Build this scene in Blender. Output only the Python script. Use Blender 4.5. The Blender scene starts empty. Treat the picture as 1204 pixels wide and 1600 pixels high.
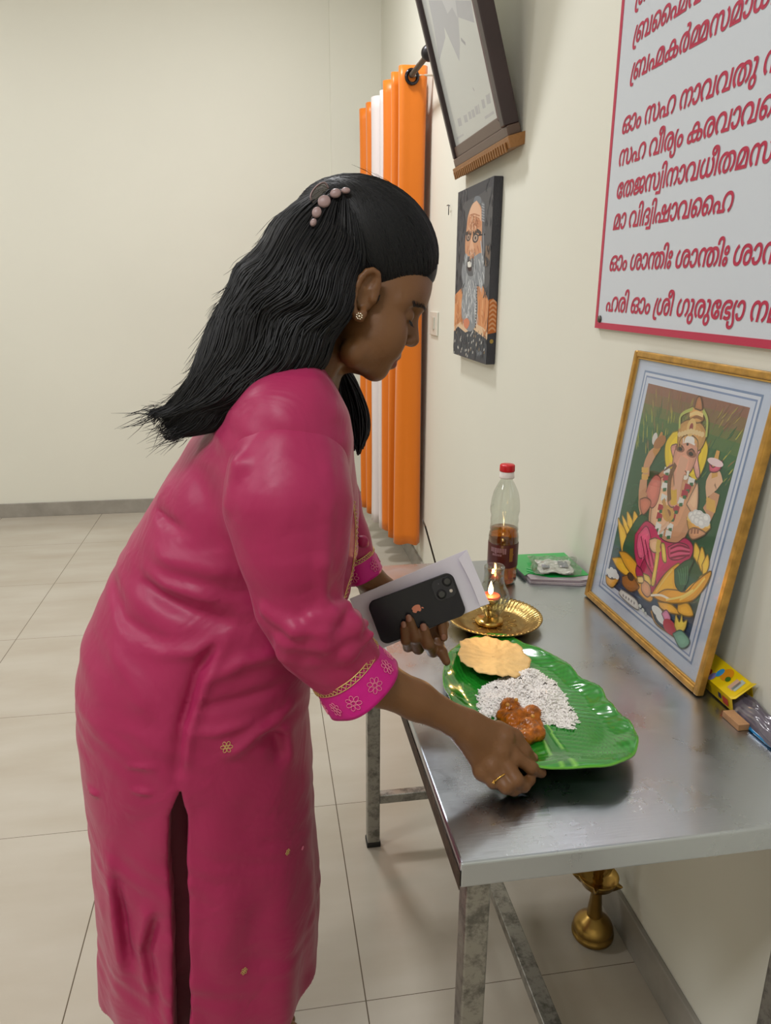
import bpy, bmesh, math, random
import numpy as np
from mathutils import Vector, Matrix
S = bpy.context.scene; C = S.collection
PI = math.pi
random.seed(7); rng = np.random.default_rng(7)

# ------------------------------------------------------------------ camera
cd = bpy.data.cameras.new('camera'); cam = bpy.data.objects.new('camera', cd); C.objects.link(cam)
cd.sensor_fit = 'HORIZONTAL'; cd.sensor_width = 36; cd.lens = 34.94; cd.clip_start = .05; cd.clip_end = 50
cr = (0.98679, -0.16199, 0.00545); cu = (0.04141, 0.28447, 0.95779); cf = (0.15670, 0.94490, -0.28742)
cam.matrix_world = Matrix(((cr[0], cu[0], -cf[0], 0), (cr[1], cu[1], -cf[1], 0), (cr[2], cu[2], -cf[2], 1.39), (0, 0, 0, 1)))
S.camera = cam
# ------------------------------------------------------------------ light and exposure
W = bpy.data.worlds.new('world'); S.world = W; W.use_nodes = True
W.node_tree.nodes['Background'].inputs[0].default_value = (.9, .95, 1, 1)
W.node_tree.nodes['Background'].inputs[1].default_value = .3
S.view_settings.view_transform = 'Standard'; S.view_settings.look = 'None'
S.view_settings.exposure = 0.42; S.view_settings.gamma = 1
S.cycles.max_bounces = 8; S.cycles.caustics_reflective = False; S.cycles.caustics_refractive = False
S.cycles.sample_clamp_indirect = 6

def srgb(c):
    return tuple(((v/255)/12.92 if v/255 <= .04045 else ((v/255+.055)/1.055)**2.4) for v in c[:3]) + (1,)

def area(name, loc, sx, sy, power, col=(1, .97, .92), rot=(0, 0, 0)):
    d = bpy.data.lights.new(name, 'AREA'); d.shape = 'RECTANGLE'; d.size = sx; d.size_y = sy; d.energy = power; d.color = col
    o = bpy.data.objects.new(name, d); C.objects.link(o); o.location = loc; o.rotation_euler = rot
    return o
# ceiling lamps of the hall (downlights under the ceiling at 3.3 m)
area('ceiling_light', (-.10, 3.0, 3.27), .25, .25, 27, (.975, .98, 1))
area('ceiling_light', (-2.3, 3.0, 3.27), 1.2, .3, 23, (.975, .98, 1))
area('ceiling_light', (-.9, -.3, 3.27), .9, .3, 27, (.975, .98, 1))
area('ceiling_light', (-2.9, .4, 3.27), 1.2, .3, 27, (.975, .98, 1))

# ------------------------------------------------------------------ helpers: materials
def mat(name, col, rough=.5, metal=0, spec=.5, bump=0, bscale=60, var=0, vscale=6, **kw):
    m = bpy.data.materials.new(name); m.use_nodes = True; nt = m.node_tree; b = nt.nodes['Principled BSDF']
    b.inputs['Base Color'].default_value = srgb(col); b.inputs['Roughness'].default_value = rough
    b.inputs['Metallic'].default_value = metal; b.inputs['Specular IOR Level'].default_value = spec
    for k, v in kw.items(): b.inputs[k.replace('_', ' ')].default_value = v
    if bump or var:
        tc = nt.nodes.new('ShaderNodeTexCoord')
    if bump:
        n = nt.nodes.new('ShaderNodeTexNoise'); n.inputs['Scale'].default_value = bscale; n.inputs['Detail'].default_value = 4
        nt.links.new(tc.outputs['Object'], n.inputs['Vector'])
        bp = nt.nodes.new('ShaderNodeBump'); bp.inputs['Strength'].default_value = bump; bp.inputs['Distance'].default_value = .01
        nt.links.new(n.outputs[0], bp.inputs['Height']); nt.links.new(bp.outputs[0], b.inputs['Normal'])
    if var:
        n = nt.nodes.new('ShaderNodeTexNoise'); n.inputs['Scale'].default_value = vscale; n.inputs['Detail'].default_value = 5
        nt.links.new(tc.outputs['Object'], n.inputs['Vector'])
        r = nt.nodes.new('ShaderNodeValToRGB'); r.color_ramp.elements[0].position = .3; r.color_ramp.elements[1].position = .7
        c = srgb(col)
        r.color_ramp.elements[0].color = tuple(v*(1-var) for v in c[:3]) + (1,); r.color_ramp.elements[1].color = tuple(min(1, v*(1+var)) for v in c[:3]) + (1,)
        nt.links.new(n.outputs[0], r.inputs[0]); nt.links.new(r.outputs[0], b.inputs['Base Color'])
    return m

def attr_mat(name, rough=.5, spec=.4, metal=0, coat=0):
    m = bpy.data.materials.new(name); m.use_nodes = True; nt = m.node_tree; b = nt.nodes['Principled BSDF']
    a = nt.nodes.new('ShaderNodeAttribute'); a.attribute_name = 'Col'
    nt.links.new(a.outputs['Color'], b.inputs['Base Color'])
    b.inputs['Roughness'].default_value = rough; b.inputs['Specular IOR Level'].default_value = spec; b.inputs['Metallic'].default_value = metal
    b.inputs['Coat Weight'].default_value = coat; b.inputs['Coat Roughness'].default_value = .05
    return m

def glass_mat(name, tint=(255, 255, 255), refl=.12, edge=.55, power=3.5):
    m = bpy.data.materials.new(name); m.use_nodes = True; nt = m.node_tree; nt.nodes.clear()
    o = nt.nodes.new('ShaderNodeOutputMaterial'); t = nt.nodes.new('ShaderNodeBsdfTransparent'); g = nt.nodes.new('ShaderNodeBsdfGlossy')
    t.inputs[0].default_value = srgb(tint); g.inputs['Roughness'].default_value = .04
    lw = nt.nodes.new('ShaderNodeLayerWeight'); lw.inputs[0].default_value = .5
    pw = nt.nodes.new('ShaderNodeMath'); pw.operation = 'POWER'; nt.links.new(lw.outputs['Facing'], pw.inputs[0]); pw.inputs[1].default_value = power
    ml = nt.nodes.new('ShaderNodeMath'); ml.operation = 'MULTIPLY_ADD'; nt.links.new(pw.outputs[0], ml.inputs[0]); ml.inputs[1].default_value = edge; ml.inputs[2].default_value = refl*.4
    mx = nt.nodes.new('ShaderNodeMixShader')
    nt.links.new(ml.outputs[0], mx.inputs[0]); nt.links.new(t.outputs[0], mx.inputs[1]); nt.links.new(g.outputs[0], mx.inputs[2]); nt.links.new(mx.outputs[0], o.inputs[0])
    return m

# ------------------------------------------------------------------ helpers: objects
def link_mesh(name, me, m=None, parent=None, smooth=False):
    o = bpy.data.objects.new(name, me); C.objects.link(o)
    if m is not None:
        for k in (m if isinstance(m, (list, tuple)) else [m]): me.materials.append(k)
    if smooth: me.polygons.foreach_set('use_smooth', [True]*len(me.polygons)); me.update()
    if parent is not None: o.parent = parent; o.matrix_parent_inverse = parent.matrix_world.inverted()
    return o
def pyd(name, V, F, m=None, parent=None, smooth=False, mi=None):
    me = bpy.data.meshes.new(name); me.from_pydata([tuple(v) for v in V], [], [tuple(f) for f in F]); me.update()
    o = link_mesh(name, me, m, parent, smooth)
    if mi is not None: me.polygons.foreach_set('material_index', list(mi)); me.update()
    return o
def bmo(name, bm, m=None, parent=None, smooth=False):
    me = bpy.data.meshes.new(name); bmesh.ops.recalc_face_normals(bm, faces=bm.faces); bm.to_mesh(me); bm.free()
    return link_mesh(name, me, m, parent, smooth)
def thing(name, label, cat, loc, group=None):
    o = bpy.data.objects.new(name, None); C.objects.link(o); o.location = loc; o.empty_display_size = .05
    o.matrix_world = Matrix.Translation(loc)
    tag(o, label, cat, group); return o
def tag(o, label, cat, group=None, kind=None):
    o['label'] = label; o['category'] = cat
    if group: o['group'] = group
    if kind: o['kind'] = kind
    return o
def struct(o): o['kind'] = 'structure'; return o
def box(bm, a, b, bev=0, seg=2, M=None):
    r = bmesh.ops.create_cube(bm, size=1)['verts']
    c = [(a[i]+b[i])/2 for i in range(3)]; s = [abs(b[i]-a[i]) for i in range(3)]
    for v in r: v.co = Vector((v.co.x*s[0]+c[0], v.co.y*s[1]+c[1], v.co.z*s[2]+c[2]))
    if bev:
        es = list({e for v in r for e in v.link_edges})
        q = bmesh.ops.bevel(bm, geom=es, offset=bev, segments=seg, affect='EDGES', profile=.5)
        r = list({v for f in q['faces'] for v in f.verts} | {v for v in r if v.is_valid})
    if M is not None:
        for v in r: v.co = M @ v.co
    return r
def boxo(name, a, b, m, parent=None, bev=0, M=None):
    bm = bmesh.new(); box(bm, a, b, bev, 2, M); return bmo(name, bm, m, parent)
def tube_data(pts, rad, n=8, closed=False, caps=True):
    """tube along points with per-point radius; returns V,F"""
    P = np.array(pts, float); k = len(P); R = np.full(k, rad) if np.isscalar(rad) else np.array(rad, float)
    T = np.gradient(P, axis=0) if not closed else (np.roll(P, -1, 0)-np.roll(P, 1, 0))
    T /= np.linalg.norm(T, axis=1)[:, None]+1e-12
    u = np.cross(T[0], (0, 0, 1)); 
    if np.linalg.norm(u) < .05: u = np.cross(T[0], (0, 1, 0))
    u /= np.linalg.norm(u); V = []
    for i in range(k):
        u = u-T[i]*np.dot(u, T[i]); u /= np.linalg.norm(u)+1e-12; w = np.cross(T[i], u)
        for j in range(n):
            a = 2*PI*j/n; V.append(P[i]+R[i]*(math.cos(a)*u+math.sin(a)*w))
    F = []
    for i in range(k if closed else k-1):
        i2 = (i+1) % k
        for j in range(n): F.append((i*n+j, i*n+(j+1) % n, i2*n+(j+1) % n, i2*n+j))
    if caps and not closed: F.append(tuple(range(n-1, -1, -1))); F.append(tuple(range((k-1)*n, k*n)))
    return V, F
class Acc:
    def __init__(s): s.V = []; s.F = []; s.mi = []
    def add(s, V, F, mi=0):
        o = len(s.V); s.V += [tuple(v) for v in V]; s.F += [tuple(i+o for i in f) for f in F]; s.mi += [mi]*len(F); return s
    def tube(s, *a, mi=0, **k): return s.add(*tube_data(*a, **k), mi=mi)
    def build(s, name, m, parent=None, smooth=True): return pyd(name, s.V, s.F, m, parent, smooth, s.mi)
def lathe_data(prof, n=48, c=(0, 0, 0), fn=None, cap0=True, cap1=True):
    V = []; F = []
    for i, (r, z) in enumerate(prof):
        for j in range(n):
            a = 2*PI*j/n; rr, zz = (r, z) if fn is None else fn(r, z, a, i)
            V.append((c[0]+rr*math.cos(a), c[1]+rr*math.sin(a), c[2]+zz))
    k = len(prof)
    for i in range(k-1):
        for j in range(n): F.append((i*n+j, i*n+(j+1) % n, (i+1)*n+(j+1) % n, (i+1)*n+j))
    if cap0: F.append(tuple(range(n-1, -1, -1)))
    if cap1: F.append(tuple(range((k-1)*n, k*n)))
    return V, F
def lathe(name, prof, m, parent=None, n=48, c=(0, 0, 0), fn=None, cap0=True, cap1=True):
    return pyd(name, *lathe_data(prof, n, c, fn, cap0, cap1), m, parent, True)
def crom(pts, k=6):
    P = np.array(pts, float); out = []
    Q = np.vstack([2*P[0]-P[1], P, 2*P[-1]-P[-2]])
    for i in range(1, len(Q)-2):
        for t in np.arange(k)/k:
            out.append(.5*((2*Q[i])+(-Q[i-1]+Q[i+1])*t+(2*Q[i-1]-5*Q[i]+4*Q[i+1]-Q[i+2])*t*t+(-Q[i-1]+3*Q[i]-3*Q[i+1]+Q[i+2])*t**3))
    out.append(P[-1]); return np.array(out)

class Print:
    """flat artwork: coloured shapes inlaid on a plane, each later shape a hair above the one below it"""
    def __init__(s, O, Wd, U, nrm): s.O, s.W, s.U, s.n = [np.array(v, float) for v in (O, Wd, U, nrm)]; s.V = []; s.F = []; s.c = []; s.k = 0
    def poly(s, pts, col):
        s.k += 1; o = len(s.V)
        for u, v in pts:
            u = min(max(u, 0), 1); v = min(max(v, 0), 1); s.V.append(s.O+s.W*u+s.U*v+s.n*(.0002+.0000025*s.k))
        s.F.append(tuple(range(o, o+len(pts)))); s.c.append(srgb(col)); return s
    modelled = False
    def curve(s, pts, col, k=5):
        P = crom([tuple(p)+(0,) for p in list(pts)+[pts[0]]], k)[:-1, :2]; s.poly([tuple(q) for q in P], col)
        if s.modelled:                                        # the printed picture shows each form with a dark contour and a lighter middle
            c = P.mean(0)
            for f, g in ((.78, 1.06), (.52, 1.13)): s.poly([tuple(c+(q-c)*f) for q in P], tuple(min(250, v*g) for v in col))
            Q = np.vstack([P, P[:1]]); s.line([tuple(q) for q in Q], .0045, tuple(v*.55 for v in col), 1)
        return s
    def ell(s, c, ru, rv, col, a=0, n=20):
        return s.poly([(c[0]+ru*math.cos(t)*math.cos(a)-rv*math.sin(t)*math.sin(a), c[1]+ru*math.cos(t)*math.sin(a)+rv*math.sin(t)*math.cos(a)) for t in np.arange(n)*2*PI/n], col)
    def line(s, pts, w, col, k=4):
        P = crom([tuple(p)+(0,) for p in pts], k)[:, :2] if len(pts) > 2 else np.array(pts, float)
        T = np.gradient(P, axis=0); T /= np.linalg.norm(T, axis=1)[:, None]+1e-9; N = np.stack([-T[:, 1], T[:, 0]], 1)
        w = np.array(w, float) if not np.isscalar(w) else np.full(len(P), w)
        if len(w) != len(P): w = np.interp(np.linspace(0, 1, len(P)), np.linspace(0, 1, len(w)), w)
        w = w[:, None]/2
        return s.poly([tuple(q) for q in P+N*w]+[tuple(q) for q in (P-N*w)[::-1]], col)
    def build(s, name, m, parent):
        me = bpy.data.meshes.new(name); me.from_pydata([tuple(v) for v in s.V], [], s.F)
        ca = me.color_attributes.new('Col', 'FLOAT_COLOR', 'CORNER'); d = []
        for f, c in zip(s.F, s.c): d += list(c)*len(f)
        ca.data.foreach_set('color', d); me.update()
        bm = bmesh.new(); bm.from_mesh(me); bmesh.ops.triangulate(bm, faces=bm.faces); bm.to_mesh(me); bm.free()
        return link_mesh(name, me, m, parent)

# ------------------------------------------------------------------ helpers: implicit surfaces meshed by surface nets
def A3(v): return np.array(v, float)
def rc(a, b, ra, rb, k=.01, flat=None, sub=False):
    """tapered capsule; flat=(direction, factor) squashes the section along a direction"""
    a, b = A3(a), A3(b); ba = b-a; L2 = max(float(ba@ba), 1e-12)
    if flat is not None: fn = A3(flat[0]); fn /= np.linalg.norm(fn); fs = 1/flat[1]-1
    def f(P):
        q = P-a; t = np.clip((q@ba)/L2, 0, 1); q = q-t[:, None]*ba
        if flat is not None: q = q+np.outer(q@fn, fn)*fs
        d = np.sqrt((q*q).sum(1))-(ra+(rb-ra)*t)
        return d*(flat[1] if flat is not None and flat[1] < 1 else 1) if flat is not None else d
    return dict(f=f, k=k, sub=sub)
def el(c, ax, rad, k=.01, sub=False):
    c = A3(c); M = np.array([A3(v)/np.linalg.norm(v) for v in ax]); R = A3(rad); m = R.min()
    def f(P):
        q = ((P-c)@M.T)/R; l = np.sqrt((q*q).sum(1)); g = np.sqrt(((q/R)**2).sum(1))+1e-9
        return l*(l-1)/g
    return dict(f=f, k=k, sub=sub)
def chain(pts, k=.01, flat=None, sub=False):
    return [rc(pts[i][0], pts[i+1][0], pts[i][1], pts[i+1][1], k, flat, sub) for i in range(len(pts)-1)]
def sdf(prims, P, D=None):
    if D is None: D = np.full(len(P), 1e3)
    for p in prims:
        d = p['f'](P); k = p['k']
        if p['sub']: h = np.maximum(k-np.abs(D+d), 0)/k; D = np.maximum(D, -d)+h*h*k/4
        else: h = np.maximum(k-np.abs(D-d), 0)/k; D = np.minimum(D, d)-h*h*k/4
    return D
def nets(prims, lo, hi, h, disp=None):
    lo, hi = A3(lo), A3(hi); B = 8; nb = np.ceil((hi-lo)/(h*B)).astype(int); n = nb*B+1
    D = np.full(tuple(n), .05, np.float32)
    bi = np.stack(np.meshgrid(*[np.arange(k) for k in nb], indexing='ij'), -1).reshape(-1, 3)
    ctr = lo+(bi+.5)*B*h; half = B*h*.87*1.6
    def full(P): 
        d = sdf(prims, P)
        return d if disp is None else d+disp(P, d)
    dc = full(ctr)
    near = np.abs(dc) < half+.01
    for b, d in zip(bi[~near], dc[~near]):
        if d < 0: x, y, z = b*B; D[x:x+B+1, y:y+B+1, z:z+B+1] = -.05
    g = np.stack(np.meshgrid(*[np.arange(B+1)]*3, indexing='ij'), -1).reshape(-1, 3)
    nbk = bi[near]; step = 160
    for s in range(0, len(nbk), step):
        q = nbk[s:s+step]; P = (lo+(q[:, None, :]*B+g[None])*h).reshape(-1, 3)
        pr = []
        for p in prims:                                       # only the pieces that reach these blocks
            c = lo+(q+.5)*B*h
            if (p['f'](c) < half+p['k']+.02).any(): pr.append(p)
        if not pr: continue
        d = sdf(pr, P)
        if disp is not None: d = d+disp(P, d)
        d = d.reshape(len(q), B+1, B+1, B+1)
        for b, v in zip(q, d): x, y, z = b*B; D[x:x+B+1, y:y+B+1, z:z+B+1] = v
    s = D < 0; nx, ny, nz = n
    c8 = [(i, j, k) for i in (0, 1) for j in (0, 1) for k in (0, 1)]
    anyv = np.zeros((nx-1, ny-1, nz-1), bool); allv = np.ones_like(anyv)
    for i, j, k in c8:
        t = s[i:nx-1+i, j:ny-1+j, k:nz-1+k]; anyv |= t; allv &= t
    act = np.argwhere(anyv & ~allv); key = (act[:, 0]*ny+act[:, 1])*nz+act[:, 2]
    vals = np.stack([D[act[:, 0]+i, act[:, 1]+j, act[:, 2]+k] for i, j, k in c8], 1).astype(float)
    acc = np.zeros((len(act), 3)); cnt = np.zeros(len(act))
    for a in range(8):
        for b in range(a+1, 8):
            df = np.array(c8[b])-np.array(c8[a])
            if abs(df).sum() != 1: continue
            m = (vals[:, a] < 0) != (vals[:, b] < 0); t = np.where(m, vals[:, a]/(vals[:, a]-vals[:, b]+1e-12), 0)
            acc += m[:, None]*(np.array(c8[a])+t[:, None]*df); cnt += m
    V = lo+(act+acc/cnt[:, None])*h; quads = []
    for ax in range(3):
        sl = [slice(None)]*3; sh = [slice(None)]*3; sl[ax] = slice(0, -1); sh[ax] = slice(1, None)
        e = np.argwhere(s[tuple(sl)] != s[tuple(sh)]); o1, o2 = [(1, 2), (2, 0), (0, 1)][ax]
        e = e[(e[:, o1] > 0) & (e[:, o2] > 0) & (e[:, o1] < n[o1]-1) & (e[:, o2] < n[o2]-1)]
        ins = s[e[:, 0], e[:, 1], e[:, 2]]
        def idx(d1, d2):
            q = e.copy(); q[:, o1] -= d1; q[:, o2] -= d2; kk = (q[:, 0]*ny+q[:, 1])*nz+q[:, 2]; return np.searchsorted(key, kk)
        Q = np.stack([idx(0, 0), idx(1, 0), idx(1, 1), idx(0, 1)], 1); Q[~ins] = Q[~ins][:, ::-1]; quads.append(Q)
    return V, np.vstack(quads)
def np_mesh(name, V, Q, m, parent=None, mi=None):
    me = bpy.data.meshes.new(name); me.vertices.add(len(V)); me.vertices.foreach_set('co', V.astype(np.float32).ravel())
    me.loops.add(len(Q)*4); me.loops.foreach_set('vertex_index', Q.astype(np.int32).ravel())
    me.polygons.add(len(Q)); me.polygons.foreach_set('loop_start', np.arange(0, len(Q)*4, 4, dtype=np.int32))
    if mi is not None: me.polygons.foreach_set('material_index', mi.astype(np.int32))
    me.update(calc_edges=True); me.validate()
    return link_mesh(name, me, m, parent, True)
def vnormals(V, Q):
    n = np.cross(V[Q[:, 2]]-V[Q[:, 0]], V[Q[:, 3]]-V[Q[:, 1]]); N = np.zeros_like(V)
    for i in range(4): np.add.at(N, Q[:, i], n)
    return N/(np.linalg.norm(N, axis=1)[:, None]+1e-12)
def inpoly(x, y, poly):
    r = np.zeros(len(x), bool); n = len(poly)
    for i in range(n):
        x1, y1 = poly[i]; x2, y2 = poly[(i+1) % n]
        c = ((y1 > y) != (y2 > y)) & (x < (x2-x1)*(y-y1)/((y2-y1) if y2 != y1 else 1e-9)+x1); r ^= c
    return r
def pdist(x, y, pts):
    """distance to a 2-D polyline and position 0..1 along it"""
    best = np.full(len(x), 1e9); pos = np.zeros(len(x)); n = len(pts)-1
    for i in range(n):
        ax, ay = pts[i][:2]; bx, by = pts[i+1][:2]; dx, dy = bx-ax, by-ay; L = dx*dx+dy*dy+1e-12
        t = np.clip(((x-ax)*dx+(y-ay)*dy)/L, 0, 1); d = np.hypot(x-ax-t*dx, y-ay-t*dy)
        m = d < best; best[m] = d[m]; pos[m] = (i+t[m])/n
    return best, pos

# ================================================================== THE ROOM
WX = .753; BY = 4.80; LX = -4.6; FY = -1.6; CZ = 3.3
def tile_mat():
    m = mat('floor_tile', (186, 176, 160), .16, spec=.45); nt = m.node_tree; b = nt.nodes['Principled BSDF']
    tc = nt.nodes.new('ShaderNodeTexCoord'); sp = nt.nodes.new('ShaderNodeSeparateXYZ'); nt.links.new(tc.outputs['Object'], sp.inputs[0])
    def M(op, a, v=None, v2=None):
        n = nt.nodes.new('ShaderNodeMath'); n.operation = op
        nt.links.new(a, n.inputs[0])
        if v is not None:
            if hasattr(v, 'links'): nt.links.new(v, n.inputs[1])
            else: n.inputs[1].default_value = v
        if v2 is not None: n.inputs[2].default_value = v2
        return n.outputs[0]
    def joint(out, off, T, w):
        a = M('SUBTRACT', out, off); a = M('DIVIDE', a, T); a = M('FRACT', a); a = M('SUBTRACT', a, .5); a = M('ABSOLUTE', a); a = M('SUBTRACT', a, .5); a = M('ABSOLUTE', a)
        return M('LESS_THAN', a, w/T)
    jx = joint(sp.outputs[0], .158, .5965, .0013); jy = joint(sp.outputs[1], 1.161, .6105, .0008)
    j = M('MAXIMUM', jx, jy)
    # soft clouding of the glaze
    n = nt.nodes.new('ShaderNodeTexNoise'); n.inputs['Scale'].default_value = 2.2; n.inputs['Detail'].default_value = 7
    mp = nt.nodes.new('ShaderNodeMapping'); mp.inputs['Scale'].default_value = (1, 3.2, 1); nt.links.new(tc.outputs['Object'], mp.inputs[0]); nt.links.new(mp.outputs[0], n.inputs['Vector'])
    r = nt.nodes.new('ShaderNodeValToRGB'); r.color_ramp.elements[0].position = .3; r.color_ramp.elements[1].position = .75
    r.color_ramp.elements[0].color = srgb((178, 168, 152)); r.color_ramp.elements[1].color = srgb((191, 184, 171)); nt.links.new(n.outputs[0], r.inputs[0])
    mx = nt.nodes.new('ShaderNodeMix'); mx.data_type = 'RGBA'; nt.links.new(j, mx.inputs[0]); nt.links.new(r.outputs[0], mx.inputs[6]); mx.inputs[7].default_value = srgb((96, 84, 70))
    nt.links.new(mx.outputs[2], b.inputs['Base Color'])
    return m
WALL = mat('wall_paint', (224, 222.5, 210), .55, spec=.3, bump=.05, bscale=9, var=.02, vscale=1.3)
SKIRT = mat('skirting_tile', (150, 145, 136), .25, var=.12, vscale=12)
struct(boxo('floor', (LX, FY, -.05), (WX, BY, 0), tile_mat()))
struct(boxo('wall_right', (WX, FY, 0), (WX+.1, BY, CZ), WALL))
struct(boxo('wall_back', (LX, BY, 0), (WX+.1, BY+.1, CZ), WALL))
struct(boxo('wall_left', (LX-.1, FY, 0), (LX, BY, CZ), WALL))
struct(boxo('wall_front', (LX, FY-.1, 0), (WX+.1, FY, CZ), WALL))
struct(boxo('ceiling', (LX, FY, CZ), (WX+.1, BY, CZ+.1), mat('ceiling_paint', (235, 233, 226), .7)))
struct(boxo('baseboard_right', (WX-.012, FY, 0), (WX, BY-.012, .092), SKIRT, bev=.002))
struct(boxo('baseboard_back', (LX, BY-.012, 0), (WX, BY, .088), SKIRT, bev=.002))
struct(boxo('trim_1', (.459, BY-.02, .088), (WX, BY, CZ), WALL))           # shallow pilaster at the end of the back wall

# ------------------------------------------------------------------ steel table
def steel_mat(name, base, rough, dirt=0.0):
    m = mat(name, base, rough, 1.0); nt = m.node_tree; b = nt.nodes['Principled BSDF']
    tc = nt.nodes.new('ShaderNodeTexCoord')
    n = nt.nodes.new('ShaderNodeTexNoise'); n.inputs['Scale'].default_value = 9; n.inputs['Detail'].default_value = 8; n.inputs['Roughness'].default_value = .65
    nt.links.new(tc.outputs['Object'], n.inputs['Vector'])
    r = nt.nodes.new('ShaderNodeMapRange'); r.inputs[1].default_value = .3; r.inputs[2].default_value = .75; r.inputs[3].default_value = rough*.75; r.inputs[4].default_value = rough*1.5
    nt.links.new(n.outputs[0], r.inputs[0]); nt.links.new(r.outputs[0], b.inputs['Roughness'])
    mp = nt.nodes.new('ShaderNodeMapping'); mp.inputs['Scale'].default_value = (1, 14, 1); mp.inputs['Rotation'].default_value = (0, 0, .5)
    n2 = nt.nodes.new('ShaderNodeTexNoise'); n2.inputs['Scale'].default_value = 26; n2.inputs['Detail'].default_value = 6
    nt.links.new(tc.outputs['Object'], mp.inputs[0]); nt.links.new(mp.outputs[0], n2.inputs['Vector'])
    bp = nt.nodes.new('ShaderNodeBump'); bp.inputs['Strength'].default_value = .05; bp.inputs['Distance'].default_value = .004
    nt.links.new(n2.outputs[0], bp.inputs['Height']); nt.links.new(bp.outputs[0], b.inputs['Normal'])
    if dirt:
        n3 = nt.nodes.new('ShaderNodeTexNoise'); n3.inputs['Scale'].default_value = 34; n3.inputs['Detail'].default_value = 9; n3.inputs['Roughness'].default_value = .75
        nt.links.new(tc.outputs['Object'], n3.inputs['Vector'])
        q = nt.nodes.new('ShaderNodeValToRGB'); q.color_ramp.elements[0].position = .5-.1*dirt; q.color_ramp.elements[1].position = .62
        q.color_ramp.elements[0].color = srgb(base); q.color_ramp.elements[1].color = srgb(tuple(v*(1-dirt) for v in base))
        nt.links.new(n3.outputs[0], q.inputs[0]); nt.links.new(q.outputs[0], b.inputs['Base Color'])
    return m
STEEL = steel_mat('table_steel', (188, 195, 203), .28); _b = STEEL.node_tree.nodes['Principled BSDF']; _b.inputs['Coat Weight'].default_value = .5; _b.inputs['Coat Roughness'].default_value = .12; _b.inputs['Coat IOR'].default_value = 1.9; STEEL2 = steel_mat('table_leg_steel', (164, 163, 158), .34, .3)
TZ = .74
tb = thing('steel_table', 'scratched stainless steel table on square tube legs against the right wall', 'table', (.47, 1.2, 0))
bm = bmesh.new(); box(bm, (.208, .70, TZ-.036), (.738, 1.69, TZ), .0035, 3)
bmo('tabletop', bm, STEEL, tb)
bm = bmesh.new()
box(bm, (.2068, .699, TZ-.0365), (.2079, 1.69, TZ-.012), .0003)
bmo('edge_rim', bm, mat('rim_grime', (74, 62, 50), .6, .4, var=.5, vscale=60), tb)
for x in (.222, .690):
    for y in (.718, 1.590): boxo('leg', (x, y, 0.012), (x+.032, y+.032, TZ-.036), STEEL2, tb, .003)
for x in (.222, .690):
    for y in (.718, 1.590): boxo('foot_cap', (x-.002, y-.002, 0), (x+.034, y+.034, .014), mat('black_cap', (28, 26, 24), .6), tb, .002)
boxo('stretcher', (.254, 1.592, .128), (.690, 1.616, .152), STEEL2, tb, .002)
boxo('stretcher', (.254, .722, .128), (.690, .746, .152), STEEL2, tb, .002)
boxo('stretcher', (.452, .746, .10), (.486, 1.592, .124), STEEL2, tb, .002)

# ------------------------------------------------------------------ curtains on their rod
def curtain(name, label, m, xs, ys, z0, z1, seed):
    """zig-zag folded cloth hanging from the rod; xs, ys give the folds seen from above"""
    rg = np.random.default_rng(seed); P = crom([(a, b, 0) for a, b in zip(xs, ys)], 8)[:, :2]; n = 40; V = []; F = []; k = len(P); ph = rg.uniform(0, 6, 3)
    cx = P[:, 0].mean()
    for i in range(n+1):
        t = i/n; z = z1+(z0-z1)*t; w = 1-.10*math.sin(min(1, t*6)*PI/2)*(1-t)*.6
        for j in range(k):
            x = cx+(P[j, 0]-cx)*w+.004*math.sin(5*t+j*.35+ph[0])*t; y = P[j, 1]+.006*math.sin(4*t+j*.2+ph[1])*t
            V.append((x, y, z+.004*math.sin(j*.5+ph[2])*(t > .98)))
    for i in range(n):
        for j in range(k-1): F.append((i*k+j, i*k+j+1, (i+1)*k+j+1, (i+1)*k+j))
    o = pyd(name, V, F, m, None, True); md = o.modifiers.new('thick', 'SOLIDIFY'); md.thickness = .0025; md.offset = 0
    return tag(o, label, 'curtain', None)
ORANGE = mat('orange_satin', (222, 118, 14), .38, spec=.4, bump=.08, bscale=25, Sheen_Weight=.2)
WHITE = mat('white_curtain_cloth', (226, 216, 214), .6, bump=.05, bscale=30)
c1 = curtain('curtain', 'orange satin curtain nearest the woman\'s face, gathered at the near end of the rod', ORANGE,
    [.728, .712, .66, .615, .625, .70, .715, .64, .60, .61, .68, .70, .62, .585, .60], [3.40, 3.385, 3.39, 3.40, 3.445, 3.46, 3.50, 3.50, 3.505, 3.54, 3.56, 3.60, 3.62, 3.65, 3.69], .19, 2.262, 1)
c2 = curtain('curtain', 'white curtain hanging between the two orange curtains', WHITE,
    [.70, .64, .594, .60, .67, .68, .60, .572, .58, .66], [3.74, 3.745, 3.76, 3.80, 3.81, 3.85, 3.86, 3.89, 3.93, 3.95], .16, 2.25, 2)
c3 = curtain('curtain', 'orange curtain farthest along the rod, beyond the white curtain', ORANGE,
    [.69, .62, .566, .57, .65, .66, .58, .545, .56], [3.98, 3.99, 4.0, 4.05, 4.06, 4.10, 4.12, 4.15, 4.20], .17, 2.25, 3)
rd = thing('curtain_rod', 'grey metal curtain rod running along the right wall behind the portrait frame', 'curtain rod', (.66, 3.08, 2.235))
RODM = mat('rod_metal', (112, 98, 86), .35, .7); DARKM = mat('dark_metal', (52, 50, 52), .35, .6)
Acc().tube([(.662, 3.09, 2.222), (.652, BY-.01, 2.238)], .011, n=16).build('rod', RODM, rd)
lathe('finial', [(.004, -.03), (.020, -.026), (.028, -.012), (.029, .0), (.024, .014), (.013, .022), (.012, .035)], DARKM, rd, 24)
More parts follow.
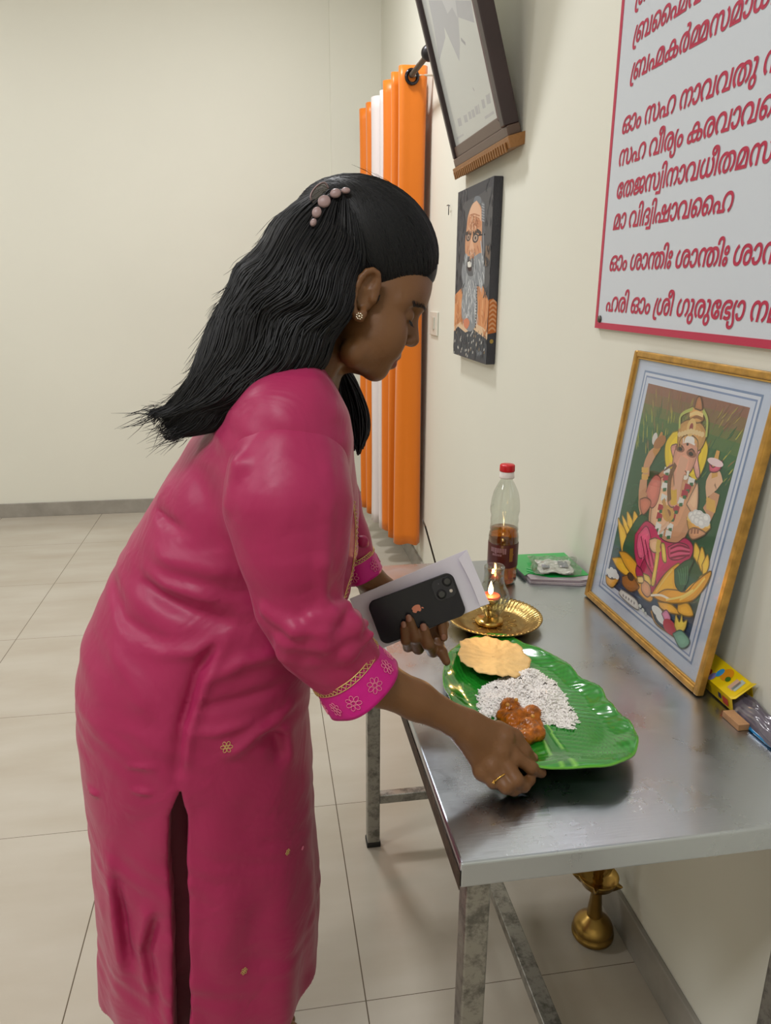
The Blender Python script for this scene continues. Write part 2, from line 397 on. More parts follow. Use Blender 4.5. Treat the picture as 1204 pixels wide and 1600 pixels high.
fo = [o for o in C.objects if o.name == 'finial'][0]; fo.matrix_world = Matrix.Translation((.662, 3.075, 2.222)) @ Matrix.Rotation(-PI/2, 4, 'X')
Acc().tube([(.652, BY, 2.238), (.652, BY-.03, 2.238)], [.022, .018], n=16).build('wall_socket', mat('chrome', (190, 190, 190), .2, 1), rd)
ring = [(.661+.024*math.cos(a), 3.383, 2.218+.026*math.sin(a)) for a in np.arange(20)*2*PI/20]
Acc().tube(ring, .007, n=8, closed=True).build('curtain_ring', mat('ring_metal', (60, 58, 62), .2, .9), rd)
Acc().tube([(.668, 3.385, 2.22), (.70, 3.387, 2.226), (WX, 3.388, 2.228)], .004, n=8).build('bracket', mat('bracket_white', (205, 195, 180), .5), rd)

# ------------------------------------------------------------------ leaning portrait in a dark frame
PO = np.array((.722, 2.82, 1.83)); PWv = np.array((0, -.6, 0)); PUv = np.array((-.232, 0, .766)); PN = np.array((-.957, 0, -.29))
pf = thing('portrait_frame', 'large dark wooden picture frame with a faded grey portrait leaning out high on the wall', 'picture frame', tuple(PO))
def slab(u0, u1, v0, v1, n0, n1, O, Wd, U, N):
    return [tuple(O+Wd*u+U*v+N*n) for n in (n0, n1) for u, v in ((u0, v0), (u1, v0), (u1, v1), (u0, v1))]
SF = [(0, 3, 2, 1), (4, 5, 6, 7), (0, 1, 5, 4), (1, 2, 6, 5), (2, 3, 7, 6), (3, 0, 4, 7)]
def slabs(name, lst, m, parent, O, Wd, U, N, bev=0):
    a = Acc()
    for q in lst: a.add(slab(*q, O, Wd, U, N), SF)
    o = a.build(name, m, parent, False)
    if bev: md = o.modifiers.new('b', 'BEVEL'); md.width = bev; md.segments = 3
    return o
pa = (PO, PWv, PUv, PN)
DMW = mat('dark_maroon_wood', (52, 36, 38), .3, var=.2)
slabs('side_rail', [(0, .035, 0, 1, -.012, .02)], DMW, pf, *pa, bev=.004)
slabs('side_rail', [(.94, 1.0, 0, 1, -.02, .026)], DMW, pf, *pa, bev=.004)
slabs('inner_rail', [(.865, .94, .03, 1, -.012, .014)], mat('maroon_wood', (84, 52, 58), .35), pf, *pa, bev=.004)
slabs('bottom_rail', [(.0, 1.0, -.035, .0, -.02, .020), (.03, .95, 0, .045, -.012, .012)], mat('brown_wood', (92, 72, 62), .35), pf, *pa, bev=.004)
GOLDW = mat('carved_gold_wood', (150, 104, 58), .4, .25, bump=.2, bscale=120)
slabs('cornice', [(-.01, 1.03, -.075, -.035, -.026, .028)]+[(q, q+.018, -.082, -.05, .028, .034) for q in np.linspace(.02, .97, 26)], GOLDW, pf, *pa, bev=.002)
slabs('backing', [(.02, .95, .03, 1, -.008, .004)], mat('print_paper', (196, 196, 190), .25, Coat_Weight=.5), pf, *pa)
pr = Print(PO+PN*.0045, PWv, PUv, PN)
pr.poly([(0.066,0.608),(-0.029,0.043),(0.855,0.026),(0.877,0.412)], (190, 192, 188))
pr.poly([(0.167,0.584),(0.146,0.483),(0.104,0.375),(0.31,0.419),(0.33,0.451),(0.45,0.305),(0.525,0.354),(0.587,0.427),(0.799,0.361),(0.819,0.426)], (164, 165, 170))
pr.poly([(0.394,0.529),(0.435,0.474),(0.528,0.474),(0.575,0.426),(0.6,0.479)], (182, 182, 186))
pr.line([(0.555,0.361),(0.606,0.334)], .012, (140, 140, 146))
pr.line([(0.569,0.191),(0.583,0.177)], .006, (150, 150, 152))
pr.poly([(0.184,0.137),(0.252,0.133),(0.248,0.103),(0.18,0.107)], (166, 167, 170))
pr.poly([(0.309,0.131),(0.369,0.127),(0.367,0.1),(0.307,0.104)], (166, 167, 170))
pr.poly([(0.399,0.13),(0.448,0.127),(0.446,0.1),(0.397,0.103)], (166, 167, 170))
pr.poly([(0.462,0.128),(0.512,0.125),(0.509,0.097),(0.459,0.1)], (166, 167, 170))
pr.poly([(0.528,0.13),(0.578,0.127),(0.574,0.098),(0.524,0.101)], (166, 167, 170))
pr.poly([(0.588,0.128),(0.604,0.128),(0.596,0.096),(0.58,0.096)], (166, 167, 170))
pr.poly([(0.654,0.134),(0.701,0.13),(0.696,0.101),(0.649,0.104)], (166, 167, 170))
pr.poly([(0.734,0.136),(0.779,0.133),(0.774,0.103),(0.728,0.106)], (166, 167, 170))
pr.poly([(0.78,0.135),(0.797,0.134),(0.788,0.102),(0.771,0.103)], (166, 167, 170))
pr.poly([(0.649,0.076),(0.798,0.074),(0.802,0.064),(0.653,0.066)], (170, 171, 173))
pr.poly([(0.092,0.076),(0.235,0.073),(0.235,0.065),(0.092,0.068)], (172, 173, 175))
pr.build('portrait_print', attr_mat('portrait_ink', .25, .5, coat=.5), pf)

# ------------------------------------------------------------------ canvas painting of a bearded man
cv = thing('canvas_painting', 'unframed canvas painting of a white-bearded man with glasses in an orange robe', 'painting', (.74, 2.6, 1.152))
bm = bmesh.new(); box(bm, (.7232, 2.38, 1.152), (WX-.001, 2.81, 1.717), .002); bmo('canvas', bm, mat('dark_canvas', (58, 58, 64), .7, bump=.1, bscale=200, var=.15), cv)
pc = Print((.723, 2.81, 1.152), (0, -.43, 0), (0, 0, .565), (-1, 0, 0))
pc.poly([(0,0),(1,0),(1,1),(0,1)], (66, 67, 72))
pc.curve([(0.124,0.926),(0.63,0.934),(1.006,0.935),(0.995,0.697),(1.01,0.476),(0.827,0.436),(0.468,0.693)], (84, 84, 86))
pc.curve([(-0.113,0.748),(0.112,0.767),(0.286,0.672),(0.202,0.482),(-0.021,0.461)], (74, 75, 80))
pc.poly([(0.005,0.379),(0.232,0.426),(0.828,0.433),(0.998,0.35),(0.984,0.138),(-0.025,0.144)], (206, 140, 92))
pc.curve([(0.005,0.178),(0.328,0.22),(0.873,0.203),(0.984,0.138),(-0.035,0.152)], (216, 184, 150))
pc.line([(0.02,0.344),(0.007,0.265),(0.013,0.178)], [.012,.02,.006], (226, 170, 124))
pc.line([(0.112,0.348),(0.1,0.267),(0.107,0.181)], [.012,.02,.006], (188, 112, 66))
pc.line([(0.201,0.352),(0.191,0.27),(0.198,0.185)], [.012,.02,.006], (226, 170, 124))
pc.line([(0.288,0.356),(0.279,0.272),(0.286,0.188)], [.012,.02,.006], (188, 112, 66))
pc.line([(0.373,0.36),(0.365,0.274),(0.373,0.191)], [.012,.02,.006], (226, 170, 124))
pc.line([(0.455,0.363),(0.449,0.276),(0.456,0.194)], [.012,.02,.006], (188, 112, 66))
pc.line([(0.537,0.363),(0.531,0.278),(0.538,0.197)], [.012,.02,.006], (226, 170, 124))
pc.line([(0.616,0.362),(0.61,0.28),(0.618,0.2)], [.012,.02,.006], (188, 112, 66))
pc.line([(0.693,0.36),(0.688,0.281),(0.696,0.203)], [.012,.02,.006], (226, 170, 124))
pc.line([(0.769,0.358),(0.763,0.283),(0.771,0.206)], [.012,.02,.006], (188, 112, 66))
pc.line([(0.843,0.357),(0.837,0.285),(0.845,0.209)], [.012,.02,.006], (226, 170, 124))
pc.line([(0.915,0.355),(0.909,0.287),(0.918,0.211)], [.012,.02,.006], (188, 112, 66))
pc.poly([(-0.025,0.144),(0.132,0.182),(0.379,0.153),(0.599,0.185),(0.78,0.163),(0.977,0.141),(0.991,0.02),(-0.044,-0.007)], (66, 70, 76))
pc.ell([(0.26,0.039)][0], .012, .0075, (150, 130, 104), .6)
pc.ell([(0.548,0.144)][0], .012, .0075, (196, 194, 188), .6)
pc.ell([(0.395,0.044)][0], .012, .0075, (196, 194, 188), .6)
pc.ell([(0.499,0.046)][0], .012, .0075, (150, 130, 104), .6)
pc.ell([(0.579,0.158)][0], .012, .0075, (196, 194, 188), .6)
pc.ell([(0.602,0.168)][0], .012, .0075, (196, 194, 188), .6)
pc.ell([(0.884,0.098)][0], .012, .0075, (150, 130, 104), .6)
pc.ell([(0.283,0.048)][0], .012, .0075, (196, 194, 188), .6)
pc.ell([(0.242,0.117)][0], .012, .0075, (196, 194, 188), .6)
pc.ell([(0.718,0.088)][0], .012, .0075, (150, 130, 104), .6)
pc.ell([(0.559,0.065)][0], .012, .0075, (196, 194, 188), .6)
pc.ell([(0.491,0.09)][0], .012, .0075, (196, 194, 188), .6)
pc.ell([(0.636,0.144)][0], .012, .0075, (150, 130, 104), .6)
pc.ell([(0.258,0.03)][0], .012, .0075, (196, 194, 188), .6)
pc.ell([(0.168,0.047)][0], .012, .0075, (196, 194, 188), .6)
pc.ell([(0.419,0.019)][0], .012, .0075, (150, 130, 104), .6)
pc.ell([(0.024,0.008)][0], .012, .0075, (196, 194, 188), .6)
pc.ell([(0.755,0.165)][0], .012, .0075, (196, 194, 188), .6)
pc.ell([(0.184,-0)][0], .012, .0075, (150, 130, 104), .6)
pc.ell([(0.931,0.079)][0], .012, .0075, (196, 194, 188), .6)
pc.ell([(0.042,0.085)][0], .012, .0075, (196, 194, 188), .6)
pc.ell([(0.757,0.172)][0], .012, .0075, (150, 130, 104), .6)
pc.ell([(0.803,0.13)][0], .012, .0075, (196, 194, 188), .6)
pc.ell([(0.498,0.052)][0], .012, .0075, (196, 194, 188), .6)
pc.ell([(0.718,0.104)][0], .012, .0075, (150, 130, 104), .6)
pc.ell([(0.713,0.096)][0], .012, .0075, (196, 194, 188), .6)
pc.ell([(0.427,0.022)][0], .012, .0075, (196, 194, 188), .6)
pc.ell([(0.797,0.073)][0], .012, .0075, (150, 130, 104), .6)
pc.ell([(0.451,0.139)][0], .012, .0075, (196, 194, 188), .6)
pc.ell([(0.854,0.115)][0], .012, .0075, (196, 194, 188), .6)
pc.ell([(0.092,0.142)][0], .012, .0075, (150, 130, 104), .6)
pc.ell([(0.15,0.052)][0], .012, .0075, (196, 194, 188), .6)
pc.ell([(0.228,0.103)][0], .012, .0075, (196, 194, 188), .6)
pc.ell([(0.94,0.064)][0], .012, .0075, (150, 130, 104), .6)
pc.ell([(0.467,0.014)][0], .012, .0075, (196, 194, 188), .6)
pc.ell([(0.63,0.115)][0], .012, .0075, (196, 194, 188), .6)
pc.ell([(0.442,0.066)][0], .012, .0075, (150, 130, 104), .6)
pc.ell([(0.817,0.11)][0], .012, .0075, (196, 194, 188), .6)
pc.ell([(0.582,0.104)][0], .012, .0075, (196, 194, 188), .6)
pc.ell([(0.553,0.058)][0], .012, .0075, (150, 130, 104), .6)
pc.ell([(0.433,0.05)][0], .012, .0075, (196, 194, 188), .6)
pc.ell([(0.247,0.089)][0], .012, .0075, (196, 194, 188), .6)
pc.ell([(0.671,0.168)][0], .012, .0075, (150, 130, 104), .6)
pc.ell([(0.834,0.13)][0], .012, .0075, (196, 194, 188), .6)
pc.ell([(0.625,0.046)][0], .012, .0075, (196, 194, 188), .6)
pc.ell([(0.689,0.144)][0], .012, .0075, (150, 130, 104), .6)
pc.curve([(0.633,0.921),(0.788,0.876),(0.827,0.796),(0.843,0.651),(0.857,0.531),(0.819,0.477),(0.658,0.617),(0.652,0.82)], (92, 92, 96))
pc.curve([(0.48,0.909),(0.528,0.933),(0.631,0.928),(0.695,0.908),(0.673,0.885)], (112, 118, 124))
pc.curve([(0.574,0.909),(0.712,0.856),(0.745,0.768),(0.752,0.681),(0.764,0.587),(0.671,0.548),(0.402,0.553),(0.294,0.628),(0.28,0.701),(0.306,0.771),(0.338,0.84),(0.448,0.895)], (198, 146, 112))
pc.curve([(0.574,0.909),(0.696,0.85),(0.699,0.784),(0.513,0.829),(0.373,0.81),(0.381,0.865),(0.465,0.897)], (214, 172, 142))
pc.curve([(0.347,0.79),(0.386,0.837),(0.518,0.801),(0.655,0.807),(0.723,0.763),(0.492,0.755)], (190, 132, 98))
pc.line([(0.386,0.84),(0.518,0.839),(0.673,0.819)], .007, (176, 118, 88))
pc.line([(0.403,0.824),(0.521,0.824),(0.669,0.804)], .007, (176, 118, 88))
pc.line([(0.421,0.808),(0.524,0.808),(0.665,0.79)], .007, (176, 118, 88))
pc.line([(0.438,0.791),(0.527,0.793),(0.661,0.775)], .007, (176, 118, 88))
pc.line([(0.456,0.775),(0.53,0.778),(0.657,0.761)], .007, (176, 118, 88))
pc.line([(0.292,0.74),(0.403,0.746),(0.46,0.732)], .02, (70, 62, 60))
pc.line([(0.504,0.73),(0.617,0.741),(0.732,0.719)], .022, (70, 62, 60))
pc.ell([(0.371,0.718)][0], .07, .024, (60, 58, 60))
pc.ell([(0.372,0.718)][0], .045, .016, (168, 142, 126))
pc.ell([(0.579,0.703)][0], .085, .026, (60, 58, 60))
pc.ell([(0.579,0.703)][0], .058, .018, (172, 148, 132))
pc.ell([(0.375,0.717)][0], .016, .008, (36, 34, 36))
pc.ell([(0.579,0.704)][0], .018, .009, (36, 34, 36))
pc.line([(0.656,0.715),(0.837,0.712)], .009, (50, 48, 50))
pc.curve([(0.444,0.722),(0.497,0.692),(0.557,0.634),(0.518,0.614),(0.415,0.624),(0.429,0.666)], (216, 170, 138))
pc.line([(0.377,0.668),(0.35,0.634),(0.337,0.598)], .014, (170, 112, 84))
pc.line([(0.632,0.659),(0.691,0.623),(0.697,0.588)], .014, (176, 118, 88))
pc.curve([(0.865,0.65),(0.961,0.64),(0.976,0.568),(0.871,0.544)], (120, 100, 84))
pc.curve([(0.294,0.628),(0.392,0.607),(0.465,0.612),(0.574,0.602),(0.759,0.614),(0.854,0.544),(0.868,0.477),(0.797,0.423),(0.658,0.437),(0.715,0.317),(0.668,0.202),(0.473,0.165),(0.268,0.226),(0.229,0.331),(0.261,0.422),(0.197,0.512),(0.243,0.586)], (134, 138, 142))
pc.curve([(0.356,0.601),(0.455,0.605),(0.566,0.588),(0.623,0.528),(0.559,0.494),(0.413,0.495),(0.34,0.54)], (92, 94, 98))
pc.curve([(0.364,0.575),(0.433,0.585),(0.491,0.569),(0.492,0.526),(0.427,0.52),(0.374,0.539)], (60, 44, 44))
pc.curve([(0.372,0.572),(0.434,0.577),(0.484,0.567),(0.481,0.546),(0.392,0.545)], (226, 222, 212))
pc.line([(0.555,0.59),(0.586,0.554),(0.579,0.519)], [.008,.012,.003], (206, 208, 208))
pc.line([(0.783,0.528),(0.809,0.494),(0.836,0.46)], [.008,.012,.003], (112, 116, 122))
pc.line([(0.333,0.455),(0.301,0.418),(0.319,0.381)], [.008,.012,.003], (160, 164, 168))
pc.line([(0.57,0.603),(0.577,0.568),(0.594,0.533)], [.008,.012,.003], (160, 164, 168))
pc.line([(0.277,0.526),(0.26,0.489),(0.259,0.452)], [.008,.012,.003], (160, 164, 168))
pc.line([(0.356,0.617),(0.352,0.582),(0.351,0.545)], [.008,.012,.003], (188, 192, 194))
pc.line([(0.8,0.505),(0.85,0.471),(0.853,0.437)], [.008,.012,.003], (112, 116, 122))
pc.line([(0.467,0.617),(0.456,0.582),(0.477,0.546)], [.008,.012,.003], (112, 116, 122))
pc.line([(0.319,0.595),(0.298,0.559),(0.309,0.522)], [.008,.012,.003], (188, 192, 194))
pc.line([(0.642,0.521),(0.655,0.486),(0.676,0.451)], [.008,.012,.003], (112, 116, 122))
pc.line([(0.3,0.509),(0.283,0.472),(0.282,0.435)], [.008,.012,.003], (112, 116, 122))
pc.line([(0.398,0.493),(0.401,0.457),(0.396,0.42)], [.008,.012,.003], (160, 164, 168))
pc.line([(0.747,0.487),(0.794,0.452),(0.794,0.418)], [.008,.012,.003], (188, 192, 194))
pc.line([(0.726,0.528),(0.776,0.493),(0.77,0.458)], [.008,.012,.003], (160, 164, 168))
pc.line([(0.664,0.533),(0.701,0.498),(0.701,0.463)], [.008,.012,.003], (112, 116, 122))
pc.line([(0.559,0.623),(0.591,0.588),(0.583,0.553)], [.008,.012,.003], (160, 164, 168))
pc.line([(0.539,0.621),(0.567,0.585),(0.559,0.55)], [.008,.012,.003], (160, 164, 168))
pc.line([(0.787,0.574),(0.843,0.539),(0.839,0.505)], [.008,.012,.003], (188, 192, 194))
pc.line([(0.587,0.459),(0.622,0.424),(0.611,0.388)], [.008,.012,.003], (112, 116, 122))
pc.line([(0.592,0.527),(0.591,0.492),(0.619,0.456)], [.008,.012,.003], (160, 164, 168))
pc.line([(0.782,0.599),(0.821,0.564),(0.835,0.53)], [.008,.012,.003], (188, 192, 194))
pc.line([(0.511,0.463),(0.532,0.427),(0.524,0.392)], [.008,.012,.003], (112, 116, 122))
pc.line([(0.809,0.509),(0.852,0.475),(0.865,0.441)], [.008,.012,.003], (206, 208, 208))
pc.line([(0.605,0.532),(0.629,0.496),(0.632,0.461)], [.008,.012,.003], (112, 116, 122))
pc.line([(0.34,0.624),(0.324,0.589),(0.334,0.552)], [.008,.012,.003], (206, 208, 208))
pc.line([(0.719,0.545),(0.746,0.51),(0.763,0.476)], [.008,.012,.003], (112, 116, 122))
pc.line([(0.561,0.56),(0.592,0.525),(0.585,0.49)], [.008,.012,.003], (160, 164, 168))
pc.line([(0.337,0.596),(0.325,0.56),(0.328,0.524)], [.008,.012,.003], (112, 116, 122))
pc.line([(0.484,0.47),(0.472,0.434),(0.494,0.398)], [.008,.012,.003], (206, 208, 208))
pc.line([(0.573,0.549),(0.587,0.514),(0.597,0.478)], [.008,.012,.003], (160, 164, 168))
pc.line([(0.282,0.565),(0.277,0.528),(0.264,0.491)], [.008,.012,.003], (112, 116, 122))
pc.line([(0.568,0.597),(0.599,0.561),(0.592,0.526)], [.008,.012,.003], (112, 116, 122))
pc.line([(0.393,0.477),(0.396,0.441),(0.392,0.404)], [.008,.012,.003], (112, 116, 122))
pc.line([(0.529,0.46),(0.558,0.425),(0.546,0.389)], [.008,.012,.003], (112, 116, 122))
pc.line([(0.648,0.522),(0.686,0.487),(0.683,0.452)], [.008,.012,.003], (160, 164, 168))
pc.line([(0.624,0.612),(0.638,0.578),(0.658,0.543)], [.008,.012,.003], (160, 164, 168))
pc.line([(0.432,0.629),(0.446,0.594),(0.438,0.558)], [.008,.012,.003], (160, 164, 168))
pc.line([(0.741,0.47),(0.757,0.435),(0.788,0.401)], [.008,.012,.003], (206, 208, 208))
pc.line([(0.699,0.44),(0.736,0.405),(0.736,0.37)], [.008,.012,.003], (112, 116, 122))
pc.line([(0.578,0.545),(0.609,0.51),(0.602,0.475)], [.008,.012,.003], (188, 192, 194))
pc.line([(0.475,0.613),(0.493,0.577),(0.489,0.542)], [.008,.012,.003], (188, 192, 194))
pc.line([(0.457,0.473),(0.438,0.437),(0.463,0.401)], [.008,.012,.003], (188, 192, 194))
pc.line([(0.695,0.581),(0.736,0.546),(0.736,0.512)], [.008,.012,.003], (206, 208, 208))
pc.line([(0.539,0.542),(0.56,0.506),(0.56,0.471)], [.008,.012,.003], (188, 192, 194))
pc.line([(0.763,0.477),(0.813,0.443),(0.813,0.408)], [.008,.012,.003], (188, 192, 194))
pc.line([(0.373,0.507),(0.36,0.471),(0.367,0.434)], [.008,.012,.003], (206, 208, 208))
pc.line([(0.77,0.454),(0.807,0.42),(0.82,0.386)], [.008,.012,.003], (188, 192, 194))
pc.line([(0.275,0.453),(0.23,0.415),(0.253,0.378)], [.008,.012,.003], (160, 164, 168))
pc.line([(0.53,0.438),(0.518,0.402),(0.547,0.366)], [.008,.012,.003], (160, 164, 168))
pc.line([(0.702,0.509),(0.716,0.475),(0.743,0.44)], [.008,.012,.003], (188, 192, 194))
pc.line([(0.62,0.434),(0.605,0.402),(0.612,0.366)], [.006,.012,.003], (198, 200, 202))
pc.line([(0.307,0.297),(0.285,0.263),(0.327,0.226)], [.006,.012,.003], (198, 200, 202))
pc.line([(0.519,0.299),(0.511,0.266),(0.528,0.23)], [.006,.012,.003], (140, 144, 150))
pc.line([(0.301,0.348),(0.319,0.315),(0.326,0.277)], [.006,.012,.003], (170, 174, 178))
pc.line([(0.414,0.346),(0.408,0.313),(0.423,0.276)], [.006,.012,.003], (140, 144, 150))
pc.line([(0.457,0.435),(0.493,0.402),(0.448,0.366)], [.006,.012,.003], (216, 218, 218))
pc.line([(0.609,0.341),(0.647,0.31),(0.608,0.273)], [.006,.012,.003], (198, 200, 202))
pc.line([(0.287,0.339),(0.325,0.306),(0.3,0.268)], [.006,.012,.003], (170, 174, 178))
pc.line([(0.55,0.464),(0.571,0.432),(0.541,0.396)], [.006,.012,.003], (226, 226, 224))
pc.line([(0.466,0.246),(0.476,0.213),(0.479,0.176)], [.006,.012,.003], (170, 174, 178))
pc.line([(0.601,0.327),(0.575,0.294),(0.603,0.258)], [.006,.012,.003], (170, 174, 178))
pc.line([(0.384,0.279),(0.424,0.246),(0.377,0.207)], [.006,.012,.003], (140, 144, 150))
pc.line([(0.651,0.326),(0.671,0.294),(0.65,0.258)], [.006,.012,.003], (216, 218, 218))
pc.line([(0.659,0.469),(0.672,0.437),(0.699,0.402)], [.006,.012,.003], (140, 144, 150))
pc.line([(0.529,0.384),(0.553,0.351),(0.56,0.315)], [.006,.012,.003], (198, 200, 202))
pc.line([(0.337,0.28),(0.32,0.245),(0.369,0.209)], [.006,.012,.003], (170, 174, 178))
pc.line([(0.435,0.269),(0.418,0.235),(0.471,0.2)], [.006,.012,.003], (226, 226, 224))
pc.line([(0.526,0.478),(0.514,0.446),(0.528,0.41)], [.006,.012,.003], (170, 174, 178))
pc.line([(0.638,0.338),(0.669,0.307),(0.633,0.27)], [.006,.012,.003], (198, 200, 202))
pc.line([(0.521,0.444),(0.513,0.412),(0.56,0.376)], [.006,.012,.003], (170, 174, 178))
pc.line([(0.277,0.352),(0.247,0.317),(0.317,0.281)], [.006,.012,.003], (198, 200, 202))
pc.line([(0.33,0.298),(0.371,0.266),(0.335,0.227)], [.006,.012,.003], (140, 144, 150))
pc.line([(0.628,0.447),(0.665,0.416),(0.648,0.38)], [.006,.012,.003], (198, 200, 202))
pc.line([(0.513,0.392),(0.548,0.36),(0.544,0.324)], [.006,.012,.003], (198, 200, 202))
pc.line([(0.327,0.271),(0.364,0.238),(0.336,0.199)], [.006,.012,.003], (198, 200, 202))
pc.line([(0.692,0.276),(0.674,0.243),(0.695,0.208)], [.006,.012,.003], (216, 218, 218))
pc.line([(0.376,0.236),(0.401,0.203),(0.4,0.166)], [.006,.012,.003], (216, 218, 218))
pc.line([(0.603,0.336),(0.616,0.304),(0.627,0.268)], [.006,.012,.003], (140, 144, 150))
pc.line([(0.458,0.35),(0.479,0.318),(0.452,0.28)], [.006,.012,.003], (226, 226, 224))
pc.line([(0.461,0.294),(0.482,0.261),(0.5,0.225)], [.006,.012,.003], (216, 218, 218))
pc.line([(0.608,0.421),(0.646,0.389),(0.642,0.354)], [.006,.012,.003], (170, 174, 178))
pc.line([(0.558,0.29),(0.546,0.257),(0.585,0.222)], [.006,.012,.003], (170, 174, 178))
pc.line([(0.448,0.425),(0.431,0.392),(0.464,0.356)], [.006,.012,.003], (216, 218, 218))
pc.line([(0.631,0.304),(0.654,0.272),(0.654,0.236)], [.006,.012,.003], (226, 226, 224))
pc.line([(0.599,0.412),(0.602,0.38),(0.633,0.345)], [.006,.012,.003], (216, 218, 218))
pc.line([(0.349,0.426),(0.382,0.393),(0.358,0.356)], [.006,.012,.003], (226, 226, 224))
pc.line([(0.392,0.278),(0.413,0.245),(0.416,0.208)], [.006,.012,.003], (140, 144, 150))
pc.line([(0.687,0.268),(0.689,0.236),(0.727,0.201)], [.006,.012,.003], (226, 226, 224))
pc.line([(0.368,0.365),(0.37,0.332),(0.385,0.295)], [.006,.012,.003], (198, 200, 202))
pc.line([(0.648,0.341),(0.64,0.309),(0.672,0.274)], [.006,.012,.003], (216, 218, 218))
pc.line([(0.435,0.392),(0.464,0.359),(0.47,0.323)], [.006,.012,.003], (140, 144, 150))
pc.line([(0.66,0.428),(0.686,0.396),(0.69,0.361)], [.006,.012,.003], (170, 174, 178))
pc.line([(0.543,0.405),(0.582,0.373),(0.581,0.337)], [.006,.012,.003], (170, 174, 178))
pc.line([(0.706,0.278),(0.732,0.247),(0.736,0.212)], [.006,.012,.003], (198, 200, 202))
pc.line([(0.305,0.33),(0.33,0.296),(0.349,0.259)], [.006,.012,.003], (198, 200, 202))
pc.line([(0.371,0.393),(0.365,0.359),(0.41,0.323)], [.006,.012,.003], (198, 200, 202))
pc.line([(0.383,0.391),(0.385,0.357),(0.38,0.32)], [.006,.012,.003], (216, 218, 218))
pc.line([(0.374,0.245),(0.377,0.212),(0.372,0.174)], [.006,.012,.003], (198, 200, 202))
pc.line([(0.653,0.463),(0.645,0.431),(0.666,0.396)], [.006,.012,.003], (140, 144, 150))
pc.line([(0.291,0.45),(0.269,0.416),(0.296,0.379)], [.006,.012,.003], (198, 200, 202))
pc.line([(0.656,0.374),(0.669,0.342),(0.672,0.307)], [.006,.012,.003], (198, 200, 202))
pc.line([(0.545,0.356),(0.518,0.323),(0.554,0.288)], [.006,.012,.003], (198, 200, 202))
pc.line([(0.434,0.318),(0.462,0.285),(0.428,0.247)], [.006,.012,.003], (170, 174, 178))
pc.line([(0.387,0.238),(0.416,0.205),(0.4,0.166)], [.006,.012,.003], (226, 226, 224))
pc.line([(0.342,0.275),(0.325,0.24),(0.386,0.204)], [.006,.012,.003], (140, 144, 150))
pc.line([(0.383,0.452),(0.366,0.419),(0.399,0.383)], [.006,.012,.003], (170, 174, 178))
pc.line([(0.697,0.289),(0.682,0.256),(0.717,0.222)], [.006,.012,.003], (140, 144, 150))
pc.line([(0.602,0.343),(0.625,0.312),(0.607,0.275)], [.006,.012,.003], (140, 144, 150))
pc.line([(0.576,0.383),(0.586,0.351),(0.603,0.315)], [.006,.012,.003], (198, 200, 202))
pc.line([(0.552,0.283),(0.536,0.249),(0.579,0.214)], [.006,.012,.003], (226, 226, 224))
pc.line([(0.517,0.292),(0.494,0.258),(0.548,0.223)], [.006,.012,.003], (140, 144, 150))
pc.line([(0.424,0.268),(0.411,0.235),(0.422,0.197)], [.006,.012,.003], (216, 218, 218))
pc.line([(0.454,0.311),(0.437,0.278),(0.497,0.242)], [.006,.012,.003], (198, 200, 202))
pc.line([(0.521,0.428),(0.541,0.396),(0.541,0.36)], [.006,.012,.003], (140, 144, 150))
pc.line([(0.402,0.411),(0.43,0.379),(0.407,0.341)], [.006,.012,.003], (170, 174, 178))
pc.line([(0.627,0.415),(0.612,0.384),(0.657,0.348)], [.006,.012,.003], (198, 200, 202))
pc.line([(0.37,0.272),(0.41,0.239),(0.402,0.201)], [.006,.012,.003], (226, 226, 224))
pc.line([(0.458,0.347),(0.461,0.314),(0.464,0.278)], [.006,.012,.003], (198, 200, 202))
pc.line([(0.434,0.461),(0.41,0.428),(0.45,0.392)], [.006,.012,.003], (216, 218, 218))
pc.line([(0.504,0.381),(0.536,0.348),(0.513,0.312)], [.006,.012,.003], (216, 218, 218))
pc.line([(0.712,0.889),(0.788,0.876)], .007, (110, 112, 116))
pc.line([(0.713,0.881),(0.79,0.869)], .007, (150, 152, 156))
pc.line([(0.715,0.874),(0.791,0.862)], .007, (110, 112, 116))
pc.line([(0.716,0.867),(0.793,0.855)], .007, (150, 152, 156))
pc.line([(0.717,0.859),(0.794,0.847)], .007, (110, 112, 116))
pc.line([(0.719,0.852),(0.795,0.84)], .007, (150, 152, 156))
pc.line([(0.72,0.845),(0.797,0.833)], .007, (110, 112, 116))
pc.line([(0.722,0.837),(0.798,0.826)], .007, (150, 152, 156))
pc.line([(0.723,0.83),(0.8,0.818)], .007, (110, 112, 116))
pc.line([(0.725,0.823),(0.801,0.811)], .007, (150, 152, 156))
pc.line([(0.726,0.815),(0.803,0.804)], .007, (110, 112, 116))
pc.line([(0.728,0.808),(0.804,0.797)], .007, (150, 152, 156))
pc.line([(0.729,0.801),(0.806,0.789)], .007, (110, 112, 116))
pc.line([(0.73,0.793),(0.807,0.782)], .007, (150, 152, 156))
pc.line([(0.729,0.682),(0.776,0.613),(0.763,0.56)], .016, (176, 180, 184))
pc.line([(0.787,0.719),(0.81,0.652),(0.813,0.572)], .012, (160, 164, 168))
pc.ell([(0.679,0.419)][0], .012, .006, (70, 46, 34))
pc.ell([(0.678,0.402)][0], .012, .006, (70, 46, 34))
pc.ell([(0.678,0.385)][0], .012, .006, (70, 46, 34))
pc.ell([(0.678,0.368)][0], .012, .006, (70, 46, 34))
pc.ell([(0.678,0.352)][0], .012, .006, (70, 46, 34))
pc.ell([(0.677,0.335)][0], .012, .006, (70, 46, 34))
pc.ell([(0.677,0.318)][0], .012, .006, (70, 46, 34))
pc.ell([(0.677,0.3)][0], .012, .006, (70, 46, 34))
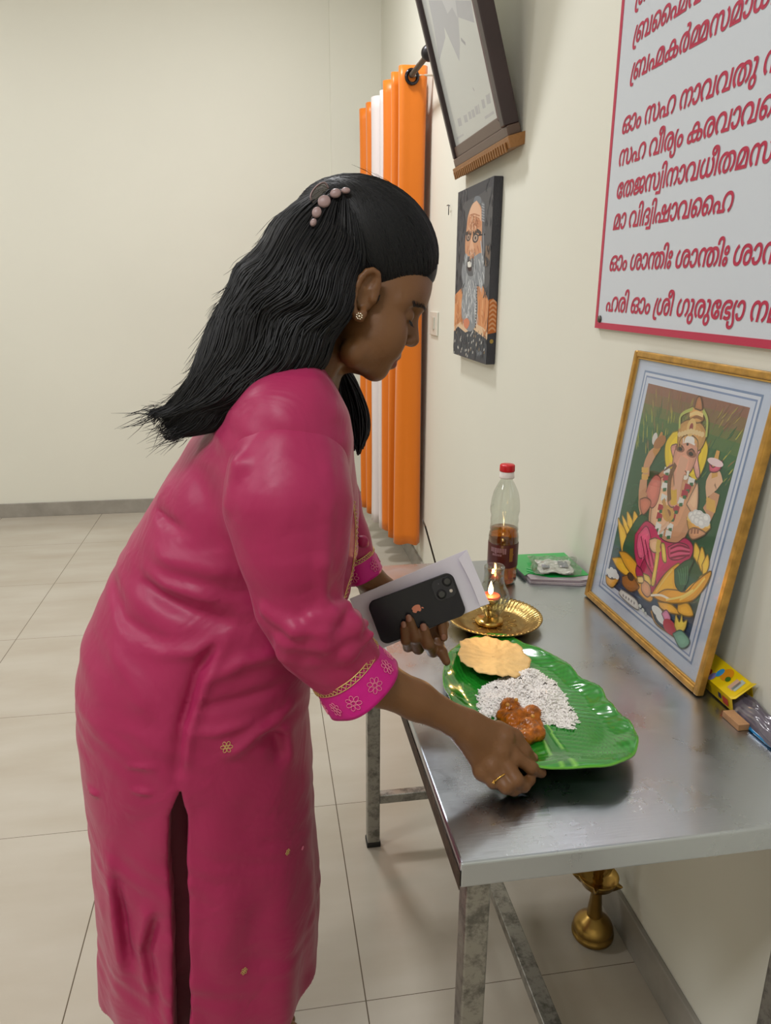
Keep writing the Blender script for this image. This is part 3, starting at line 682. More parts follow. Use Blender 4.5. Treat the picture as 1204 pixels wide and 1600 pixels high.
pc.ell([(0.677,0.283)][0], .012, .006, (70, 46, 34))
pc.ell([(0.677,0.266)][0], .012, .006, (70, 46, 34))
pc.ell([(0.676,0.249)][0], .012, .006, (70, 46, 34))
pc.ell([(0.676,0.232)][0], .012, .006, (70, 46, 34))
pc.ell([(0.676,0.215)][0], .012, .006, (70, 46, 34))
pc.ell([(0.676,0.197)][0], .012, .006, (70, 46, 34))
pc.curve([(0.307,0.227),(0.421,0.242),(0.501,0.218),(0.433,0.178),(0.334,0.19)], (204, 128, 98))
pc.line([(0.746,0.068),(0.763,0.033)], .006, (176, 184, 190))
pc.line([(0.771,0.064),(0.786,0.043)], .006, (176, 184, 190))
pc.line([(0.796,0.06),(0.811,0.036)], .006, (176, 184, 190))
pc.line([(0.818,0.073),(0.833,0.046)], .006, (176, 184, 190))
pc.line([(0.843,0.068),(0.858,0.039)], .006, (176, 184, 190))
pc.line([(0.867,0.064),(0.88,0.049)], .006, (176, 184, 190))
rgp = random.Random(12)
for i in range(260):                                          # loose brush strokes over the ground and the robe
    u, v = rgp.random(), rgp.random(); inside = (.28 < u < .82 and v > .12)
    if inside: continue
    c = rgp.choice([(58, 59, 64), (76, 77, 82), (90, 90, 92), (50, 51, 56)]) if v > .36 or v < .15 else rgp.choice([(196, 128, 82), (222, 168, 128), (178, 108, 66), (208, 148, 104)])
    pc.line([(u, v), (u+rgp.uniform(-.03, .03), v+.02), (u+rgp.uniform(-.05, .05), v+.045)], [.004, .02, .004], c)
for i in range(150):
    a, r = rgp.uniform(0, 6.28), math.sqrt(rgp.random()); u, v = .50+.12*r*math.cos(a), .70+.13*r*math.sin(a)
    if .625 < v < .725 or v < .575: continue
    c = rgp.choice([(206, 156, 124), (186, 130, 98), (222, 182, 152), (168, 112, 82)]); pc.line([(u, v), (u+rgp.uniform(-.02, .02), v+.012), (u+rgp.uniform(-.03, .03), v+.028)], [.003, .016, .003], c)
pc.build('painted_face', attr_mat('oil_paint', .55, .3), cv)
ps = Print((.7232, 2.3798, 1.152), (.029, 0, 0), (0, 0, .565), (0, -1, 0))
ps.poly([(0, .17), (.0, .36), (.5, .365), (.95, .33), (.98, .18)], (190, 108, 52))
for q in range(7): ps.line([(.1, .19+.025*q), (.5, .205+.025*q), (.9, .19+.025*q)], .012, (214, 158, 116))
ps.ell((.5, .13), .22, .012, (168, 140, 70))
ps.build('painted_side', attr_mat('oil_paint_side', .55, .3), cv)

# ------------------------------------------------------------------ prayer board with red Malayalam lettering
sg = thing('prayer_board', 'white wall board with lines of red Malayalam writing and a red border', 'sign', (.75, 1.3, 1.305))
boxo('board', (.7445, .30, 1.306), (WX-.0006, 1.629, 2.35), mat('board_white', (204, 210, 218), .35, spec=.4), sg)
REDM = mat('red_ink', (186, 38, 74), .4)
bm = bmesh.new(); box(bm, (.7435, 1.618, 1.306), (.7449, 1.629, 2.35)); box(bm, (.7435, .30, 1.306), (.7449, 1.618, 1.319)); bmo('border', bm, REDM, sg)
lathe('screw', [(.0, -.004), (.0065, -.003), (.008, 0)], mat('screw_metal', (96, 92, 86), .4, .8), sg, 20)
so = [o for o in C.objects if o.name == 'screw'][0]; so.matrix_world = Matrix.Translation((.7435, 1.606, 1.326)) @ Matrix.Rotation(PI/2, 4, 'Y')
from mathutils.geometry import delaunay_2d_cdt
GLY = {6: (453, '226 -12,166 -12q,79 36q,32 121q,32 176,32 232q,81 316q,169 363q,226 363,284 363q,371 317q,421 234q,421 176,421 119q,371 35q,284 -12q;226 295,179 295q,116 236q,116 175,116 115q,180 56q,226 56,273 56q,337 115q,337 176,337 236q,274 295q'), 7: (336, '33 436,33 491q,107 566q,168 566,230 566q,304 492q,304 436,304 381q,230 306q,168 306,106 306q,33 381q;104 437,104 409q,137 371q,168 371,200 371q,233 409q,233 437,233 464q,200 501q,168 501,137 501q,104 464q;33 118,33 173q,107 248q,168 248,230 248q,304 174q,304 118,304 63q,230 -12q,168 -12,106 -12q,33 63q;104 119,104 91q,137 53q,168 53,200 53q,233 91q,233 119,233 146q,200 183q,168 183,137 183q,104 146q'), 21: (1259, '448 566,544 566q,657 524q,707 451q,707 404,707 376q,686 327q,641 288q,605 274,601 280,658 264q,718 190q,718 140,718 69q,623 -11q,539 -11,511 -11q,460 -4q,441 0,459 69,477 65q,510 59q,529 59,579 59q,631 98q,631 144,631 163q,617 197q,601 210,585 224q,538 240q,490 240,468 240,468 310,492 310,523 310q,580 325q,597 341,609 352q,620 380q,620 399,620 441q,540 494q,445 494,370 494q,249 454q,165 384q,120 289q,120 233,120 225,120 171q,150 96q,203 58q,239 58,265 58q,303 81q,325 126q,325 157,325 206q,272 258q,231 258,197 258q,135 227q,109 201,113 283,141 303q,210 328q,245 328,294 328q,367 290q,408 217q,408 165,408 110q,366 30q,289 -12q,237 -12,185 -12q,94 40q,39 147q,39 229,39 304q,94 428q,200 518q,352 566q;1217 279,1217 221q,1194 117q,1140 35q,1051 -12q,985 -12,934 -12q,859 21q,808 75q,778 139q,771 169,858 186,865 159q,892 99q,943 58q,984 58,1037 58q,1100 114q,1129 213q,1129 278,1129 343q,1100 441q,1038 496q,989 496,950 496q,898 455q,868 397q,861 370,775 387,784 419q,817 482q,869 534q,944 566q,995 566,1057 566q,1142 519q,1194 438q,1217 335q'), 23: (1038, '216 -12,126 -12q,32 76q,32 152,32 199q,74 268q,109 288,133 302q,192 320q,275 328q,333 328,716 328,802 328q,905 308q,942 282,971 262q,1006 199q,1006 152,1006 76q,916 -12q,832 -12,807 -12q,754 -7q,731 0,750 67,764 63q,803 58q,819 58,870 58q,920 105q,920 151,920 180q,898 217q,880 229,852 247q,771 258q,708 258,331 258,260 258q,185 247q,157 229,139 218q,118 180q,118 154,118 121q,143 78q,189 58q,219 58,251 58q,316 79q,352 106,402 52,372 30q,314 2q,253 -12q;523 566,603 566q,706 491q,756 362q,756 279,756 185q,700 55q,596 -12q,524 -12,470 -12q,383 25q,352 62,321 99q,288 208q,288 279,288 413q,414 566q;523 496,447 496q,374 388q,374 278,374 204q,407 106q,473 58q,521 58,570 58q,636 105q,670 203q,670 278,670 353q,637 450q,571 496q'), 25: (897, '622 566,694 566q,800 498q,858 376q,858 293,858 227q,823 120q,754 31q,703 -8,649 53,685 78q,739 144q,770 233q,770 290,770 351q,733 443q,666 494q,620 494,581 494q,535 467q,521 447,505 422q,492 338q,492 252,492 243,492 196q,481 126q,458 73q,439 51,413 21q,335 -12q,278 -12,205 -12q,97 53q,39 177q,39 263,39 331q,74 438q,144 527q,194 566,248 504,213 480q,158 412q,127 322q,127 265,127 203q,163 111q,230 60q,274 60,318 60q,363 85q,377 106,394 132q,404 221q,404 300,404 313,404 381q,429 469q,454 499,483 532q,561 566q'), 30: (939, '297 566,352 566q,437 544q,503 497q,531 458,501 470,531 512q,614 566q,685 566,759 566q,854 510q,899 424q,899 377,899 337q,877 277q,834 233q,801 216,636 181,574 173,546 169q,468 166q,439 166,242 166,202 166q,161 161q,149 156,133 149q,121 128q,121 114,121 89q,147 64q,184 56q,199 56,245 56q,331 76q,409 106q,444 121,467 131q,510 150q,554 167q,598 182q,621 188,644 196q,673 211q,695 222q,718 229q,735 229,772 229q,835 206q,873 156q,873 115,873 54q,795 -12q,726 -12,669 -12q,604 27q,576 88q,576 119,576 148q,610 189q,638 198,690 217,680 211q,659 187q,645 150q,645 124,645 85q,690 50q,725 50,765 50q,797 89q,797 115,797 141q,775 169q,740 181q,722 181,696 181q,654 163q,632 146,626 155,613 142q,582 117q,544 93q,520 81,464 53q,357 11q,252 -12q,199 -12,158 -12q,84 11q,38 66q,38 113,38 140q,62 190q,89 206,109 219q,170 233q,225 233,572 233,628 233q,705 242q,758 261q,775 276,795 293q,813 342q,813 373,813 400q,788 457q,729 496q,677 496,645 496q,597 477q,582 459,564 438q,550 372q,550 310,550 259,467 259,467 323,467 367q,448 442q,417 467,399 481q,344 499q,294 499,238 499q,163 481q,136 456,132 452q,126 437q,124 430,119 414q,115 394q,115 381,115 337q,159 300q,194 300,222 300q,253 320q,266 351q,266 367,266 397q,230 430q,192 430,151 430q,90 394q,71 373,75 415,100 442q,170 478q,212 478,259 478q,316 446q,342 395q,342 366,342 333q,312 275q,247 240q,195 240,122 240q,43 315q,43 385,43 436q,101 518q,214 566q'), 37: (1368, '358 566,442 566q,542 512q,576 469,562 472,594 519q,685 566q,740 566,807 566q,890 516q,915 472,903 465,941 521q,1027 566q,1088 566,1165 566q,1273 493q,1329 369q,1329 292,1329 226q,1294 119q,1225 31q,1174 -9,1121 53,1156 78q,1210 145q,1241 234q,1241 292,1241 350q,1203 441q,1134 494q,1087 494,1048 494q,993 466q,977 437,964 414q,955 350q,955 288,955 0,869 0,869 316,869 371q,854 438q,834 459,819 476q,773 494q,739 494,708 494q,662 473q,646 456,627 435q,609 369q,609 307,609 0,523 0,523 299,523 364q,501 435q,478 456,457 475q,398 494q,357 494,285 494q,180 427q,123 312q,123 239,123 228,123 172q,153 96q,206 58q,242 58,267 58q,305 81q,327 125q,327 157,327 207q,275 258q,233 258,194 258q,124 218q,95 186,80 248,109 284q,199 328q,248 328,296 328q,369 290q,410 217q,410 165,410 110q,368 30q,292 -12q,240 -12,188 -12q,97 40q,42 152q,42 241,42 347q,127 491q,270 566q'), 38: (1014, '507 -12,442 -12q,350 44q,303 148q,303 219,303 285q,347 392q,423 476q,471 504,486 520,530 545q,623 566q,678 566,753 566q,864 522q,938 444q,975 340q,975 281,975 211q,933 102q,861 20q,814 -9,765 54,798 74q,853 133q,886 216q,886 271,886 337q,836 439q,739 497q,668 497,638 497q,587 491q,562 482,531 467,493 449q,429 379q,391 282q,391 221,391 157q,424 86q,477 58q,507 58,538 58q,591 85q,623 156q,623 221,623 277q,585 377q,519 453q,475 473,454 483,431 491q,387 497q,359 497,284 497q,181 439q,128 338q,128 273,128 221q,158 139q,213 77q,250 54,200 -9,157 16q,84 95q,39 206q,39 277,39 339q,80 444q,160 522q,276 566q,351 566,400 566q,483 546q,524 523,549 503,619 463q,711 315q,711 219,711 148q,664 44q,573 -12q'), 40: (641, '373 566,445 566q,542 525q,591 455q,591 411,591 363q,543 296q,489 274,485 280,542 264q,602 191q,602 143,602 70q,502 -11q,413 -11,377 -11q,325 -4q,305 0,323 69,345 65q,385 59q,406 59,458 59q,515 98q,515 144,515 163q,501 197q,485 210,469 224q,421 240q,368 240,322 240,322 310,367 310,405 310q,463 324q,480 341,492 352q,504 382q,504 403,504 448q,434 494q,371 494,290 494q,188 421q,140 296q,140 217,140 165q,152 57q,165 9,83 -4,68 45q,52 167q,52 219,52 322q,123 478q,266 566q'), 41: (911, '623 -12,577 -12q,511 15q,466 61q,449 89,462 88,431 36q,346 -12q,281 -12,204 -12q,96 61q,39 186q,39 262,39 328q,75 434q,144 523q,194 562,248 501,213 476q,158 409q,127 321q,127 262,127 205q,165 113q,235 60q,282 60,323 60q,376 90q,392 118,405 141q,413 204q,413 263,413 554,499 554,499 263,499 206q,508 141q,521 118,538 89q,590 60q,627 60,673 60q,744 113q,784 204q,784 262,784 323q,752 412q,697 477q,664 499,722 562,765 528q,833 444q,872 335q,872 262,872 182q,811 58q,700 -12q'), 42: (911, '288 566,334 566q,400 539q,446 494q,462 465,449 466,480 518q,566 566q,630 566,707 566q,815 493q,872 369q,872 292,872 226q,836 120q,767 31q,717 -8,663 53,698 78q,753 145q,784 234q,784 292,784 350q,746 441q,676 494q,629 494,588 494q,535 465q,519 436,506 414q,498 350q,498 291,498 0,412 0,412 291,412 348q,404 414q,390 436,373 465q,321 494q,284 494,238 494q,167 441q,127 350q,127 292,127 232q,160 142q,214 78q,247 55,189 -8,146 27q,78 110q,39 219q,39 292,39 373q,100 496q,212 566q'), 44: (896, '229 346,297 346q,384 295q,427 216q,427 173,427 133q,401 71q,382 57,357 70,739 70,739 554,825 554,825 0,328 0,299 52,319 72q,343 121q,343 158,343 212q,285 276q,229 276,194 276q,143 245q,116 195q,116 164,116 130q,144 74q,175 51,129 -7,87 24q,32 109q,32 166,32 219q,81 300q,170 346q'), 46: (1306, '358 566,442 566q,542 512q,576 469,596 428,608 266,608 0,522 0,522 306,522 365q,501 435q,478 456,457 475q,402 494q,357 494,285 494q,180 427q,123 312q,123 239,123 228,123 172q,153 96q,206 58q,242 58,267 58q,305 81q,327 125q,327 157,327 207q,275 258q,233 258,194 258q,124 218q,95 186,80 248,109 284q,199 328q,248 328,296 328q,369 290q,410 217q,410 165,410 110q,368 30q,292 -12q,240 -12,188 -12q,97 40q,42 152q,42 241,42 347q,127 491q,270 566q;1235 554,1235 0,821 0,785 54,813 81q,862 144q,894 230q,894 292,894 350q,856 441q,787 494q,740 494,699 494q,647 465q,630 436,618 414q,608 350q,608 285,608 0,522 0,522 258,571 422,566 477,596 524q,680 566q,741 566,818 566q,926 493q,982 369q,982 292,982 236q,958 152q,920 88q,897 61,877 70,1149 70,1149 554'), 47: (654, '394 566,460 566q,562 534q,619 471q,619 425,619 402q,608 364q,596 350,581 331q,530 311q,477 311,448 311,410 311q,374 306q,364 301,354 296q,346 280q,346 270,346 243q,399 229q,444 229,456 229,504 229q,568 212q,587 195,604 181q,620 140q,620 113,620 77q,581 20q,503 -12q,443 -12,409 -12q,337 -2q,274 15q,252 25,283 93,321 76q,399 59q,441 59,495 59q,537 89q,537 111,537 141q,492 159q,454 159,439 159,375 159q,303 181q,285 203,275 216q,264 247q,264 268,264 291q,280 332q,299 346,320 363q,387 381q,441 381,482 381,510 381q,535 398q,535 423,535 460q,459 494q,393 494,303 494q,192 421q,140 296q,140 217,140 165q,152 57q,165 9,83 -4,68 45q,52 167q,52 219,52 322q,127 478q,279 566q'), 48: (723, '354 566,433 566q,546 529q,583 494,611 469q,646 405q,663 321q,663 266,663 0,60 0,60 268,60 320q,77 403q,112 468q,138 493,175 528q,280 566q;307 495,265 495q,201 453q,181 418,165 390q,146 309q,146 249,146 68,151 68,219 119q,325 231q,386 347q,386 402,386 430q,369 471q,335 495q;472 393,472 334q,418 220q,318 105q,249 45,247 65,276 67q,332 70q,360 70,577 70,577 249,577 323q,548 421q,482 480q,428 494,430 501,449 479q,472 430q'), 50: (736, '364 566,447 566q,572 518q,655 430q,697 312q,697 242,697 153q,641 40q,545 -12q,485 -12,420 -12q,334 46q,291 141q,291 196,291 291q,393 404q,479 404,535 404q,618 346q,666 256q,668 206,643 209,636 240q,597 297q,536 334q,496 334,433 334q,375 259q,375 198,375 156q,397 93q,446 58q,485 58,526 58q,583 96q,614 180q,614 248,614 250q,611 290q,607 310,606 315q,606 331q,604 335,595 378q,535 450q,435 494q,364 494,292 494q,186 442q,128 344q,128 273,128 221q,158 139q,213 77q,250 54,200 -9,157 16q,84 95q,39 206q,39 277,39 333q,77 437q,156 519q,279 566q'), 55: (958, '341 566,415 566q,526 522q,599 444q,635 340q,635 281,635 228q,609 146q,567 81q,541 53,517 70,801 70,801 554,887 554,887 0,467 0,433 59,462 79q,514 137q,546 218q,546 271,546 337q,498 437q,405 494q,337 494,271 494q,178 435q,128 335q,128 273,128 221q,158 139q,213 77q,250 54,200 -9,157 16q,84 95q,39 206q,39 277,39 339q,78 444q,155 522q,268 566q'), 56: (1040, '684 566,759 566q,876 520q,958 435q,1001 316q,1001 242,1001 153q,945 40q,849 -12q,789 -12,724 -12q,638 46q,595 141q,595 196,595 291q,697 404q,783 404,839 404q,922 346q,970 256q,973 206,947 209,940 240q,901 297q,840 334q,800 334,737 334q,679 259q,679 198,679 156q,702 93q,750 58q,789 58,830 58q,887 96q,918 180q,918 248,918 250q,915 290q,911 310,910 315q,913 331q,911 334,900 381q,837 453q,745 494q,689 494,646 494q,581 476q,559 459,522 431q,492 332q,492 263,492 246,492 173q,468 83q,439 51,413 21q,335 -12q,278 -12,205 -12q,97 53q,39 177q,39 263,39 331q,74 438q,144 527q,194 566,248 504,213 480q,158 412q,127 322q,127 265,127 203q,163 111q,230 60q,274 60,316 60q,363 85q,377 106,394 132q,404 221q,404 265,404 280,404 367q,447 472q,488 506,527 538q,623 566q'), 57: (1149, '229 346,297 346q,384 295q,427 216q,427 173,427 133q,401 71q,382 57,357 70,677 70,692 0,328 0,299 52,319 72q,343 121q,343 158,343 212q,285 276q,229 276,194 276q,143 245q,116 195q,116 164,116 130q,144 74q,175 51,129 -7,87 24q,32 109q,32 166,32 219q,81 300q,170 346q;658 0,658 381,658 411q,650 459q,638 473,630 483q,606 496q,586 496,555 496q,519 457q,519 418,519 388q,544 336q,605 304q,658 304,683 304,745 304q,841 348q,915 421q,972 509q,994 554,1078 554,1078 0;590 566,623 566q,674 551q,693 536,719 516q,744 447q,744 386,744 70,992 70,992 329,992 346q,993 392q,995 434q,997 445,999 443,972 378q,879 285q,761 235q,696 235,665 235,584 235q,481 284q,433 367q,433 417,433 455q,469 523q,539 566q'), 58: (1223, '627 566,671 566q,743 537q,768 507,782 491q,805 447q,819 369q,819 303,819 269,819 214q,830 132q,846 106,860 85q,906 60q,949 60,994 60q,1060 111q,1096 204q,1096 266,1096 323q,1065 412q,1011 480q,976 504,1029 566,1080 527q,1149 438q,1184 331q,1184 263,1184 177q,1126 53q,1019 -12q,945 -12,888 -12q,810 21q,784 51,765 73q,742 126q,732 197q,732 246,732 295,732 365q,717 439q,699 460,686 477q,645 494q,615 494,587 494q,545 474q,531 457,514 436q,498 371q,498 309,498 0,412 0,412 292,412 348q,404 414q,390 436,373 465q,320 494q,284 494,238 494q,167 441q,127 350q,127 292,127 232q,160 142q,214 78q,247 55,189 -8,146 27q,78 110q,39 219q,39 292,39 368q,97 492q,208 566q,288 566,353 566q,431 515q,459 472,454 473,482 520q,568 566q'), 59: (1190, '229 346,297 346q,384 295q,427 216q,427 173,427 133q,401 71q,382 57,357 70,676 70,691 0,328 0,299 52,319 72q,343 121q,343 158,343 212q,285 276q,229 276,194 276q,143 245q,116 195q,116 164,116 130q,144 74q,175 51,129 -7,87 24q,32 109q,32 166,32 219q,81 300q,170 346q;856 566,931 566q,1042 522q,1115 444q,1151 340q,1151 281,1151 211q,1109 102q,1037 20q,990 -9,940 54,973 74q,1029 134q,1062 218q,1062 271,1062 337q,1013 437q,921 494q,854 494,788 494q,694 435q,644 335q,644 273,644 222q,671 144q,722 83q,757 59,719 0,686 0,638 64,617 89q,579 151q,555 230q,555 278,555 339q,594 444q,671 522q,783 566q'), 64: (504, '463 279,463 221q,440 117q,386 35q,297 -12q,231 -12,180 -12q,105 21q,54 75q,24 139q,17 169,104 186,111 159q,138 99q,189 58q,230 58,283 58q,346 114q,375 213q,375 278,375 343q,346 441q,284 496q,235 496,196 496q,144 455q,114 397q,107 370,21 387,30 419q,63 482q,115 534q,190 566q,241 566,303 566q,388 519q,440 438q,463 335q'), 65: (228, '-34 843,4 843q,61 827q,83 810,111 789q,143 732q,157 641q,157 567,157 0,71 0,71 542,71 594q,66 670q,53 723q,41 739,29 755q,-6 773q,-32 773,-54 773q,-97 754q,-125 713q,-125 678,-125 669q,-122 650q,-121 641,-205 626,-207 638q,-211 663q,-211 674,-211 731q,-162 806q,-81 843q'), 66: (228, '-109 843,-67 843q,20 827q,59 803,116 768q,157 644q,157 542,157 0,71 0,71 525,71 565q,68 627q,59 677q,50 696,28 746q,-53 779q,-117 779,-141 779q,-183 762q,-209 730q,-209 706,-209 682q,-179 645q,-145 645,-107 645q,-77 686q,-77 711,-77 734q,-97 777q,-116 790,-24 770,-16 760q,-7 726q,-7 706,-7 672q,-34 614q,-96 578q,-149 578,-185 578q,-248 608q,-287 666q,-287 708,-287 747q,-245 808q,-165 843q'), 67: (332, '155 -227,71 -227q,-26 -130q,-26 -53,-26 -2q,20 76q,102 120q,154 120,208 120q,289 78q,335 1q,335 -53,335 -106q,289 -184q,208 -227q;155 -161,196 -161q,253 -107q,253 -53,253 0q,197 54q,154 54,112 54q,56 0q,56 -54,56 -106q,113 -161q;104 566,164 566q,233 521q,262 445q,262 400,262 339q,227 172q,199 84,119 99,144 185q,174 330q,174 395,174 437q,141 494q,94 494,78 494q,45 489q,34 486,17 555,33 560q,79 566q'), 72: (595, '364 -12,300 -12q,183 22q,92 93q,39 204q,39 281,39 355q,93 463q,186 533q,303 566q,366 566,432 566q,517 531q,558 470q,558 431,558 388q,520 330q,457 300q,421 300,368 300q,304 337q,277 398q,277 432,277 452q,288 486q,294 498,387 517,368 503q,348 457q,348 434,348 412q,379 365q,417 365,450 365q,480 404q,480 429,480 467q,425 503q,389 503,375 503q,349 503q,335 501,270 496q,177 440q,128 345q,128 280,128 217q,178 117q,270 58q,332 54,344 53q,369 51q,380 51,406 51q,449 67q,475 101q,475 127,475 152q,445 190q,411 190,373 190q,342 144q,342 121,342 97q,362 53q,381 39,289 58,282 69q,271 104q,271 126,271 160q,299 218q,361 255q,412 255,450 255q,514 226q,553 168q,553 125,553 86q,512 24q,428 -12q'), 73: (1430, '237 -12,185 -12q,94 40q,39 149q,39 232,39 310q,90 434q,181 520q,303 566q,374 566,452 566q,566 522q,640 444q,676 340q,676 281,676 211q,634 102q,562 20q,515 -9,466 54,499 74q,554 134q,587 218q,587 271,587 339q,537 439q,440 494q,370 494,298 494q,185 425q,120 305q,120 228,120 171q,150 95q,204 58q,240 58,265 58q,303 81q,325 126q,325 158,325 206q,272 258q,231 258,192 258q,122 219q,93 187,77 248,107 284q,196 328q,245 328,294 328q,367 290q,408 217q,408 165,408 110q,366 30q,289 -12q;952 -12,900 -12q,809 40q,754 149q,754 232,754 310q,805 434q,896 520q,1018 566q,1089 566,1167 566q,1281 522q,1355 444q,1391 340q,1391 281,1391 211q,1349 102q,1277 20q,1230 -9,1181 54,1214 74q,1269 134q,1302 218q,1302 271,1302 339q,1252 439q,1155 494q,1085 494,1013 494q,900 425q,835 305q,835 228,835 171q,865 95q,919 58q,955 58,980 58q,1018 81q,1040 126q,1040 158,1040 206q,987 258q,946 258,907 258q,837 219q,808 187,792 248,822 284q,911 328q,960 328,1009 328q,1082 290q,1123 217q,1123 165,1123 110q,1081 30q,1004 -12q'), 77: (0, '-111 591,-169 591q,-250 632q,-292 704q,-292 752,-292 770q,-286 806q,-282 818,-208 804,-211 794q,-214 767q,-214 755,-214 720q,-186 677q,-139 659q,-111 659,-81 659q,-35 677q,-8 720q,-8 755,-8 767q,-11 794q,-14 804,60 818,64 806q,70 770q,70 752,70 704q,28 632q,-53 591q'), 118: (736, '495 -12,432 -12q,343 41q,297 144q,297 217,297 275q,333 374q,398 462q,440 501,469 532,498 558q,540 616q,540 651,540 678q,504 720q,462 720,440 720q,400 714q,387 709,368 778,385 783q,443 792q,475 792,535 792q,601 749q,627 691q,627 668,627 616q,574 534q,527 491,507 464,465 429q,411 348q,385 261q,385 215,385 154q,416 85q,467 58q,496 58,551 58q,608 137q,608 215,608 254q,590 331q,554 400q,499 456q,462 473,438 484q,384 495q,352 495,280 495q,180 436q,128 335q,128 273,128 221q,158 139q,213 77q,250 54,200 -9,157 16q,84 95q,39 206q,39 277,39 339q,80 444q,159 522q,276 566q,351 566,396 566q,473 550q,507 533,512 531q,522 526q,526 523,585 490q,661 391q,697 277q,697 221,697 112q,593 -12q'), 160: (243, '-53 -67,-54 -74q,-56 -90q,-56 -98,-56 -121q,-40 -169q,4 -200q,45 -200,99 -200q,148 -144q,148 -95,148 -70q,138 -21q,115 42q,96 88,77 135q,45 239q,45 300,45 365q,88 499q,119 554,210 554,183 507q,149 425q,133 347q,133 305,133 248q,162 152q,180 106,194 73q,219 6q,235 -62q,235 -96,235 -185q,127 -270q,45 -270,-45 -270q,-144 -174q,-144 -97,-144 -86q,-142 -67q,-141 -60'), 161: (228, '157 554,157 -159,-185 -159,-185 -88,71 -88,71 554'), 162: (244, '251 554,210 465q,157 300q,131 145q,131 70,131 3q,162 -77q,226 -112q,273 -112,286 -112q,315 -109q,333 -106,342 -179,315 -183q,276 -185q,254 -185,182 -185q,89 -125q,44 -11q,44 68,44 147q,72 307q,124 471q,160 554'), 206: (1335, '288 566,332 566q,396 542q,446 496q,466 464,498 268,498 0,412 0,412 292,412 349q,404 414q,390 436,373 465q,321 494q,284 494,238 494q,167 441q,127 350q,127 292,127 232q,160 142q,214 78q,247 55,189 -8,146 27q,78 110q,39 219q,39 292,39 373q,100 496q,212 566q;680 566,733 566q,813 547q,852 524,877 504,943 463q,1032 317q,1032 219,1032 148q,985 44q,894 -12q,828 -12,763 -12q,671 44q,624 148q,624 219,624 285q,668 392q,744 475q,792 504,807 520,851 545q,944 566q,999 566,1074 566q,1185 522q,1259 444q,1296 340q,1296 281,1296 211q,1254 102q,1182 20q,1135 -9,1085 54,1118 74q,1173 133q,1207 216q,1207 271,1207 334q,1158 437q,1061 497q,989 497,959 497q,908 491q,883 482,852 467,814 449q,750 379q,712 282q,712 221,712 157q,745 86q,798 58q,828 58,859 58q,911 86q,944 157q,944 221,944 278q,910 375q,849 450q,808 471,784 482,771 487q,743 493q,710 497q,688 497,635 497q,568 471q,548 450,523 425q,498 352q,498 289,498 40,421 40,421 209,445 454,470 486q,533 537q,620 566q'), 215: (1240, '354 566,410 566q,490 549q,550 517q,575 493,602 468q,635 404q,650 322q,650 271,650 0,60 0,60 268,60 320q,77 403q,112 468q,138 493,175 528q,280 566q;307 495,265 495q,201 453q,181 418,165 390q,146 309q,146 249,146 68,151 68,219 119q,325 231q,386 347q,386 402,386 430q,369 471q,335 495q;472 393,472 334q,418 220q,318 105q,249 45,247 65,276 67q,332 70q,360 70,577 70,577 249,577 323q,548 421q,482 480q,428 494,430 501,449 479q,472 430q;871 566,950 566q,1063 529q,1100 494,1127 469q,1163 405q,1180 321q,1180 266,1180 0,587 0,587 273,587 321q,603 400q,635 465q,660 491,683 515q,741 548q,819 566q;824 495,782 495q,718 453q,698 418,682 390q,663 309q,663 249,663 68,668 68,736 119q,842 231q,903 347q,903 402,903 430q,886 471q,852 495q;989 393,989 334q,935 220q,835 105q,766 45,764 65,793 67q,849 70q,877 70,1093 70,1093 249,1093 323q,1064 421q,999 480q,945 494,947 501,966 479q,989 430q'), 235: (1237, '229 346,297 346q,384 295q,427 216q,427 173,427 133q,401 71q,382 57,357 70,645 70,634 0,328 0,299 52,319 72q,343 121q,343 158,343 211q,285 276q,229 276,194 276q,143 245q,116 195q,116 164,116 130q,144 74q,175 51,129 -7,87 24q,32 109q,32 166,32 219q,81 300q,170 346q;868 566,947 566q,1060 529q,1097 494,1125 469q,1160 405q,1177 321q,1177 266,1177 0,574 0,574 268,574 320q,591 403q,626 468q,652 493,689 528q,794 566q;821 495,779 495q,715 453q,695 418,679 390q,660 309q,660 249,660 68,665 68,733 119q,839 231q,900 347q,900 402,900 430q,883 471q,849 495q;986 393,986 334q,932 220q,832 105q,763 45,761 65,790 67q,846 70q,874 70,1091 70,1091 249,1091 323q,1062 421q,996 480q,942 494,944 501,963 479q,986 430q')}
LINES = {0: [162, 46, 235, 64, 118, 44, 44, 37, 6], 1: [162, 46, 73, 235, 55, -1, 72, 38, 42], 2: [162, 46, 235, 23, 118, 215, 58, 48, 64, 41, 65, 42, 64], 3: [21, 6, -1, 58, 59, -1, 42, 64, 55, 55, 38, 67, -1, 58, 59], 4: [58, 59, -1, 55, 66, 50, 160, 6, -1, 23, 50, 55, 64, 55, 73, 59], 5: [72, 38, 30, 58, 161, 65, 42, 64, 55, 41, 66, 38, 48, 58, 77, 38, 67], 6: [48, 64, -1, 55, 65, 40, 161, 65, 57, 64, 55, 73, 59], 7: [21, 6, -1, 56, 64, 206, 65, 7, -1, 56, 64, 206, 65, 7, -1, 56, 64, 206, 65, 7], 8: [59, 50, 65, -1, 21, 6, -1, 162, 56, 66, -1, 25, 67, 50, 67, 72, 47, 160, 64, -1, 42, 48, 7]}
_gc = {}
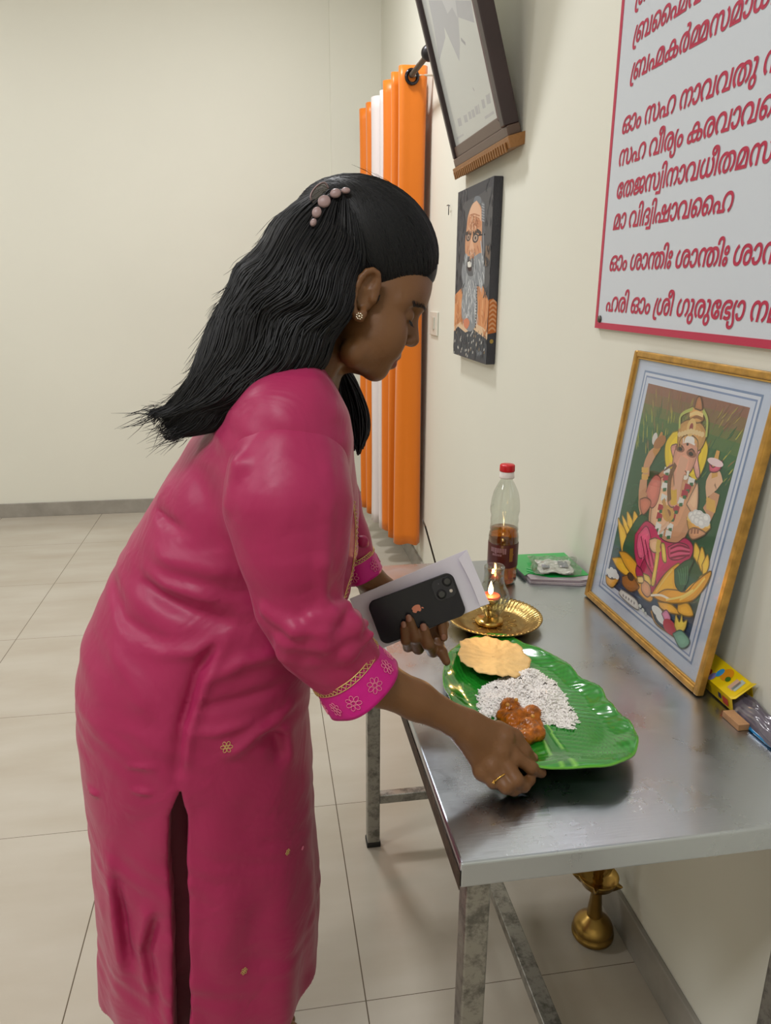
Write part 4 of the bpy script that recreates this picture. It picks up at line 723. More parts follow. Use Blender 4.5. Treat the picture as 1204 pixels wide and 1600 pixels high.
def glyph(g):
    """one glyph as flat filled pieces; every outer outline with its holes is filled on its own, so strokes may overlap"""
    if g in _gc: return _gc[g]
    loops = []
    for c in GLY[g][1].split(';'):
        pts = [(int(p.rstrip('q').split(' ')[0]), int(p.rstrip('q').split(' ')[1]), not p.endswith('q')) for p in c.split(',')]
        n = len(pts); out = []; full = []
        for i in range(n):
            a = pts[i]; b = pts[(i+1) % n]; full.append(a)
            if not a[2] and not b[2]: full.append(((a[0]+b[0])/2, (a[1]+b[1])/2, True))
        st = next(i for i, p in enumerate(full) if p[2]); full = full[st:]+full[:st]; n = len(full); i = 0
        while i < n:
            p = full[i]; q = full[(i+1) % n]
            if q[2]: out.append(p[:2]); i += 1
            else:
                r = full[(i+2) % n]
                for t in (0, .33, .67): out.append(((1-t)**2*p[0]+2*t*(1-t)*q[0]+t*t*r[0], (1-t)**2*p[1]+2*t*(1-t)*q[1]+t*t*r[1]))
                i += 2
        loops.append((sum(out[k][0]*out[(k+1) % len(out)][1]-out[(k+1) % len(out)][0]*out[k][1] for k in range(len(out))), out))
    V = []; F = []; pts = []; ed = []
    for ar, o in loops:
        o = [p for k, p in enumerate(o) if math.dist(p, o[k-1]) > 2]; k = len(pts); m = len(o); pts += [Vector((p[0]/1000, p[1]/1000)) for p in o]; ed += [(k+q, k+(q+1) % m) for q in range(m)]
        for q in range(m):                                   # a narrow band along the outline makes the letter bold
            p0_, p1_ = np.array(o[q])/1000, np.array(o[(q+1) % m])/1000; t = p1_-p0_; t /= np.linalg.norm(t); nn = np.array((-t[1], t[0]))*.017; t = t*.012; b_ = len(V)
            hz = .0015+.00006*(len(F) % 97); V += [tuple(p0_-t+nn)+(hz,), tuple(p1_+t+nn)+(hz,), tuple(p1_+t-nn)+(hz,), tuple(p0_-t-nn)+(hz,)]; F.append((b_, b_+3, b_+2, b_+1))
    cv_, ce, cf_, *_ = delaunay_2d_cdt(pts, ed, [], 0, 1e-5); b_ = len(V); V += [(p.x, p.y, 0) for p in cv_]
    for f in cf_:
        cx = sum(cv_[i].x for i in f)/len(f)*1000; cy = sum(cv_[i].y for i in f)/len(f)*1000; wn = 0
        for ar, o in loops:
            for k in range(len(o)):
                (x1, y1), (x2, y2) = o[k], o[(k+1) % len(o)]
                if (y1 > cy) != (y2 > cy) and cx < (x2-x1)*(cy-y1)/(y2-y1)+x1: wn += 1 if y2 > y1 else -1
        if wn: F.append(tuple(i+b_ for i in f))
    _gc[g] = (V, F); return _gc[g]
def letters(ids, y0, z0, sc, x, m, parent, name):
    """glyphs laid out along -y on the wall, slightly slanted"""
    a = Acc(); pen = 0
    for g in ids:
        if g < 0: pen += .26; continue
        V, F = glyph(g); a.add([(x-v[2]*sc, y0-(pen+v[0]+.18*v[1])*sc, z0+v[1]*sc*1.13) for v in V], F); pen += GLY[g][0]/1000
    return a.build(name, m, parent, False)
for ln, (y0, z0) in {0: (1.570, 1.912), 1: (1.566, 1.848), 2: (1.563, 1.783), 3: (1.580, 1.691), 4: (1.583, 1.631), 5: (1.580, 1.569), 6: (1.583, 1.509), 7: (1.583, 1.427), 8: (1.583, 1.344)}.items():
    letters(LINES[ln], y0, z0, .0467, .7439, REDM, sg, 'lettering')

# ------------------------------------------------------------------ small things on the wall
sw = thing('light_switch', 'small white wall switch between the orange curtain and the bearded man painting', 'switch', (WX, 3.26, 1.24))
boxo('plate', (WX-.008, 3.19, 1.192), (WX, 3.33, 1.292), mat('switch_plastic', (214, 212, 200), .35), sw, .003)
boxo('rocker', (WX-.013, 3.235, 1.218), (WX-.007, 3.265, 1.27), mat('rocker_plastic', (196, 192, 178), .35), sw, .002)
hk = Acc().tube([(WX, 3.05, 1.697), (WX-.012, 3.05, 1.697), (WX-.012, 3.02, 1.697), (WX-.012, 3.02, 1.66)], .0016, n=6).build('wall_hook', DARKM)
tag(hk, 'tiny bent metal nail in the wall left of the bearded man painting', 'nail')

# ------------------------------------------------------------------ framed elephant-headed deity print leaning on the wall
GO = np.array((.684, 1.44, .7425)); GWv = np.array((.006, -.438, 0)); GUv = np.array((.047, -.03, .532)); GN = np.cross(GUv, GWv); GN /= np.linalg.norm(GN)
if GN[0] > 0: GN = -GN
gf = thing('deity_picture', 'gold-framed deity picture standing on the steel table and leaning on the wall', 'picture', tuple(GO))
GOLD = mat('gold_frame', (184, 140, 66), .36, .45, bump=.12, bscale=60, var=.28, vscale=45)
ga = (GO, GWv, GUv, GN)
w_, h_ = .028, .023
slabs('frame', [(0, w_, 0, 1, -.0145, 0), (1-w_, 1, 0, 1, -.0145, 0), (w_, 1-w_, 0, h_, -.0145, 0), (w_, 1-w_, 1-h_, 1, -.0145, 0)], GOLD, gf, *ga, bev=.003)
slabs('inner_bead', [(w_, w_+.008, h_, 1-h_, -.008, -.003), (1-w_-.008, 1-w_, h_, 1-h_, -.008, -.003), (w_, 1-w_, h_, h_+.006, -.008, -.003), (w_, 1-w_, 1-h_-.006, 1-h_, -.008, -.003)], mat('bright_gold', (214, 168, 86), .28, .7), gf, *ga, bev=.001)
slabs('mount', [(w_, 1-w_, h_, 1-h_, -.011, -.0082)], mat('mount_card', (190, 202, 222), .5, var=.06, vscale=14), gf, *ga)
pg = Print(GO-GN*.0082, GWv, GUv, GN); pg.modelled = True
pg.poly([(.095,.070),(.905,.070),(.905,.935),(.095,.935)], (118, 140, 176))
pg.poly([(.105,.078),(.895,.078),(.895,.928),(.105,.928)], (206, 214, 228))
pg.poly([(.118,.088),(.882,.088),(.882,.918),(.118,.918)], (126, 146, 184))
pg.poly([(.126,.094),(.874,.094),(.874,.912),(.126,.912)], (196, 206, 224))
pg.poly([(0.148,0.112),(0.852,0.112),(0.852,0.892),(0.148,0.892)], (28, 84, 54))
pg.poly([(0.148,0.112),(0.852,0.112),(0.852,0.16),(0.148,0.16)], (34, 52, 84))
pg.poly([(0.148,0.16),(0.852,0.16),(0.852,0.22),(0.148,0.22)], (38, 66, 98))
pg.poly([(0.148,0.22),(0.852,0.22),(0.852,0.27),(0.148,0.27)], (38, 80, 90))
pg.poly([(0.148,0.27),(0.852,0.27),(0.852,0.33),(0.148,0.33)], (34, 90, 74))
pg.poly([(0.148,0.7),(0.852,0.7),(0.852,0.745),(0.148,0.745)], (52, 104, 60))
pg.poly([(0.148,0.745),(0.852,0.745),(0.852,0.785),(0.148,0.785)], (78, 112, 62))
pg.poly([(0.148,0.785),(0.852,0.785),(0.852,0.82),(0.148,0.82)], (104, 112, 62))
pg.poly([(0.148,0.82),(0.852,0.82),(0.852,0.86),(0.148,0.86)], (126, 102, 68))
pg.poly([(0.148,0.86),(0.852,0.86),(0.852,0.892),(0.148,0.892)], (138, 94, 76))
pg.line([(0.748,0.857),(0.761,0.873),(0.775,0.888)], [.004,.006,.001], (146, 104, 74))
pg.line([(0.396,0.835),(0.393,0.847),(0.391,0.859)], [.004,.006,.001], (120, 92, 70))
pg.line([(0.556,0.797),(0.560,0.817),(0.565,0.836)], [.004,.006,.001], (48, 96, 62))
pg.line([(0.234,0.801),(0.224,0.821),(0.214,0.840)], [.004,.006,.001], (132, 98, 84))
pg.line([(0.708,0.812),(0.719,0.833),(0.731,0.853)], [.004,.006,.001], (160, 142, 72))
pg.line([(0.737,0.824),(0.750,0.843),(0.763,0.863)], [.004,.006,.001], (160, 142, 72))
pg.line([(0.541,0.686),(0.545,0.701),(0.549,0.715)], [.004,.006,.001], (92, 124, 58))
pg.line([(0.178,0.825),(0.166,0.850),(0.154,0.876)], [.004,.006,.001], (132, 98, 84))
pg.line([(0.371,0.848),(0.367,0.864),(0.364,0.879)], [.004,.006,.001], (132, 98, 84))
pg.line([(0.816,0.798),(0.833,0.813),(0.849,0.828)], [.004,.006,.001], (48, 96, 62))
pg.line([(0.484,0.778),(0.486,0.801),(0.487,0.824)], [.004,.006,.001], (150, 158, 66))
pg.line([(0.230,0.814),(0.221,0.828),(0.211,0.842)], [.004,.006,.001], (160, 142, 72))
pg.line([(0.511,0.746),(0.514,0.759),(0.516,0.773)], [.004,.006,.001], (132, 112, 70))
pg.line([(0.301,0.827),(0.294,0.853),(0.287,0.879)], [.004,.006,.001], (132, 98, 84))
pg.line([(0.233,0.705),(0.223,0.727),(0.214,0.748)], [.004,.006,.001], (176, 172, 74))
pg.line([(0.249,0.822),(0.240,0.843),(0.231,0.864)], [.004,.006,.001], (146, 104, 74))
pg.line([(0.175,0.782),(0.163,0.801),(0.151,0.820)], [.004,.006,.001], (60, 108, 64))
pg.line([(0.521,0.854),(0.524,0.870),(0.528,0.885)], [.004,.006,.001], (120, 92, 70))
pg.line([(0.626,0.671),(0.634,0.696),(0.642,0.721)], [.004,.006,.001], (132, 112, 70))
pg.line([(0.681,0.648),(0.691,0.659),(0.701,0.671)], [.004,.006,.001], (92, 124, 58))
pg.line([(0.831,0.687),(0.840,0.698),(0.849,0.709)], [.004,.006,.001], (176, 172, 74))
pg.line([(0.453,0.814),(0.453,0.833),(0.453,0.851)], [.004,.006,.001], (146, 104, 74))
pg.line([(0.688,0.734),(0.699,0.759),(0.710,0.784)], [.004,.006,.001], (48, 96, 62))
pg.line([(0.266,0.754),(0.258,0.777),(0.250,0.799)], [.004,.006,.001], (132, 112, 70))
pg.line([(0.732,0.688),(0.745,0.706),(0.757,0.725)], [.004,.006,.001], (150, 158, 66))
pg.line([(0.471,0.814),(0.472,0.831),(0.473,0.848)], [.004,.006,.001], (160, 142, 72))
pg.line([(0.465,0.649),(0.466,0.663),(0.466,0.678)], [.004,.006,.001], (92, 124, 58))
pg.line([(0.460,0.723),(0.460,0.740),(0.461,0.757)], [.004,.006,.001], (150, 158, 66))
pg.line([(0.700,0.699),(0.711,0.716),(0.723,0.732)], [.004,.006,.001], (60, 108, 64))
pg.line([(0.518,0.677),(0.521,0.687),(0.524,0.697)], [.004,.006,.001], (132, 112, 70))
pg.line([(0.430,0.679),(0.429,0.689),(0.428,0.700)], [.004,.006,.001], (150, 158, 66))
pg.line([(0.568,0.742),(0.574,0.755),(0.579,0.768)], [.004,.006,.001], (150, 158, 66))
pg.line([(0.430,0.713),(0.429,0.724),(0.428,0.734)], [.004,.006,.001], (48, 96, 62))
pg.line([(0.192,0.733),(0.181,0.750),(0.169,0.767)], [.004,.006,.001], (150, 158, 66))
pg.line([(0.771,0.843),(0.785,0.857),(0.799,0.872)], [.004,.006,.001], (132, 98, 84))
pg.line([(0.478,0.678),(0.479,0.699),(0.480,0.720)], [.004,.006,.001], (92, 124, 58))
pg.line([(0.773,0.777),(0.788,0.801),(0.802,0.825)], [.004,.006,.001], (92, 124, 58))
pg.line([(0.343,0.821),(0.339,0.839),(0.334,0.857)], [.004,.006,.001], (120, 92, 70))
pg.line([(0.487,0.769),(0.489,0.780),(0.491,0.790)], [.004,.006,.001], (92, 124, 58))
pg.line([(0.582,0.719),(0.588,0.731),(0.594,0.743)], [.004,.006,.001], (48, 96, 62))
pg.line([(0.451,0.661),(0.452,0.681),(0.452,0.702)], [.004,.006,.001], (150, 158, 66))
pg.line([(0.178,0.661),(0.166,0.674),(0.154,0.687)], [.004,.006,.001], (150, 158, 66))
pg.line([(0.483,0.683),(0.484,0.702),(0.486,0.721)], [.004,.006,.001], (92, 124, 58))
pg.line([(0.293,0.864),(0.286,0.876),(0.279,0.888)], [.004,.006,.001], (132, 98, 84))
pg.line([(0.776,0.856),(0.791,0.867),(0.806,0.877)], [.004,.006,.001], (120, 92, 70))
pg.line([(0.665,0.785),(0.674,0.802),(0.684,0.819)], [.004,.006,.001], (92, 124, 58))
pg.line([(0.282,0.735),(0.275,0.754),(0.267,0.773)], [.004,.006,.001], (132, 112, 70))
pg.line([(0.383,0.796),(0.380,0.823),(0.377,0.849)], [.004,.006,.001], (176, 172, 74))
pg.line([(0.722,0.839),(0.735,0.856),(0.747,0.872)], [.004,.006,.001], (120, 92, 70))
pg.line([(0.780,0.723),(0.795,0.741),(0.810,0.758)], [.004,.006,.001], (176, 172, 74))
pg.line([(0.458,0.802),(0.458,0.818),(0.458,0.834)], [.004,.006,.001], (160, 142, 72))
pg.line([(0.500,0.813),(0.502,0.839),(0.504,0.865)], [.004,.006,.001], (132, 98, 84))
pg.line([(0.798,0.650),(0.814,0.663),(0.829,0.676)], [.004,.006,.001], (150, 158, 66))
pg.line([(0.713,0.661),(0.724,0.683),(0.736,0.705)], [.004,.006,.001], (48, 96, 62))
pg.line([(0.223,0.695),(0.213,0.719),(0.203,0.744)], [.004,.006,.001], (48, 96, 62))
pg.line([(0.196,0.781),(0.185,0.792),(0.173,0.802)], [.004,.006,.001], (60, 108, 64))
pg.line([(0.763,0.809),(0.777,0.824),(0.791,0.840)], [.004,.006,.001], (120, 92, 70))
pg.line([(0.159,0.685),(0.155,0.709),(0.151,0.732)], [.004,.006,.001], (150, 158, 66))
pg.line([(0.386,0.712),(0.383,0.729),(0.380,0.747)], [.004,.006,.001], (48, 96, 62))
pg.line([(0.300,0.798),(0.293,0.825),(0.286,0.853)], [.004,.006,.001], (48, 96, 62))
pg.line([(0.254,0.867),(0.246,0.877),(0.237,0.888)], [.004,.006,.001], (120, 92, 70))
pg.line([(0.810,0.691),(0.826,0.710),(0.842,0.730)], [.004,.006,.001], (60, 108, 64))
pg.line([(0.498,0.849),(0.501,0.864),(0.503,0.880)], [.004,.006,.001], (160, 142, 72))
pg.line([(0.473,0.783),(0.474,0.794),(0.475,0.805)], [.004,.006,.001], (150, 158, 66))
pg.line([(0.561,0.838),(0.566,0.849),(0.571,0.861)], [.004,.006,.001], (120, 92, 70))
pg.line([(0.216,0.747),(0.205,0.761),(0.195,0.775)], [.004,.006,.001], (48, 96, 62))
pg.line([(0.573,0.788),(0.578,0.811),(0.584,0.834)], [.004,.006,.001], (48, 96, 62))
pg.line([(0.391,0.779),(0.389,0.797),(0.386,0.814)], [.004,.006,.001], (150, 158, 66))
pg.line([(0.355,0.857),(0.350,0.873),(0.346,0.888)], [.004,.006,.001], (132, 98, 84))
pg.line([(0.297,0.764),(0.290,0.782),(0.283,0.800)], [.004,.006,.001], (48, 96, 62))
pg.line([(0.591,0.719),(0.598,0.732),(0.604,0.745)], [.004,.006,.001], (150, 158, 66))
pg.line([(0.781,0.798),(0.796,0.814),(0.810,0.831)], [.004,.006,.001], (48, 96, 62))
pg.line([(0.203,0.759),(0.192,0.774),(0.181,0.788)], [.004,.006,.001], (150, 158, 66))
pg.line([(0.384,0.739),(0.381,0.751),(0.378,0.762)], [.004,.006,.001], (176, 172, 74))
pg.line([(0.376,0.812),(0.373,0.826),(0.369,0.840)], [.004,.006,.001], (160, 142, 72))
pg.line([(0.748,0.867),(0.761,0.877),(0.774,0.888)], [.004,.006,.001], (132, 98, 84))
pg.line([(0.406,0.684),(0.404,0.705),(0.402,0.726)], [.004,.006,.001], (60, 108, 64))
pg.line([(0.484,0.818),(0.486,0.835),(0.487,0.852)], [.004,.006,.001], (146, 104, 74))
pg.line([(0.355,0.855),(0.351,0.868),(0.346,0.881)], [.004,.006,.001], (146, 104, 74))
pg.line([(0.177,0.675),(0.165,0.693),(0.152,0.712)], [.004,.006,.001], (150, 158, 66))
pg.line([(0.589,0.649),(0.595,0.672),(0.601,0.695)], [.004,.006,.001], (92, 124, 58))
pg.line([(0.489,0.649),(0.491,0.667),(0.493,0.685)], [.004,.006,.001], (176, 172, 74))
pg.line([(0.661,0.706),(0.671,0.718),(0.680,0.730)], [.004,.006,.001], (92, 124, 58))
pg.line([(0.770,0.742),(0.785,0.756),(0.799,0.769)], [.004,.006,.001], (60, 108, 64))
pg.line([(0.672,0.801),(0.682,0.828),(0.692,0.855)], [.004,.006,.001], (120, 92, 70))
pg.line([(0.793,0.739),(0.809,0.766),(0.824,0.792)], [.004,.006,.001], (60, 108, 64))
pg.line([(0.512,0.765),(0.515,0.781),(0.518,0.797)], [.004,.006,.001], (92, 124, 58))
pg.line([(0.350,0.747),(0.346,0.772),(0.341,0.798)], [.004,.006,.001], (92, 124, 58))
pg.line([(0.662,0.854),(0.671,0.871),(0.681,0.888)], [.004,.006,.001], (146, 104, 74))
pg.line([(0.247,0.762),(0.237,0.781),(0.228,0.801)], [.004,.006,.001], (176, 172, 74))
pg.line([(0.798,0.640),(0.814,0.668),(0.830,0.695)], [.004,.006,.001], (60, 108, 64))
pg.line([(0.397,0.862),(0.395,0.875),(0.392,0.888)], [.004,.006,.001], (146, 104, 74))
pg.line([(0.488,0.695),(0.490,0.710),(0.492,0.725)], [.004,.006,.001], (92, 124, 58))
pg.line([(0.721,0.779),(0.733,0.803),(0.746,0.827)], [.004,.006,.001], (60, 108, 64))
pg.line([(0.368,0.697),(0.364,0.721),(0.361,0.745)], [.004,.006,.001], (60, 108, 64))
pg.line([(0.645,0.718),(0.654,0.729),(0.663,0.739)], [.004,.006,.001], (150, 158, 66))
pg.line([(0.581,0.795),(0.587,0.821),(0.593,0.847)], [.004,.006,.001], (132, 112, 70))
pg.line([(0.325,0.671),(0.319,0.694),(0.313,0.718)], [.004,.006,.001], (60, 108, 64))
pg.line([(0.501,0.831),(0.503,0.851),(0.506,0.870)], [.004,.006,.001], (120, 92, 70))
pg.line([(0.169,0.650),(0.160,0.669),(0.151,0.687)], [.004,.006,.001], (150, 158, 66))
pg.line([(0.763,0.848),(0.777,0.867),(0.791,0.885)], [.004,.006,.001], (132, 98, 84))
pg.line([(0.408,0.785),(0.406,0.801),(0.404,0.816)], [.004,.006,.001], (150, 158, 66))
pg.line([(0.619,0.868),(0.626,0.878),(0.634,0.888)], [.004,.006,.001], (132, 98, 84))
pg.line([(0.680,0.742),(0.690,0.757),(0.700,0.772)], [.004,.006,.001], (92, 124, 58))
pg.line([(0.463,0.861),(0.464,0.873),(0.464,0.886)], [.004,.006,.001], (120, 92, 70))
pg.line([(0.252,0.649),(0.243,0.667),(0.234,0.686)], [.004,.006,.001], (176, 172, 74))
pg.line([(0.716,0.854),(0.728,0.871),(0.740,0.888)], [.004,.006,.001], (146, 104, 74))
pg.line([(0.371,0.777),(0.368,0.790),(0.364,0.802)], [.004,.006,.001], (176, 172, 74))
pg.line([(0.347,0.803),(0.342,0.829),(0.337,0.855)], [.004,.006,.001], (146, 104, 74))
pg.line([(0.451,0.657),(0.451,0.668),(0.451,0.679)], [.004,.006,.001], (60, 108, 64))
pg.line([(0.762,0.861),(0.776,0.874),(0.790,0.888)], [.004,.006,.001], (160, 142, 72))
pg.line([(0.368,0.720),(0.364,0.741),(0.360,0.762)], [.004,.006,.001], (60, 108, 64))
pg.line([(0.371,0.702),(0.368,0.729),(0.364,0.756)], [.004,.006,.001], (92, 124, 58))
pg.line([(0.372,0.730),(0.368,0.745),(0.365,0.760)], [.004,.006,.001], (176, 172, 74))
pg.line([(0.439,0.735),(0.439,0.761),(0.438,0.787)], [.004,.006,.001], (60, 108, 64))
pg.line([(0.313,0.686),(0.307,0.697),(0.301,0.709)], [.004,.006,.001], (132, 112, 70))
pg.line([(0.236,0.785),(0.226,0.798),(0.216,0.810)], [.004,.006,.001], (150, 158, 66))
pg.line([(0.793,0.864),(0.808,0.876),(0.824,0.888)], [.004,.006,.001], (132, 98, 84))
pg.line([(0.338,0.751),(0.333,0.766),(0.328,0.780)], [.004,.006,.001], (132, 112, 70))
pg.line([(0.535,0.680),(0.539,0.699),(0.543,0.717)], [.004,.006,.001], (176, 172, 74))
pg.line([(0.255,0.848),(0.246,0.861),(0.238,0.874)], [.004,.006,.001], (132, 98, 84))
pg.line([(0.613,0.789),(0.620,0.801),(0.627,0.814)], [.004,.006,.001], (150, 158, 66))
pg.line([(0.280,0.784),(0.272,0.800),(0.264,0.815)], [.004,.006,.001], (48, 96, 62))
pg.line([(0.712,0.841),(0.724,0.852),(0.736,0.863)], [.004,.006,.001], (160, 142, 72))
pg.line([(0.518,0.728),(0.521,0.740),(0.525,0.752)], [.004,.006,.001], (60, 108, 64))
pg.line([(0.281,0.646),(0.273,0.658),(0.265,0.670)], [.004,.006,.001], (150, 158, 66))
pg.line([(0.256,0.669),(0.247,0.685),(0.238,0.702)], [.004,.006,.001], (132, 112, 70))
pg.line([(0.210,0.684),(0.199,0.711),(0.188,0.737)], [.004,.006,.001], (176, 172, 74))
pg.line([(0.818,0.697),(0.834,0.713),(0.849,0.729)], [.004,.006,.001], (60, 108, 64))
pg.line([(0.228,0.835),(0.218,0.853),(0.208,0.871)], [.004,.006,.001], (120, 92, 70))
pg.line([(0.516,0.836),(0.519,0.854),(0.522,0.872)], [.004,.006,.001], (132, 98, 84))
pg.line([(0.471,0.764),(0.472,0.782),(0.473,0.799)], [.004,.006,.001], (132, 112, 70))
pg.line([(0.466,0.728),(0.466,0.752),(0.467,0.775)], [.004,.006,.001], (92, 124, 58))
pg.line([(0.787,0.835),(0.802,0.848),(0.817,0.861)], [.004,.006,.001], (160, 142, 72))
pg.line([(0.372,0.833),(0.368,0.845),(0.365,0.858)], [.004,.006,.001], (146, 104, 74))
pg.line([(0.434,0.841),(0.433,0.853),(0.432,0.865)], [.004,.006,.001], (146, 104, 74))
pg.line([(0.264,0.668),(0.256,0.685),(0.248,0.702)], [.004,.006,.001], (132, 112, 70))
pg.line([(0.620,0.761),(0.628,0.784),(0.635,0.808)], [.004,.006,.001], (150, 158, 66))
pg.line([(0.470,0.774),(0.471,0.789),(0.472,0.805)], [.004,.006,.001], (132, 112, 70))
pg.line([(0.563,0.714),(0.568,0.733),(0.573,0.752)], [.004,.006,.001], (92, 124, 58))
pg.line([(0.587,0.776),(0.593,0.798),(0.599,0.821)], [.004,.006,.001], (48, 96, 62))
pg.line([(0.789,0.838),(0.804,0.863),(0.819,0.888)], [.004,.006,.001], (120, 92, 70))
pg.line([(0.816,0.708),(0.832,0.722),(0.849,0.735)], [.004,.006,.001], (132, 112, 70))
pg.line([(0.496,0.808),(0.498,0.824),(0.500,0.840)], [.004,.006,.001], (160, 142, 72))
pg.line([(0.348,0.862),(0.344,0.875),(0.339,0.888)], [.004,.006,.001], (132, 98, 84))
pg.line([(0.383,0.821),(0.380,0.834),(0.377,0.848)], [.004,.006,.001], (132, 98, 84))
pg.line([(0.828,0.652),(0.839,0.669),(0.849,0.686)], [.004,.006,.001], (132, 112, 70))
pg.line([(0.729,0.819),(0.742,0.830),(0.754,0.841)], [.004,.006,.001], (132, 98, 84))
pg.line([(0.417,0.866),(0.415,0.877),(0.414,0.888)], [.004,.006,.001], (160, 142, 72))
pg.line([(0.195,0.754),(0.184,0.766),(0.172,0.778)], [.004,.006,.001], (48, 96, 62))
pg.line([(0.743,0.804),(0.756,0.820),(0.769,0.836)], [.004,.006,.001], (120, 92, 70))
pg.line([(0.409,0.725),(0.407,0.743),(0.405,0.761)], [.004,.006,.001], (48, 96, 62))
pg.line([(0.620,0.664),(0.628,0.683),(0.635,0.701)], [.004,.006,.001], (92, 124, 58))
pg.line([(0.306,0.725),(0.300,0.746),(0.293,0.767)], [.004,.006,.001], (176, 172, 74))
pg.line([(0.755,0.688),(0.768,0.706),(0.782,0.723)], [.004,.006,.001], (176, 172, 74))
pg.line([(0.178,0.764),(0.166,0.790),(0.153,0.816)], [.004,.006,.001], (132, 112, 70))
pg.line([(0.458,0.724),(0.458,0.746),(0.458,0.769)], [.004,.006,.001], (176, 172, 74))
pg.line([(0.456,0.797),(0.456,0.809),(0.456,0.821)], [.004,.006,.001], (60, 108, 64))
pg.line([(0.310,0.672),(0.303,0.687),(0.297,0.703)], [.004,.006,.001], (132, 112, 70))
pg.line([(0.286,0.829),(0.279,0.850),(0.271,0.870)], [.004,.006,.001], (146, 104, 74))
pg.line([(0.448,0.823),(0.448,0.840),(0.448,0.856)], [.004,.006,.001], (132, 98, 84))
pg.line([(0.719,0.682),(0.731,0.697),(0.743,0.712)], [.004,.006,.001], (60, 108, 64))
pg.line([(0.295,0.786),(0.288,0.806),(0.281,0.827)], [.004,.006,.001], (48, 96, 62))
pg.line([(0.359,0.706),(0.355,0.727),(0.351,0.748)], [.004,.006,.001], (48, 96, 62))
pg.line([(0.624,0.659),(0.632,0.677),(0.640,0.695)], [.004,.006,.001], (48, 96, 62))
pg.line([(0.826,0.655),(0.838,0.665),(0.849,0.676)], [.004,.006,.001], (60, 108, 64))
pg.line([(0.773,0.785),(0.788,0.797),(0.802,0.809)], [.004,.006,.001], (48, 96, 62))
pg.line([(0.381,0.736),(0.378,0.757),(0.375,0.777)], [.004,.006,.001], (92, 124, 58))
pg.line([(0.294,0.730),(0.287,0.742),(0.280,0.753)], [.004,.006,.001], (48, 96, 62))
pg.line([(0.507,0.848),(0.510,0.867),(0.512,0.885)], [.004,.006,.001], (160, 142, 72))
pg.line([(0.545,0.660),(0.549,0.674),(0.553,0.688)], [.004,.006,.001], (60, 108, 64))
pg.line([(0.714,0.851),(0.725,0.868),(0.737,0.885)], [.004,.006,.001], (120, 92, 70))
pg.line([(0.820,0.792),(0.834,0.811),(0.849,0.831)], [.004,.006,.001], (176, 172, 74))
pg.line([(0.544,0.719),(0.548,0.739),(0.553,0.759)], [.004,.006,.001], (132, 112, 70))
pg.line([(0.516,0.783),(0.519,0.799),(0.522,0.815)], [.004,.006,.001], (132, 112, 70))
pg.line([(0.736,0.810),(0.749,0.823),(0.762,0.837)], [.004,.006,.001], (146, 104, 74))
pg.line([(0.644,0.837),(0.653,0.858),(0.662,0.879)], [.004,.006,.001], (132, 98, 84))
pg.line([(0.745,0.690),(0.759,0.714),(0.772,0.738)], [.004,.006,.001], (60, 108, 64))
pg.line([(0.239,0.850),(0.229,0.867),(0.220,0.884)], [.004,.006,.001], (160, 142, 72))
pg.line([(0.371,0.814),(0.367,0.829),(0.363,0.845)], [.004,.006,.001], (160, 142, 72))
pg.line([(0.417,0.836),(0.416,0.860),(0.414,0.885)], [.004,.006,.001], (146, 104, 74))
pg.line([(0.318,0.724),(0.312,0.738),(0.306,0.752)], [.004,.006,.001], (92, 124, 58))
pg.line([(0.327,0.701),(0.321,0.723),(0.316,0.745)], [.004,.006,.001], (92, 124, 58))
pg.line([(0.652,0.688),(0.661,0.703),(0.670,0.718)], [.004,.006,.001], (176, 172, 74))
pg.line([(0.539,0.696),(0.543,0.719),(0.547,0.741)], [.004,.006,.001], (176, 172, 74))
pg.line([(0.704,0.724),(0.716,0.738),(0.727,0.752)], [.004,.006,.001], (48, 96, 62))
pg.line([(0.664,0.731),(0.674,0.750),(0.683,0.770)], [.004,.006,.001], (132, 112, 70))
pg.line([(0.277,0.709),(0.270,0.726),(0.262,0.743)], [.004,.006,.001], (150, 158, 66))
pg.line([(0.688,0.838),(0.699,0.856),(0.710,0.875)], [.004,.006,.001], (160, 142, 72))
pg.line([(0.339,0.847),(0.334,0.867),(0.329,0.888)], [.004,.006,.001], (160, 142, 72))
pg.line([(0.405,0.440),(0.425,0.452),(0.450,0.456)], [.002,.006,.002], (42, 104, 72))
pg.line([(0.377,0.638),(0.397,0.650),(0.422,0.654)], [.002,.006,.002], (42, 104, 72))
pg.line([(0.639,0.286),(0.659,0.298),(0.684,0.302)], [.002,.006,.002], (42, 104, 72))
pg.line([(0.373,0.533),(0.393,0.545),(0.418,0.549)], [.002,.006,.002], (20, 70, 46))
pg.line([(0.226,0.451),(0.246,0.463),(0.271,0.467)], [.002,.006,.002], (20, 70, 46))
pg.line([(0.461,0.456),(0.481,0.468),(0.506,0.472)], [.002,.006,.002], (42, 104, 72))
pg.line([(0.396,0.257),(0.416,0.269),(0.441,0.273)], [.002,.006,.002], (20, 70, 46))
pg.line([(0.680,0.321),(0.700,0.333),(0.725,0.337)], [.002,.006,.002], (24, 74, 48))
pg.line([(0.603,0.630),(0.623,0.642),(0.648,0.646)], [.002,.006,.002], (20, 70, 46))
pg.line([(0.528,0.511),(0.548,0.523),(0.573,0.527)], [.002,.006,.002], (20, 70, 46))
pg.line([(0.501,0.635),(0.521,0.647),(0.546,0.651)], [.002,.006,.002], (20, 70, 46))
pg.line([(0.744,0.409),(0.764,0.421),(0.789,0.425)], [.002,.006,.002], (20, 70, 46))
pg.line([(0.426,0.388),(0.446,0.400),(0.471,0.404)], [.002,.006,.002], (36, 96, 64))
pg.line([(0.316,0.519),(0.336,0.531),(0.361,0.535)], [.002,.006,.002], (42, 104, 72))
